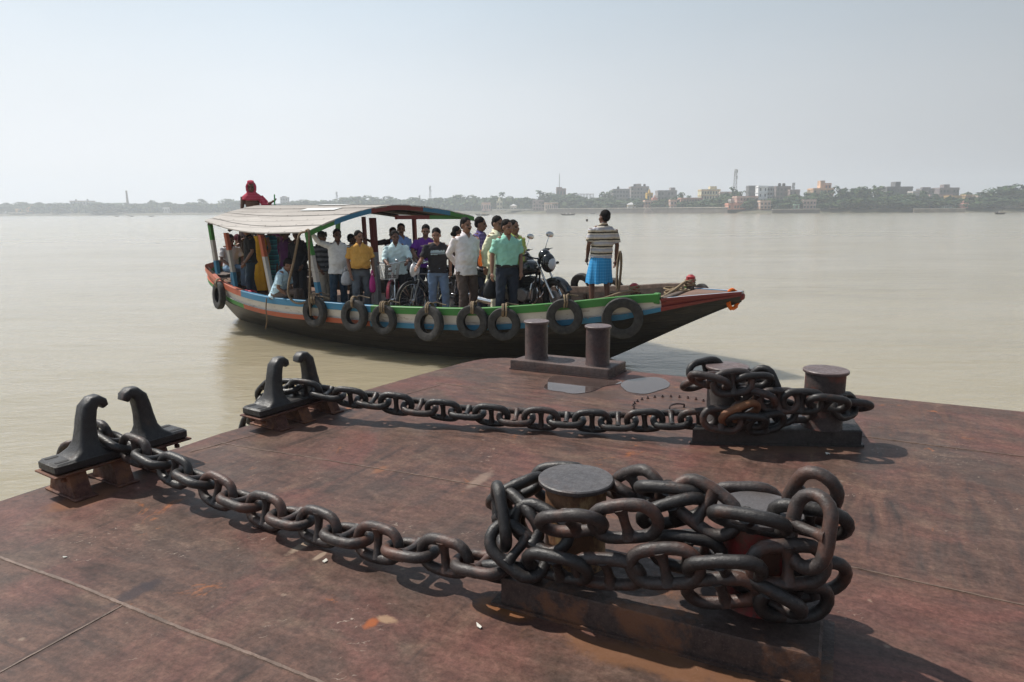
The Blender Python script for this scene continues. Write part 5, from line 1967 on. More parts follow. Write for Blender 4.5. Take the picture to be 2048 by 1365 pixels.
def banded(name, stops, period, axis='Z', off=0.0, rough=0.85):
    """cloth woven in bands: stops are (share of the period, colour)"""
    if name in _mats:
        return _mats[name]
    t = NT(name)
    p = t.pos('object')
    sp = t.n('ShaderNodeSeparateXYZ')
    t.l(p, sp.inputs[0])
    wv = t.math('MULTIPLY', t.noise(p, 5, 3), .045)
    f = t.math('FRACT', t.math('DIVIDE', t.math('ADD', t.math('ADD', sp.outputs[axis], wv), 5 + off), period))
    r = t.n('ShaderNodeValToRGB')
    r.color_ramp.interpolation = 'CONSTANT'
    e = r.color_ramp.elements
    while len(e) < len(stops):
        e.new(.5)
    for i, (q, c) in enumerate(stops):
        e[i].position = q
        e[i].color = (*c, 1)
    t.l(f, r.inputs[0])
    nb = t.noise(p, 25, 4)
    _mats[name] = t.set(t.mix(t.ramp(nb, [(.3, .0), (.7, .2)]), r.outputs[0], (.1, .1, .1)), rough, 0, t.bump(nb, .4, .01), .2)
    return _mats[name]


def checked(name, c0, c1, c2, period):
    if name in _mats:
        return _mats[name]
    t = NT(name)
    p = t.pos('object')
    sp = t.n('ShaderNodeSeparateXYZ')
    t.l(p, sp.inputs[0])
    ang = t.math('ARCTAN2', sp.outputs['Y'], sp.outputs['X'])
    fz = t.math('FRACT', t.math('DIVIDE', t.math('ADD', sp.outputs['Z'], 5), period))
    fx = t.math('FRACT', t.math('DIVIDE', t.math('ADD', ang, 9), period * 5))
    lz = t.ramp(fz, [(.0, 1.0), (.22, 1.0), (.26, 0.0)])
    lx = t.ramp(fx, [(.0, 1.0), (.22, 1.0), (.26, 0.0)])
    cc = t.mix(t.math('MULTIPLY', lz, .6), c0, c1)
    cc = t.mix(t.math('MULTIPLY', lx, .6), cc, c2)
    _mats[name] = t.set(cc, .85, 0, t.bump(t.noise(p, 25, 4), .4, .01), .2)
    return _mats[name]


def voxel(mb, size, it=2, fac=0.5):
    me = mb.mesh('tmp', M_HAIR, 0)
    o = bpy.data.objects.new('tmp', me)
    col.objects.link(o)
    m = o.modifiers.new('r', 'REMESH')
    m.mode = 'VOXEL'
    m.voxel_size = size
    if it:
        s = o.modifiers.new('s', 'SMOOTH')
        s.factor = fac
        s.iterations = it
    dg = bpy.context.evaluated_depsgraph_get()
    out = bpy.data.meshes.new_from_object(o.evaluated_get(dg))
    bpy.data.objects.remove(o)
    bpy.data.meshes.remove(me)
    out.materials.clear()
    return out


def wrinkle(me, amp, f=(9, 9, 16), seed=0):
    me.update()
    nv = [v.normal.copy() for v in me.vertices]
    for v, n_ in zip(me.vertices, nv):
        c = v.co
        k = noise.noise(Vector((c.x * f[0] + seed, c.y * f[1], c.z * f[2] + c.x * 7))) + 0.5 * noise.noise(Vector((c.x * 24, c.y * 24 + seed, c.z * 30)))
        v.co = c + n_ * (amp * k)


def finish(me, name, mats, parent=None, mw=None):
    for m in mats:
        me.materials.append(m)
    me.polygons.foreach_set('use_smooth', [True] * len(me.polygons))
    me.name = name
    o = bpy.data.objects.new(name, me)
    col.objects.link(o)
    if parent is not None:
        o.parent = parent
    if mw is not None:
        o.matrix_world = mw
    return o


def ering(c, rx, ry, n=16, tilt=None, pw=2.0):
    pts = []
    for i in range(n):
        a = 2 * math.pi * i / n
        ca, sa = math.cos(a), math.sin(a)
        k = (abs(ca) ** pw + abs(sa) ** pw) ** (-1 / pw)
        pts.append(Vector((c[0] + rx * ca * k, c[1] + ry * sa * k, c[2])))
    return pts


ARMS = {
    'side': ((.240, -.03, 1.12), (.235, .05, .865)),
    'back': ((.255, -.11, 1.13), (.075, -.17, .95)),
    'bar': ((.250, .10, 1.16), (.185, .37, 1.08)),
    'lap': ((.25, .08, 1.14), (.14, .32, 1.02)),
    'bag': ((.245, -.01, 1.12), (.27, .06, .86)),
    'behind': ((.25, -.10, 1.12), (.20, -.10, .88))}


def person(label, pos, height, face, shirt=None, pants=None, skin='mid', la='side', ra='side', sleeve='short', hem=.84, tuck=False, head_yaw=0, head_pitch=0,
           drop=0.0, lean=0.0, sy=0.0, legs=None, belly=0.0, hair='short', moustache=False, style='trousers', seed=0, z=None, wide=1.0, collar=True, shoes=M_SHOE, bare_top=False, belt=True, scarf=None, group='passengers aboard the ferry', print_=None, frame_m=None):
    la = ARMS[la] if isinstance(la, str) else la
    ra = ARMS[ra] if isinstance(ra, str) else ra
    rnd = random.Random(seed)
    if la == ARMS['side']:
        la = (la[0], (la[1][0] - rnd.uniform(-.02, .05), la[1][1] + rnd.uniform(-.03, .11), la[1][2] + rnd.uniform(0, .04)))
    if ra == ARMS['side']:
        ra = (ra[0], (ra[1][0] - rnd.uniform(-.02, .05), ra[1][1] + rnd.uniform(-.03, .11), ra[1][2] + rnd.uniform(0, .04)))
    hipc = Vector((0, 0, .92))
    Rl = Matrix.Rotation(-R(lean), 3, 'X')

    tw = Matrix.Rotation(R(random.Random(seed * 3 + 1).uniform(-3.5, 3.5)) if drop == 0 else 0, 3, 'Y')
    Rl = Rl @ tw

    def up(p):
        return Rl @ (Vector(p) - hipc) + hipc + Vector((0, sy, -drop))
    Rh = Matrix.Rotation(R(head_yaw), 3, 'Z') @ Matrix.Rotation(-R(head_pitch), 3, 'X')
    nk = Vector((0, .0, 1.46))

    def hd(p):
        return up(Rh @ (Vector(p) - nk) + nk)

    def hrot():
        return Rl @ Rh
    w = wide * 1.04
    # ---- body
    b = MB()
    b.ell(hd((0, -.012, 1.605)), (.074, .094, .098), hrot(), 16, 12)
    b.ell(hd((0, .026, 1.545)), (.060, .066, .078), hrot(), 14, 10)
    b.ell(hd((0, .050, 1.497)), (.030, .032, .024), hrot(), 10, 8)
    b.ell(hd((0, .070, 1.612)), (.052, .020, .012), hrot(), 10, 8)
    b.tube([hd((0, .083, 1.600)), hd((0, .098, 1.572)), hd((0, .104, 1.555)), hd((0, .09, 1.548))], [.009, .012, .017, .012], 8)
    b.ell(hd((0, .083, 1.522)), (.026, .016, .012), hrot(), 8, 6)
    for s in (-1, 1):
        b.ell(hd((s * .077, -.012, 1.570)), (.011, .022, .032), hrot(), 8, 8)
        b.ell(hd((s * .042, .055, 1.555)), (.024, .026, .024), hrot(), 8, 6)
    b.tube([up((0, -.02, 1.38)), up((0, -.012, 1.45)), hd((0, -.005, 1.52))], [.066, .054, .054], 12)
    b.tube([up((0, 0, .90)), up((0, 0, 1.05)), up((0, 0, 1.25)), up((0, -.01, 1.36)), up((0, -.015, 1.42))], [.115, .12 + belly * .3, .14 if not bare_top else .155, .135, .07], 14, True, 0, .66, Rl @ Vector((0, 1, 0)))
    b.tube([up((-.15, -.01, 1.385)), up((0, -.01, 1.40)), up((.15, -.01, 1.385))], [.055, .05, .055], 10)
    for s, arm in ((-1, la), (1, ra)):
        e, wr = Vector((s * arm[0][0], *arm[0][1:])), Vector((s * arm[1][0], *arm[1][1:]))
        sh = Vector((s * .178 * w, -.01, 1.385))
        P_ = [up(sh), up(sh.lerp(e, .45)), up(e), up(e.lerp(wr, .35)), up(wr)]
        b.tube(P_, [.056, .046, .036, .037, .025], 10)
        d = (up(wr) - up(e)).normalized()
        fwd = (Rl @ Vector((-s * .15, 1, .1)))
        lat = (fwd - d * fwd.dot(d)).normalized()
        pn = d.cross(lat) * (1 if d.cross(lat).dot(Vector((-s, 0, 0))) > 0 else -1)
        wq = up(wr)
        b.tube([wq, wq + d * .035, wq + d * .085], [.024, .034, .034], 10, True, 0, .5, None)
        b.ell(wq + d * .05, (.03, .03, .03), None, 8, 6)
        for k, (o_, ln) in enumerate(((-.028, .062), (-.0095, .072), (.0095, .078), (.028, .070))):
            f0 = wq + d * .08 + lat * o_
            f1 = f0 + d * ln * .5 + pn * .008
            f2 = f1 + (d * .75 + pn * .66) * ln * .5
            b.tube([f0, f1, f2], [.0095, .009, .0075], 7)
        t0 = wq + d * .03 + lat * .022
        b.tube([t0, t0 + lat * .026 + d * .025 + pn * .006, t0 + lat * .03 + d * .055 + pn * .016], [.014, .011, .009], 7)
    if legs is None:
        st_ = rnd.choice((-1, 1))
        f_ = rnd.uniform(.02, .09)
        a_, b_2 = rnd.uniform(.095, .14), rnd.uniform(.10, .15)
        legs = [((a_ * .95, .02 + max(0, st_) * f_, .49), (a_, -.015 + st_ * f_ * .8, .085)), ((b_2 * .95, .02 + max(0, -st_) * f_, .49), (b_2, -st_ * f_ * .8, .085))]
    lg = legs
    hips = [up((-.09, 0, .90)), up((.09, 0, .90))]
    feet = []
    for s, hp, (kn, an) in ((-1, hips[0], lg[0]), (1, hips[1], lg[1])):
        kn, an = Vector((s * kn[0], kn[1], kn[2])), Vector((s * an[0], an[1], an[2]))
        b.tube([hp, hp.lerp(kn, .5), kn, kn.lerp(an, .3), an], [.080, .070, .050, .052, .034], 10)
        fd = Vector((s * .22, 1, 0)).normalized()
        b.tube([an + Vector((0, -.04, -.045)), an + Vector((0, .0, -.045)), an + fd * .07 + Vector((0, 0, -.055)), an + fd * .15 + Vector((0, 0, -.065)), an + fd * .185 + Vector((0, 0, -.068))], [.026, .034, .034, .034, .018], 10, True, 0, .62)
        b.tube([an, an + Vector((0, 0, -.04))], [.034, .034], 8)
        feet.append((an, fd))
    me = voxel(b, .0085, 2, .45)
    mats = [SKINS[skin], M_EYE, M_HAIR, M_LIP]
    inv = (hrot()).inverted()
    hc = hd((0, 0, 1.57))
    for pl_ in me.polygons:
        q = inv @ (pl_.center - hc)
        if q.length > .16 or q.y < .03:
            continue
        zz = q.z + 1.57
        ax = abs(q.x)
        mi = 0
        if ((ax - .031) / .016) ** 2 + ((zz - 1.586) / .0075) ** 2 < 1 and q.y > .04:
            mi = 1
        elif ((ax - .033) / .024) ** 2 + ((zz - 1.607) / .0065) ** 2 < 1:
            mi = 2
        elif moustache and (ax / .033) ** 2 + ((zz - 1.537) / .009) ** 2 < 1:
            mi = 2
        elif (ax / .026) ** 2 + ((zz - 1.521) / .008) ** 2 < 1:
            mi = 3
        pl_.material_index = mi
    s = height / 1.703
    if frame_m is None:
        p = Vector(pos)
        zz = zd(p.x) + .016 if z is None else z
        mw = BM @ Matrix.Translation((p.x, p.y, zz)) @ Matrix.Rotation(R(face - 90), 4, 'Z') @ Matrix.Diagonal((s * rnd.uniform(.98, 1.03), s * rnd.uniform(.98, 1.03), s, 1))
    else:
        mw = frame_m
    root = finish(me, 'person', mats, None, mw)
    tag(root, label, 'person', group)
    # ---- hair
    if hair == 'short':
        h = MB()
        h.ell((0, -.026, 1.632), (.083, .092, .088), None, 26, 18)
        h.ell((0, -.052, 1.590), (.077, .066, .078), None, 20, 14)
        for v in h.v:
            k = noise.noise(v * 34 + Vector((seed, 0, 0))) * .007 + noise.noise(v * 80) * .004
            v += (v - Vector((0, -.02, 1.61))).normalized() * k
            v.xyz = hd(v)
        hm_ = voxel(h, .010, 0)
        finish(hm_, 'hair', [M_HAIR], root)
    elif hair == 'cap':
        h = MB()
        h.ell((0, -.018, 1.628), (.086, .108, .088), None, 20, 14)
        h.tube([Vector((0, .06, 1.645)), Vector((0, .12, 1.635)), Vector((0, .165, 1.618))], [.07, .065, .04], 14, True, 0, .10, (1, 0, 0))
        for v in h.v:
            v.xyz = hd(v)
        finish(voxel(h, .011, 1), 'cap', [scarf or M_BELT], root)
    elif hair == 'long':
        h = MB()
        h.ell((0, -.028, 1.63), (.084, .094, .088), None, 20, 14)
        h.ell((0, -.06, 1.57), (.082, .065, .10), None, 16, 12)
        h.ell((0, -.115, 1.54), (.05, .045, .05), None, 12, 10)
        for v in h.v:
            v.xyz = hd(v)
        finish(voxel(h, .012, 1), 'hair', [M_HAIR], root)
    elif hair == 'scarf':
        h = MB()                                        # hood open at the face, draped over the shoulders
        for i in range(15):
            a = math.pi * (i / 14) - math.pi / 2          # over the head from front to nape
            c = Vector((0, -.02 + .03 * math.cos(a * 2), 1.60))
            y, zz_ = -.015 + .112 * math.sin(-a), 1.605 + .115 * math.cos(a)
            if a < -.75:
                continue
            h.ell((0, y, zz_), (.072 if abs(a) > .2 else .06, .026, .026), None, 12, 8)
        h.ell((0, -.055, 1.59), (.108, .095, .135), None, 18, 14)
        for sgn in (-1, 1):
            h.tube([Vector((sgn * .07, .045, 1.66)), Vector((sgn * .088, .05, 1.60)), Vector((sgn * .082, .055, 1.53)), Vector((sgn * .05, .07, 1.465)), Vector((0, .075, 1.45))], [.022, .026, .028, .034, .036], 10)
        for v in h.v:
            v.xyz = hd(v)
        sh_ = MB()
        sh_.loft([[up(q) for q in ering((0, -.005, z_), rx, ry)] for z_, rx, ry in ((1.315, .215, .15), (1.34, .222, .15), (1.40, .205, .135), (1.45, .135, .11), (1.49, .10, .095))], True)
        e_, wr_ = Vector((-la[0][0], *la[0][1:])), Vector((-la[1][0], *la[1][1:]))
        sh_.tube([up((-.17, 0, 1.37)), up(Vector((-.17, 0, 1.37)).lerp(e_, .6) + Vector((0, 0, -.02))), up(e_ + Vector((0, 0, -.03))), up(e_.lerp(wr_, .55) + Vector((0, 0, -.03)))], [.075, .085, .085, .06], 10)
        h.add(sh_.v, sh_.f)
        me_ = voxel(h, .011, 2)
        wrinkle(me_, .008, seed=seed)
        finish(me_, 'head_scarf', [scarf], root)
    # ---- shirt
    if shirt is not None and not bare_top:
        t_ = MB()
        zs_ = [(1.455, .066, .060, -.008), (1.425, .125 * w, .082, -.01), (1.395, .176 * w, .100, -.01), (1.33, .192 * w, .118, -.004), (1.24, .182 * w, .124 + belly * .35, .0), (1.12, .170 * w + belly * .3, .120 + belly, belly * .4),
               (1.02, .168 * w + belly * .35, .122 + belly, belly * .45), (.955, .168 * w + belly * .2, .122 + belly * .45, belly * .2)]
        if not tuck:
            zs_ += [(.90, .178 * w, .132 + belly * .3, 0), (hem, .190 * w, .142, 0)] if hem > .7 else [(.90, .176 * w, .13, 0), (.75, .185 * w, .14, 0), (hem, .205 * w, .165, 0)]
        rings = []
        for z_, rx, ry, oy in zs_:
            ring = ering((0, oy, z_), rx, ry, 20, None, 2.3)
            rings.append([up(q) for q in ring] if z_ > .86 or drop == 0 else [up(q) for q in ring])
        t_.loft(rings[::-1], True)
        for s_, arm in ((-1, la), (1, ra)):
            e, wr = Vector((s_ * arm[0][0], *arm[0][1:])), Vector((s_ * arm[1][0], *arm[1][1:]))
            sh = Vector((s_ * .165 * w, -.01, 1.375))
            if sleeve == 'short':
                pt = [up(sh), up(sh.lerp(e, .45)), up(sh.lerp(e, .82))]
                t_.tube(pt, [.072, .068, .072], 12)
            elif sleeve == 'rolled':
                t_.tube([up(sh), up(sh.lerp(e, .5)), up(e), up(e.lerp(wr, .32))], [.072, .064, .056, .055], 12)
            elif sleeve == 'long':
                t_.tube([up(sh), up(sh.lerp(e, .5)), up(e), up(e.lerp(wr, .5)), up(e.lerp(wr, .97))], [.072, .063, .055, .048, .042], 12)
        if collar:
            for sgn in (-1, 1):
                t_.tube([up((sgn * .0, -.066, 1.485)), up((sgn * .05, -.045, 1.48)), up((sgn * .066, .0, 1.463)), up((sgn * .05, .055, 1.43)), up((sgn * .03, .085, 1.405))], [.013, .016, .017, .02, .013], 8)
        me_ = voxel(t_, .0125, 2)
        wrinkle(me_, .012, seed=seed)
        o_ = finish(me_, 'shirt', [shirt] + ([print_[0]] if print_ else []), root)
        me_.materials.append(SKINS[skin])
        nm_ = len(me_.materials) - 1
        inv_ = Rl.inverted()
        vdep = (1.385 if collar else 1.40) - .01 * (seed % 3)
        for pl_ in me_.polygons:
            c = inv_ @ (pl_.center - Vector((0, sy, -drop)) - hipc) + hipc
            if c.y > 0.02:
                if c.z > vdep and abs(c.x) < (c.z - vdep) * (.55 if collar else 1.0):
                    pl_.material_index = nm_             # open neck
                elif print_ and print_[1](c):
                    pl_.material_index = 1
    # ---- lower clothing
    if style == 'trousers' and pants is not None:
        t_ = MB()
        t_.loft([[up(q) for q in ering((0, .0, z_), rx, ry, 18, None, 2.3)] for z_, rx, ry in ((.82, .155, .118), (.90, .163 * w, .122 + belly * .2), (.97, .160 * w, .118 + belly * .3), (1.0, .156 * w, .115 + belly * .3))], True)
        for s_, hp, (kn, an) in ((-1, hips[0], lg[0]), (1, hips[1], lg[1])):
            kn, an = Vector((s_ * kn[0], kn[1], kn[2])), Vector((s_ * an[0], an[1], an[2]))
            t_.tube([hp + (hp - kn).normalized() * .02, hp.lerp(kn, .4), kn, kn.lerp(an, .4), an + (kn - an).normalized() * .0], [.098, .092, .074, .072, .071], 12)
        me_ = voxel(t_, .0125, 2)
        wrinkle(me_, .010, (8, 8, 12), seed + 3)
        finish(me_, 'trousers', [pants], root)
        if tuck and belt:
            bt = MB()
            bt.loft([[up(q) for q in ering((0, belly * .18, z_), r_ * w + .172 * w - .16 * w + belly * .2, (r_ - .035) + belly * .45, 20, None, 2.3)] for z_, r_ in ((.945, .160), (.95, .166), (.985, .166), (.99, .160))], True)
            bt.build('belt', M_BELT, root, 40)
    elif style == 'lungi':
        rings = []
        n_ = 40
        for z_, rx, ry in ((.47, .215, .165), (.55, .212, .162), (.70, .198, .150), (.85, .186, .138), (.93, .168, .122), (1.0, .158, .116)):
            ring = ering((0, 0, z_), rx, ry, n_)
            k = (1.0 - z_) / .53
            rings.append([up(Vector((q.x, q.y, q.z)) + Vector((q.x, q.y, 0)).normalized() * (.016 * k * math.sin(i * 1.35 + 4 * z_) + .014 * k * math.sin(i * .61 + 1 + 3 * z_)) + Vector((0, 0, (.022 * math.sin(i * .16 + 1) + .008 * math.sin(i * 1.3)) if z_ < .5 else 0))) for i, q in enumerate(ring)])
        t_ = MB()
        t_.loft(rings, True)
        t_.build('lungi', [pants], root, 60)
    elif style == 'sari':
        rings = []
        for z_, rx, ry in ((.05, .25, .2), (.3, .225, .18), (.6, .21, .165), (.85, .20, .15), (1.0, .17, .13), (1.12, .165, .125), (1.25, .18, .13), (1.36, .185, .12), (1.42, .12, .09)):
            ring = ering((0, 0, z_), rx, ry, 36)
            k = max(.25, 1.2 - z_)
            rings.append([up(Vector((q.x, q.y, q.z)) + Vector((q.x, q.y, 0)).normalized() * (.014 * k * math.sin(i * 1.7))) for i, q in enumerate(ring)])
        t_ = MB()
        t_.loft(rings, True)
        t_.build('sari', [pants], root, 60)
    # ---- shoes
    if shoes is not None:
        for an, fd in feet:
            t_ = MB()
            t_.tube([an + Vector((0, -.052, -.05)), an + Vector((0, .0, -.05)), an + fd * .08 + Vector((0, 0, -.056)), an + fd * .16 + Vector((0, 0, -.062)), an + fd * .2 + Vector((0, 0, -.068))], [.032, .041, .042, .04, .02], 10, True, 0, .62)
            t_.build('shoe', shoes, root, 60)
    return root


def put(px_, py_, y, drop_=0.0):                         # deck spot under a head seen at that pixel, and the height that fits it
    q = bl(px_, py_, y)
    return (q.x, y), q.z - zd(q.x) - .016 + drop_


SIT = [((.13, .40, .49), (.13, .36, .085)), ((.13, .42, .49), (.13, .40, .085))]
C_ = cloth
spot, h = put(930, 436, -1.15)
person('man in pale grey white shirt and brown trousers, hands behind his back', spot, h, -28, C_('pale_grey_white_shirt', (.60, .56, .57)), C_('brown_trousers', (.085, .060, .050)), 'mid', 'back', 'back', 'long', .80, False, 12, 0, belly=.025, moustache=True, seed=1)
spot, h = put(1013, 440, -1.1)
person('man in mint green short sleeved shirt and dark navy trousers carrying a black bag', spot, h, -40, C_('mint_green_shirt', (.25, .50, .40)), C_('dark_navy_trousers', (.022, .028, .042)), 'mid', 'side', 'bag', 'short', .9, True, 22, 0, belly=.012, seed=2)
spot, h = put(718, 462, -1.25)
person('stout man in mustard yellow shirt and grey trousers by the gunwale', spot, h, -42, C_('mustard_yellow_shirt', (.52, .28, .065)), C_('grey_trousers', (.105, .12, .135)), 'mid', 'side', 'side', 'short', .9, True, 25, 0, belly=.05, moustache=True, seed=3, wide=1.03)
spot, h = put(672, 459, -1.2)
person('man in white shirt and dark jeans with one arm raised to the canopy post', spot, h, -38, C_('white_shirt', (.70, .69, .73)), C_('dark_blue_jeans', (.030, .055, .085)), 'dark', 'side', ((.36, .02, 1.44), (.50, .06, 1.60)), 'long', .82, False, 6, 0, belly=.035, seed=4)
spot, h = put(643, 463, -1.0)
person('man in dark cap, striped grey polo and beige trousers behind the front canopy post', spot, h, -8, banded('striped_grey_polo', [(0, (.045, .05, .06)), (.5, (.16, .17, .19))], .11), C_('beige_trousers', (.36, .31, .25)), 'dark', 'side', 'side', 'short', .84, False, 10, 0, hair='cap', seed=5)
spot, h = put(704, 469, -.2)
person('person mostly hidden right behind the man in the yellow shirt', spot, h, 20, C_('grey_shirt', (.3, .3, .33)), C_('dark_grey_trousers', (.05, .05, .055)), 'dark', seed=6)
spot, h = put(793, 462, -.75)
person('man in pale aqua shirt gripping a red bicycle', spot, h, -50, C_('pale_aqua_shirt', (.52, .66, .68)), C_('black_trousers', (.022, .022, .026)), 'dark', 'bar', 'bar', 'rolled', .83, False, 12, 8, seed=7)
spot, h = put(801, 448, .35)
person('taller bearded man in light blue shirt behind the man with the red bicycle', spot, h, -20, C_('light_blue_shirt', (.22, .34, .62)), C_('dark_slate_trousers', (.04, .045, .06)), 'light', 'side', 'lap', 'short', .84, False, -30, 0, seed=8, moustache=True)
spot, h = put(783, 456, .75)
person('dark silhouetted passenger reaching an arm to the red and white centre post', spot, h, -70, C_('dark_maroon_shirt', (.05, .022, .022)), C_('dark_trousers', (.03, .03, .03)), 'dark', 'side', ((.40, .10, 1.33), (.60, .15, 1.42)), 'rolled', .85, False, -10, 10, seed=9)
spot, h = put(847, 450, .25)


def tee_print(c):
    return (abs(c.x - .0) < .085 and 1.27 < c.z < 1.295) or ((c.x - .0) ** 2 + (c.z - 1.13) ** 2 < .045 ** 2)


person('slim youth in purple printed t-shirt holding a bicycle', spot, h, -52, C_('purple_tee', (.13, .03, .24)), C_('dark_indigo_jeans', (.03, .035, .055)), 'mid', 'bar', 'bar', 'short', .84, False, 0, 16, seed=10, collar=False, wide=.93, print_=(C_('pale_shirt_print', (.50, .36, .32)), tee_print))
spot, h = put(873, 457, -.85)
person('youth in black t-shirt with grey chest stripes and faded blue jeans', spot, h, -48, C_('black_tee', (.022, .021, .024)), C_('faded_blue_jeans', (.12, .18, .28)), 'mid', 'side', ((.30, .05, 1.12), (.40, .30, 1.02)), 'short', .88, False, -14, 14, seed=11, collar=False, print_=(C_('grey_chest_stripe', (.28, .36, .40)), lambda c: (1.255 < c.z < 1.30 or 1.225 < c.z < 1.24) and abs(c.x) < .13))
spot, h = put(915, 453, .9)
person('person half hidden behind the left shoulder of the man in the pale grey white shirt', spot, h, 30, C_('dark_rust_shirt', (.12, .04, .03)), C_('dark_grey_trousers', (.05, .05, .055)), 'dark', seed=12, hair='long')
spot, h = put(960, 435, -.1)
person('man in purple checked shirt with a dark backpack strap and navy jeans', spot, h, 10, checked('purple_check_shirt', (.10, .075, .22), (.26, .22, .42), (.05, .04, .12), .06), C_('navy_jeans', (.025, .032, .055)), 'dark', 'side', 'side', 'rolled', .84, False, 8, 6, seed=13)
spot, h = put(991, 433, -.55)
person('man in long cream kurta seen from the side, head bowed', spot, h, 5, C_('cream_kurta', (.66, .64, .46)), C_('cream_pyjama', (.62, .58, .44)), 'mid', 'side', 'behind', 'long', .52, False, -15, 12, seed=14, collar=True)
spot, h = put(1031, 441, -.25)
person('person in lime green shirt mostly hidden behind the man in mint green', spot, h, -15, C_('lime_green_shirt', (.33, .42, .10)), C_('dark_grey_trousers', (.05, .05, .055)), 'mid', seed=15)
spot, h = put(1003, 446, .5)
person('person in dark slate shirt glimpsed between cream kurta and mint shirt', spot, h, 5, C_('dark_slate_shirt', (.05, .07, .10)), C_('dark_trousers', (.03, .03, .03)), 'mid', seed=16)
spot, h = put(1204, 421, -.3)
bowman = person('deckhand seen from behind in striped polo and blue checked lungi, holding rope', spot, h, 128,
                banded('brown_white_striped_polo', [(0, (.055, .042, .028)), (.20, (.58, .50, .38)), (.42, (.50, .49, .52)), (.62, (.40, .40, .46)), (.80, (.60, .55, .47))], .118, 'Z', .03),
                checked('blue_checked_lungi', (.045, .30, .62), (.12, .45, .75), (.02, .16, .40), .05), 'dark', ((.235, -.02, 1.11), (.215, .10, .88)), ((.265, .0, 1.12), (.275, .05, .87)), 'short', .90, False, 28, 0, style='lungi', seed=17, shoes=None, wide=1.06, group='crew of the ferry')
# seated and standing people under the canopy
spot, h = put(556, 518, -1.72)
person('man in pale blue shirt and brown trousers sitting hunched on the blue gunwale', (spot[0] - .02, -1.72), 1.64, 22, C_('pale_blue_shirt', (.42, .58, .74)), C_('taupe_trousers', (.115, .082, .068)), 'mid', 'lap', 'lap', 'short', .86, False, 0, 10, drop=.46, lean=24, sy=-.06, legs=[((.12, .40, .52), (.12, .36, .085)), ((.14, .42, .54), (.14, .40, .085))], seed=18, z=zd(spot[0]) - .08)
spot, h = put(497, 463, -1.05)
person('man standing in black shirt and jeans beside the orange canopy post', spot, 1.60, -125, C_('black_shirt', (.014, .014, .015)), C_('blue_black_jeans', (.022, .04, .06)), 'mid', 'side', 'side', 'short', .86, False, 20, 12, seed=19)
spot, h = put(518, 474, -.2)
person('woman in bright yellow sari standing under the canopy', spot, 1.5, -60, None, C_('yellow_sari', (.62, .34, .02)), 'mid', 'side', 'lap', hair='long', style='sari', seed=20, shoes=None)
spot, h = put(539, 474, .1)
person('woman in turquoise and blue patterned dress deep under the canopy', spot, 1.5, -50, None, banded('turquoise_dress', [(0, (.03, .24, .36)), (.5, (.07, .42, .52)), (.8, (.03, .12, .22))], .13), 'dark', 'side', 'lap', hair='long', style='sari', seed=21, shoes=None)
spot, h = put(571, 472, -.75)
person('man in dark purple shirt and dark jeans behind the seated man in pale blue', spot, 1.56, -95, C_('dark_purple_shirt', (.060, .014, .07)), C_('dark_indigo_jeans', (.03, .035, .055)), 'dark', 'side', 'side', 'short', .84, False, 0, 12, seed=22)
spot, h = put(596, 478, -.9)
person('person in black clothes standing deep in shade behind the hanging rope', spot, 1.58, -80, C_('soot_black_shirt', (.011, .012, .016)), C_('black_trousers', (.022, .022, .026)), 'dark', 'side', 'side', 'long', .8, False, 20, 10, seed=23)
spot, h = put(553, 480, .6)
person('woman in magenta sari among the shaded passengers', spot, 1.5, -40, None, C_('magenta_sari', (.22, .03, .13)), 'dark', 'side', 'lap', hair='long', style='sari', seed=24, shoes=None)
q = bl(456, 470, -.55)
person('man with white shoulders and red shirt sitting at the stern, knees towards the bow', (q.x, -.55), 1.62, -15, banded('white_red_shirt', [(0, (.30, .02, .03)), (.52, (.62, .60, .62))], 1.2, 'Z', -.02), C_('light_blue_jeans', (.15, .24, .34)), 'dark', 'lap', 'lap', 'short', .90, False, 10, 8, drop=.42, lean=8, legs=SIT, seed=25)
q = bl(472, 473, -.15)
person('youth in dark maroon cap sitting at the stern beside the man with white shoulders', (q.x, -.15), 1.56, -25, C_('dark_green_shirt', (.035, .07, .035)), C_('dark_blue_jeans', (.030, .055, .085)), 'mid', 'lap', ((.22, .18, 1.22), (.10, .20, 1.42)), 'short', .9, False, -10, 12, drop=.42, lean=10, legs=SIT, hair='cap', scarf=C_('maroon_cap', (.07, .012, .02)), seed=26)
# the helmsman on his perch behind the canopy
M_SCARF = checked('red_chequered_scarf', (.42, .035, .075), (.62, .22, .25), (.36, .02, .05), .035)
hq = bl(505, 363, .15)
hx = hq.x - .05
person('helmsman in red head scarf with bare torso perched high behind the canopy', (hx, .15), 1.78, -50, None, C_('dark_checked_lungi', (.07, .05, .06)), 'dark', ((.31, .06, 1.22), (.43, .14, 1.28)), ((.22, .03, 1.14), (.20, .17, .96)), bare_top=True, hair='scarf', scarf=M_SCARF, drop=.46, lean=4, legs=SIT, head_yaw=8, seed=27, z=hq.z - .445 * 0 - (1.70 - .46) * 1.78 / 1.703 - .02, shoes=None, group='crew of the ferry')
pz = hq.z - (1.70 - .46) * 1.78 / 1.703 + .30
hb = MB()
hb.bbox((hx, .15, pz), (.42, .7, .05), .01)
for y in (-.15, .45):
    hb.box((hx - .1, y, (pz + zd(hx)) / 2), (.07, .07, pz - zd(hx) - .04))
hb.build('helm_perch', M_WOOD, ferry, 20)
gs = MB()
a_ = bl(549, 392, .1)
gs.tube([bl(548, 416, .1) + Vector((0, 0, -.5)), a_ + Vector((0, 0, .03))], .014, 8)
tag(gs.build('tiller_stick', P('green_stick_paint', (.02, .25, .07)), None, 40, BM), 'thin green stick held upright by the helmsman above the canopy', 'stick')

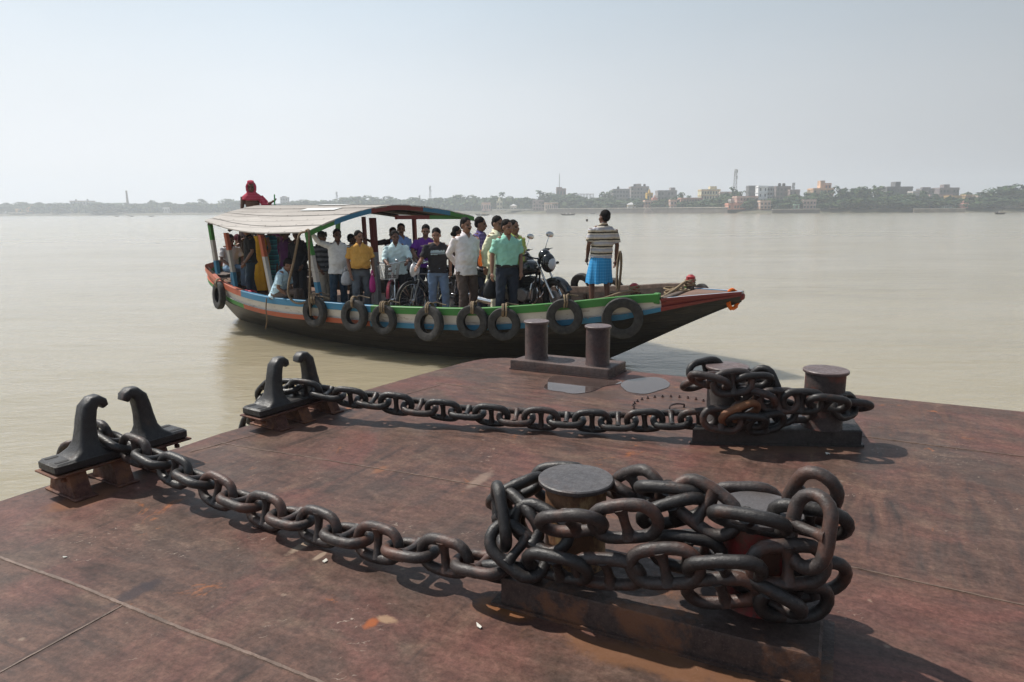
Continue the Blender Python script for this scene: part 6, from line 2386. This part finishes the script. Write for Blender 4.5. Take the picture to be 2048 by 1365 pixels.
# ---- what they carry
def bag(px_, py_, y, w, h, label, mat, name='plastic_bag', cat='bag', seed=0, fl=.5, handles=True):
    c = bl(px_, py_, y)
    m = MB()
    rings = []
    rnd = random.Random(seed)
    for t, k in ((0, .55), (.06, .85), (.25, 1.0), (.55, .95), (.8, .7), (.95, .42), (1.0, .3)):
        ring = []
        for i in range(22):
            a = 2 * math.pi * i / 22
            r = 1 + .10 * noise.noise(Vector((math.cos(a) * 2, math.sin(a) * 2, t * 4 + seed)))
            ring.append(Vector((math.cos(a) * w / 2 * k * r, math.sin(a) * w / 2 * k * fl * r, (t - 1) * h)))
        rings.append(ring)
    m.loft(rings, True)
    o = m.build(name, mat, None, 60, BM @ Matrix.Translation(c + Vector((0, 0, h / 2))) @ Matrix.Rotation(R(37 + 10 * seed), 4, 'Z'))
    if handles:
        for s in (-1, 1):
            hm_ = MB()
            hm_.tube(spline([(-w * .13, s * .012, -.02), (-w * .1, s * .014, .05), (0, s * .006, .085), (w * .1, s * .014, .05), (w * .13, s * .012, -.02)], 4), .008, 6)
            hm_.build('handle', mat, o, 60)
    return tag(o, label, cat, 'bags carried by passengers')


bag(693, 557, -1.32, .21, .26, 'crumpled white plastic carrier bag hanging between white and yellow shirts', P('white_plastic', (.62, .62, .64), .35, .15, 20, .5, 25), seed=1)
bag(745, 568, -1.25, .12, .32, 'narrow magenta pink bag beside the man in yellow', P('pink_plastic', (.55, .03, .25), .4, .15, 20, .5, 25), seed=2)
bag(982, 578, -1.22, .30, .33, 'black shoulder bag held low by the man in mint green', P('black_nylon', (.018, .017, .018), .55, .3, 20, .5, 30), name='handbag', seed=3, fl=.6)
bag(961, 522, -.5, .10, .20, 'orange plastic bag behind the cream kurta', P('orange_plastic', (.62, .14, .02), .4, .15, 20, .5, 25), seed=4)
c = bl(487, 568, -1.25)
rb = MB()
rb.ell((0, 0, .12), (.24, .17, .14), None, 20, 14)
rb.ell((.14, .06, .16), (.13, .12, .11), None, 16, 10)
for v in rb.v:
    v += v.normalized() * .02 * noise.noise(v * 12)
tag(rb.build('cloth_bundle', P('red_cloth', (.50, .02, .05), .7, .2, 12, .4, 20), None, 60, BM @ Matrix.Translation((c.x, c.y, zd(c.x)))), 'bright red cloth bundle on deck at the feet of the man in black', 'bundle')
# rope coil held by the deckhand
rc = bl(1238, 540, -.45)
pth = []
for i in range(80):
    a = i * .55
    pth.append(BM @ (rc + Vector((.0, 0, 0)) + Vector((.10 * math.sin(a) * .30 * (1 + .2 * math.sin(i)), .02 * math.sin(i * .7) + .03 * math.cos(a), .30 * math.cos(a) - .02 + .02 * math.sin(i * 1.3)))))
tag(knot_rope(spline(pth, 2), .013, M_ROPE_D), 'long loose rope loops hanging from the deckhand\'s hand', 'rope', 'ropes aboard the ferry')

# ================================================================== MOTORCYCLES AND BICYCLES
M_BLACKPAINT = P('black_gloss_paint', (.012, .013, .016), .18, .2, 6, .02, 20, 0, .6)
M_SEAT = P('black_seat_vinyl', (.022, .022, .025), .5, .2, 20, .3, 60)
M_CHROME = P('chrome', (.62, .62, .62), .18, .1, 10, .03, 30, 1.0)
M_ALLOY = P('grey_alloy', (.36, .36, .37), .38, .2, 14, .2, 40, .8)
M_FRAMEBK = P('black_frame_steel', (.018, .018, .019), .4, .3, 14, .1, 40)
M_GLASS = P('mirror_glass', (.80, .82, .84), .04, .02, 3, 0, 10, 1.0)
M_REDLENS = P('red_lens', (.35, .012, .012), .2, .1, 9)
M_AMBER = P('amber_lens', (.55, .18, .02), .25, .1, 9)
M_LENS = P('headlight_lens', (.55, .57, .6), .12, .1, 9)
M_REDFRAME = P('dark_red_bicycle_paint', (.22, .012, .03), .3, .3, 14, .1, 40, 0, .5)
M_GREYFRAME = P('grey_bicycle_steel', (.20, .20, .19), .4, .3, 14, .1, 40, .5)


def wheel(parent, c, r, tr, spokes, rim_w, mats, name='wheel', rot=None, disc=None):
    w = MB()
    sg = 32
    ring = [Vector((math.cos(2 * math.pi * i / sg) * (r - tr), 0, math.sin(2 * math.pi * i / sg) * (r - tr))) for i in range(sg)]
    w.tube(ring, tr, 10, False, 0, 1.0, (0, 1, 0), True)
    o = w.build(name, mats[0], parent, 60, Matrix.Translation(c) @ (rot or Matrix.Identity(4)))
    m = MB()
    rr_ = r - 2 * tr + .002
    ring = [Vector((math.cos(2 * math.pi * i / sg) * rr_, 0, math.sin(2 * math.pi * i / sg) * rr_)) for i in range(sg)]
    m.tube(ring, rim_w, 6, False, 0, 1.0, (0, 1, 0), True)
    m.build('rim', mats[1], o)
    s = MB()
    for k in range(spokes):
        a = 2 * math.pi * k / spokes
        d = Vector((math.cos(a), 0, math.sin(a)))
        if spokes < 10:
            s.tube([d * .03, d * (rr_ * .5), d * rr_], [.022, .013, .018], 6, True, 0, .7)
        else:
            sd = .022 * (1 if k % 2 else -1)
            a2 = a + (.5 if k % 4 < 2 else -.5)
            s.tube([Vector((math.cos(a2) * .02, sd, math.sin(a2) * .02)), d * rr_], .0022, 4, True)
    hubm = Matrix.Rotation(R(90), 4, 'X')
    s.lathe([(.02, -.045), (.032, -.035), (.026, 0), (.032, .035), (.02, .045)], 12, hubm)
    s.build('spokes', mats[2], o)
    if disc:
        dm_ = MB()
        dm_.lathe([(disc * .5, .048), (disc, .048), (disc, .053), (disc * .5, .053)], 24, hubm)
        dm_.build('brake_disc', M_ALLOY, o)
    return o


def motorcycle(mw, label, steer=-16):
    root = empty('motorcycle', mw, label, 'motorcycle', 'motorcycles parked on the ferry deck')

    def part(name, mat, smooth=45, par=None):
        m = MB()
        return m, (lambda: m.build(name, mat, par or root, smooth))
    SM = Matrix.Translation((-.06, 0, .62)) @ Matrix.Rotation(R(steer), 4, 'Z') @ Matrix.Translation((.06, 0, -.62))
    S = lambda p: SM @ Vector(p)
    wm = [M_RUBBER, M_BLACKPAINT, M_FRAMEBK]
    wheel(root, S((0, 0, .30)), .30, .048, 5, .016, wm, 'front_wheel', Matrix.Rotation(R(steer), 4, 'Z'), .12)
    wheel(root, (-1.28, 0, .30), .30, .054, 5, .016, wm, 'rear_wheel')
    m, done = part('fork', M_CHROME)
    for s in (-1, 1):
        m.tube([S((0, s * .085, .30)), S((-.14, s * .085, .60))], [.026, .026], 10)
        m.tube([S((-.14, s * .085, .60)), S((-.27, s * .085, .90))], [.017, .017], 10)
    done()
    m, done = part('front_mudguard', M_BLACKPAINT)
    rings = []
    for i in range(11):
        a = R(20 + 130 * i / 10)
        c = Vector((math.cos(a) * .33, 0, .30 + math.sin(a) * .33))
        rings.append([S(c + Vector((0, y, 0)) - (c - Vector((0, 0, .3))).normalized() * dz) for y, dz in ((-.065, .03), (-.05, 0), (0, -.008), (.05, 0), (.065, .03), (.05, .012), (0, .004), (-.05, .012))])
    m.loft(rings, True)
    done()
    m, done = part('handlebar', M_FRAMEBK)
    hbp = [S((-.30, 0, .93))]
    m.tube(spline([S((-.42, -.36, 1.02)), S((-.37, -.25, 1.03)), S((-.28, -.10, .95)), S((-.27, 0, .94)), S((-.28, .10, .95)), S((-.37, .25, 1.03)), S((-.42, .36, 1.02))], 4), .012, 8)
    for s in (-1, 1):
        m.tube([S((-.42, s * .36, 1.02)), S((-.385, s * .26, 1.03))], .02, 8)
        m.tube([S((-.36, s * .22, 1.03)), S((-.33, s * .30, 1.035)), S((-.36, s * .40, 1.03))], [.008, .007, .005], 6)
        m.bbox(S((-.35, s * .21, 1.04)), (.06, .05, .045), .01)
    done()
    for s in (-1, 1):
        m, done = part('mirror', M_CHROME)
        m.tube(spline([S((-.35, s * .22, 1.05)), S((-.33, s * .25, 1.14)), S((-.35, s * .33, 1.23))], 4), .006, 6)
        cm = SM @ Vector((-.35, s * .37, 1.26))
        rt = (Matrix.Rotation(R(steer + 90 - s * 10), 3, 'Z') @ Matrix.Rotation(R(s * 20), 3, 'Y'))
        m.ell(cm, (.075, .018, .048), rt, 14, 8)
        o = done()
        g = MB()
        g.lathe([(.0005, -.001), (.9, 0), (1, .12), (.9, .2), (.001, .22)], 18, Matrix.Translation(cm + Vector((-.016, 0, 0))) @ rt.to_4x4() @ Matrix.Diagonal((.068, .030, .042, 1)) @ Matrix.Rotation(R(-90), 4, 'X'))
        g.build('mirror_glass', M_GLASS, o)
    m, done = part('headlight_cowl', M_BLACKPAINT)
    m.ell(S((-.10, 0, .86)), (.12, .125, .16), SM.to_3x3(), 18, 12)
    m.ell(S((-.16, 0, .98)), (.10, .10, .10), SM.to_3x3(), 14, 10)
    o = done()
    m, done = part('headlight', M_LENS, 45, o)
    m.ell(S((-.045, 0, .85)), (.075, .095, .11), SM.to_3x3(), 16, 10)
    done()
    for s in (-1, 1):
        m, done = part('indicator', M_FRAMEBK)
        m.tube([S((-.13, s * .10, .82)), S((-.13, s * .19, .82))], .008, 6)
        m.ell(S((-.12, s * .215, .82)), (.04, .03, .024), None, 10, 8)
        done()
    m, done = part('fuel_tank', M_BLACKPAINT, 60)
    rings = []
    for x, hw_, z0, z1 in ((-.27, .07, .73, .80), (-.32, .125, .70, .88), (-.42, .150, .685, .925), (-.54, .145, .68, .92), (-.66, .115, .68, .86), (-.76, .075, .69, .80), (-.80, .04, .70, .76)):
        ring = []
        for i in range(18):
            a = 2 * math.pi * i / 18
            ca, sa = math.cos(a), math.sin(a)
            k = (abs(ca) ** 2.6 + abs(sa) ** 2.6) ** (-1 / 2.6)
            ring.append(Vector((x, hw_ * ca * k, (z0 + z1) / 2 + (z1 - z0) / 2 * sa * k)))
        rings.append(ring)
    m.loft(rings, True)
    done()
    m, done = part('seat', M_SEAT, 60)
    rings = []
    for x, hw_, zc, h in ((-.74, .06, .77, .03), (-.80, .10, .775, .045), (-1.0, .125, .77, .05), (-1.15, .125, .80, .055), (-1.40, .11, .84, .05), (-1.52, .07, .865, .03)):
        rings.append([Vector((x, hw_ * math.cos(2 * math.pi * i / 14), zc + h * math.sin(2 * math.pi * i / 14))) for i in range(14)])
    m.loft(rings, True)
    done()
    for s in (-1, 1):
        m, done = part('side_panel', M_BLACKPAINT, 50)
        m.loft([[Vector((x, s * (y + .02), z)) for x, z in ((-.78, .72), (-1.12, .74), (-1.5, .84), (-1.48, .78), (-1.1, .60), (-.80, .55))][::s] for y in (.06, .10)], True)
        done()
    m, done = part('tail_light', M_REDLENS)
    m.bbox((-1.60, 0, .82), (.09, .15, .075), .02)
    done()
    m, done = part('rear_mudguard', M_FRAMEBK)
    m.loft([[Vector((x, y, z)) for y in (-.07, 0, .07)] + [Vector((x, y, z - .015)) for y in (.07, 0, -.07)] for x, z in ((-1.35, .72), (-1.55, .72), (-1.68, .58), (-1.73, .45))], True)
    m.bbox((-1.71, 0, .55), (.01, .17, .11), .003)
    done()
    m, done = part('frame', M_FRAMEBK)
    for s in (-1, 1):
        m.tube([(-.27, s * .03, .80), (-.36, s * .08, .50), (-.42, s * .09, .28), (-.85, s * .10, .28), (-.88, s * .10, .48)], .016, 6)
        m.tube([(-.88, s * .10, .40), (-1.28, s * .09, .30)], [.024, .018], 6)
        m.tube([(-.3, s * .04, .74), (-.9, s * .09, .66), (-1.5, s * .09, .74)], .015, 6)
        m.tube([(-1.22, s * .12, .34), (-1.12, s * .12, .68)], [.030, .026], 8)
    m.tube([(-.24, 0, .94), (-.33, 0, .68)], .032, 8)
    done()
    m, done = part('engine', M_ALLOY, 40)
    m.bbox((-.66, 0, .36), (.40, .22, .20), .04)
    m.lathe([(.11, -.15), (.115, -.13), (.115, .13), (.10, .15)], 20, Matrix.Translation((-.60, 0, .38)) @ Matrix.Rotation(R(90), 4, 'X'))
    m.lathe([(.06, -.155), (.07, -.14), (.07, .14), (.06, .155)], 16, Matrix.Translation((-.78, 0, .37)) @ Matrix.Rotation(R(90), 4, 'X'))
    eo = done()
    m, done = part('cylinder', M_FRAMEBK, 20, eo)
    for k in range(7):
        m.bbox((-.53 + .012 * k, 0, .47 + k * .028), (.17, .19, .014), .004)
    m.bbox((-.50, 0, .55), (.12, .13, .22), .01)
    done()
    m, done = part('foot_bracket', M_ALLOY, 30)
    for s in (-1, 1):
        m.loft([[Vector((x, s * y, z)) for x, z in ((-.88, .50), (-.95, .52), (-1.16, .36), (-1.12, .31), (-.95, .36), (-.86, .30))][::s] for y in (.115, .135)], True)
        m.tube([(-.92, s * .12, .33), (-.92, s * .24, .33)], .014, 6)
    done()
    m, done = part('exhaust', M_FRAMEBK, 40)
    m.tube(spline([(-.46, -.05, .58), (-.36, -.09, .46), (-.40, -.12, .26), (-.70, -.15, .22), (-.95, -.16, .24)], 5), .020, 8)
    m.tube([(-.92, -.165, .235), (-1.0, -.17, .25), (-1.48, -.175, .36), (-1.52, -.175, .37)], [.03, .048, .052, .03], 14)
    o = done()
    m, done = part('heat_shield', M_CHROME, 40, o)
    m.tube([(-1.12, -.185, .28), (-1.46, -.19, .357)], [.052, .056], 14)
    done()
    m, done = part('side_stand', M_FRAMEBK)
    m.tube([(-.80, .10, .27), (-.72, .24, .005)], .012, 6)
    m.tube([(-1.0, -.08, .27), (-1.02, -.12, .02)], .013, 6)
    done()
    m, done = part('crash_guard', M_CHROME)
    m.tube(spline([(-.34, -.06, .60), (-.34, -.20, .56), (-.36, -.24, .42), (-.42, -.17, .29), (-.44, -.06, .28)], 5), .012, 8)
    m.tube(spline([(-.34, .06, .60), (-.34, .20, .56), (-.36, .24, .42), (-.42, .17, .29), (-.44, .06, .28)], 5), .012, 8)
    done()
    return root


def ground_mw(x, y, heading, lean=0.0, base=1.28):
    # stands on the sloping deck: front contact at (x, y)
    h = R(heading)
    xr = x - base * math.cos(h)
    pitch = math.atan2(zd(x) - zd(xr), base * abs(1))
    return BM @ Matrix.Translation((x, y, zd(x) + .022)) @ Matrix.Rotation(h, 4, 'Z') @ Matrix.Rotation(-pitch, 4, 'Y') @ Matrix.Rotation(R(lean), 4, 'X')


q = bl(1121, 576, -.25)
bike1 = motorcycle(ground_mw(q.x, -.25, -3, 7) @ Matrix.Scale(1.07, 4), 'black motorcycle near the bow, front wheel turned, beside the man in mint green')


def dup_at(root, mw, label):
    c = copy_tree(root)
    c.matrix_world = mw
    c['label'] = label
    return c


q = bl(1074, 572, .45)
dup_at(bike1, ground_mw(q.x, .45, -2, 8) @ Matrix.Scale(1.07, 4), 'second black motorcycle standing behind the front one, mostly hidden by it')
dup_at(bike1, ground_mw(.55, .75, -15, 8), 'motorcycle half hidden behind the bicycles, its mirror and tank showing')
dup_at(bike1, ground_mw(-.75, .35, -40, 8), 'dark motorcycle mostly hidden behind the man in yellow and the centre post')


def bicycle(mw, label, frame_m, basket=True, steer=0, guard=None):
    root = empty('bicycle', mw, label, 'bicycle', 'bicycles on the ferry deck')
    r, base = .335, 1.08
    SM = Matrix.Translation((-.12, 0, .6)) @ Matrix.Rotation(R(steer), 4, 'Z') @ Matrix.Translation((.12, 0, -.6))
    S = lambda p: SM @ Vector(p)
    wm = [M_RUBBER, M_CHROME, M_CHROME]
    wheel(root, S((0, 0, r)), r, .019, 24, .011, wm, 'front_wheel', Matrix.Rotation(R(steer), 4, 'Z'))
    wheel(root, (-base, 0, r), r, .019, 24, .011, wm, 'rear_wheel')
    m = MB()
    bb, hd_, st_ = (-.60, 0, .30), (-.20, 0, .82), (-.76, 0, .80)
    m.tube([hd_, (-.16, 0, .70)], .02, 8)
    m.tube([(-.18, 0, .76), bb], .016, 8)
    m.tube([(-.20, 0, .80), (-.74, 0, .74)], .014, 8)
    m.tube([bb, st_], .015, 8)
    for s in (-1, 1):
        m.tube([(-.60, s * .03, .30), (-base, s * .06, r)], .010, 6)
        m.tube([(-.74, s * .02, .74), (-base, s * .06, r)], .009, 6)
    m.build('frame', frame_m, root)
    m = MB()
    for s in (-1, 1):
        m.tube([S((0, s * .055, r)), S((-.06, s * .055, .52)), S((-.15, s * .045, .70))], [.009, .012, .014], 8)
    m.tube([S((-.15, -.05, .70)), S((-.15, .05, .70))], .014, 6)
    m.tube([S((-.15, 0, .70)), S((-.23, 0, .98))], .013, 8)
    m.build('fork', M_CHROME if basket else frame_m, root)
    m = MB()
    m.tube(spline([S((-.42, -.27, .99)), S((-.30, -.27, 1.0)), S((-.20, -.18, 1.0)), S((-.21, 0, .98)), S((-.20, .18, 1.0)), S((-.30, .27, 1.0)), S((-.42, .27, .99))], 4), .011, 8)
    m.ell(S((-.22, .10, 1.03)), (.032, .032, .028), None, 10, 8)
    m.ell(S((-.05, 0, .88)), (.05, .045, .045), None, 12, 8)
    m.build('handlebar', M_CHROME, root)
    for s in (-1, 1):
        m = MB()
        m.tube([S((-.43, s * .27, .99)), S((-.31, s * .27, 1.0))], .016, 8)
        m.build('grip', M_REDFRAME if basket else M_FRAMEBK, root)
    for r0, a0, a1, cx_, ff in ((.36, 10, 150, 0, True), (.36, 20, 190, -base, False)):
        m = MB()
        rings = []
        for i in range(13):
            a = R(a0 + (a1 - a0) * i / 12)
            c = Vector((cx_ + math.cos(a) * r0, 0, r + math.sin(a) * r0))
            dd = Vector((math.cos(a), 0, math.sin(a)))
            rg = [c + Vector((0, y, 0)) - dd * dz for y, dz in ((-.03, .018), (-.02, 0), (.02, 0), (.03, .018), (.02, .006), (-.02, .006))]
            rings.append([S(p) for p in rg] if ff else rg)
        m.loft(rings, True)
        m.build('mudguard', guard or frame_m, root, 40)
    m = MB()
    m.ell((-.80, 0, .88), (.13, .09, .035), None, 14, 8)
    m.ell((-.70, 0, .885), (.10, .035, .03), None, 10, 8)
    m.tube([(-.76, 0, .78), (-.79, 0, .87)], .012, 6)
    m.build('saddle', M_SEAT, root)
    m = MB()
    m.lathe([(.08, -.006), (.09, -.006), (.09, .006), (.08, .006)], 20, Matrix.Translation((-.60, -.05, .30)) @ Matrix.Rotation(R(90), 4, 'X'))
    m.tube([(-.60, -.07, .30), (-.50, -.075, .18)], .009, 6)
    m.tube([(-.60, .07, .30), (-.70, .075, .42)], .009, 6)
    m.bbox((-.50, -.12, .18), (.08, .08, .02), .005)
    m.bbox((-.70, .12, .42), (.08, .08, .02), .005)
    m.build('crank', M_CHROME, root, 30)
    m = MB()
    for s in (-1, 1):
        m.tube([(-.84, s * .06, .73), (-1.25, s * .06, .73), (-base, s * .06, r)], .006, 6)
    for k in range(4):
        m.tube([(-.9 - .1 * k, -.06, .73), (-.9 - .1 * k, .06, .73)], .005, 5)
    m.build('rear_rack', M_FRAMEBK, root)
    if basket:
        m = MB()
        def rr2(t, z):
            hx, hy = .10 + .045 * t, .13 + .05 * t
            return [S((.04 + x * hx, y * hy, z)) for x, y in ((-1, -1), (1, -1), (1, 1), (-1, 1))]
        for k in range(7):
            q4 = rr2(k / 6, .72 + .25 * k / 6)
            m.tube(q4 + q4[:1], .005 if k in (0, 6) else .0028, 5, True)
        lo, hi = rr2(0, .72), rr2(1, .97)
        for i in range(4):
            for k in range(7):
                m.tube([lo[i].lerp(lo[(i + 1) % 4], k / 7), hi[i].lerp(hi[(i + 1) % 4], k / 7)], .0026, 4, True)
        for k in range(1, 6):
            m.tube([lo[0].lerp(lo[3], k / 6), lo[1].lerp(lo[2], k / 6)], .0026, 4, True)
        m.build('basket', P('grey_wire', (.30, .30, .30), .4, .2, 20, .1, 40, .7), root)
    else:
        m = MB()
        m.ell(S((-.02, .10, .88)), (.10, .075, .11), None, 18, 12)
        for v in m.v:
            v += Vector((1, 1, 1)) * .05 * noise.noise(v * 11)
        m.build('carrier_bag', P('white_plastic', (.62, .62, .64), .35, .15, 20, .5, 25), root)
    return root


q = bl(786, 596, -1.15)
bicycle(ground_mw(q.x, -1.15, -62, 3, 1.08), 'dark red bicycle with wire basket held by the man in pale aqua', M_REDFRAME, True, 0)
q = bl(827, 592, -1.1)
bicycle(ground_mw(q.x, -1.1, -98, 3, 1.08), 'grey bicycle with white bag on the bars, wheel facing the near gunwale', M_GREYFRAME, False, -6, M_FRAMEBK)
q = bl(858, 590, -.55)
bicycle(ground_mw(q.x, -.45, -60, 4, 1.08), 'black bicycle behind the grey one, between the two youths', M_FRAMEBK, False, 6, M_FRAMEBK)

# ================================================================== THE AIR
hz = MB()
hz.box((0, 640, 30), (2700, 1400, 62))
hm_ = bpy.data.materials.new('river_haze')
hm_.use_nodes = True
ht = hm_.node_tree
ht.nodes.clear()
ho = ht.nodes.new('ShaderNodeOutputMaterial')
hv = ht.nodes.new('ShaderNodeVolumePrincipled')
hv.inputs['Color'].default_value = (.86, .92, 1.0, 1)
hv.inputs['Density'].default_value = 0.00066
hv.inputs['Anisotropy'].default_value = 0.25
ht.links.new(hv.outputs[0], ho.inputs['Volume'])
tag(hz.build('haze', hm_, None, 0), 'pale summer haze over the whole river', kind='stuff')
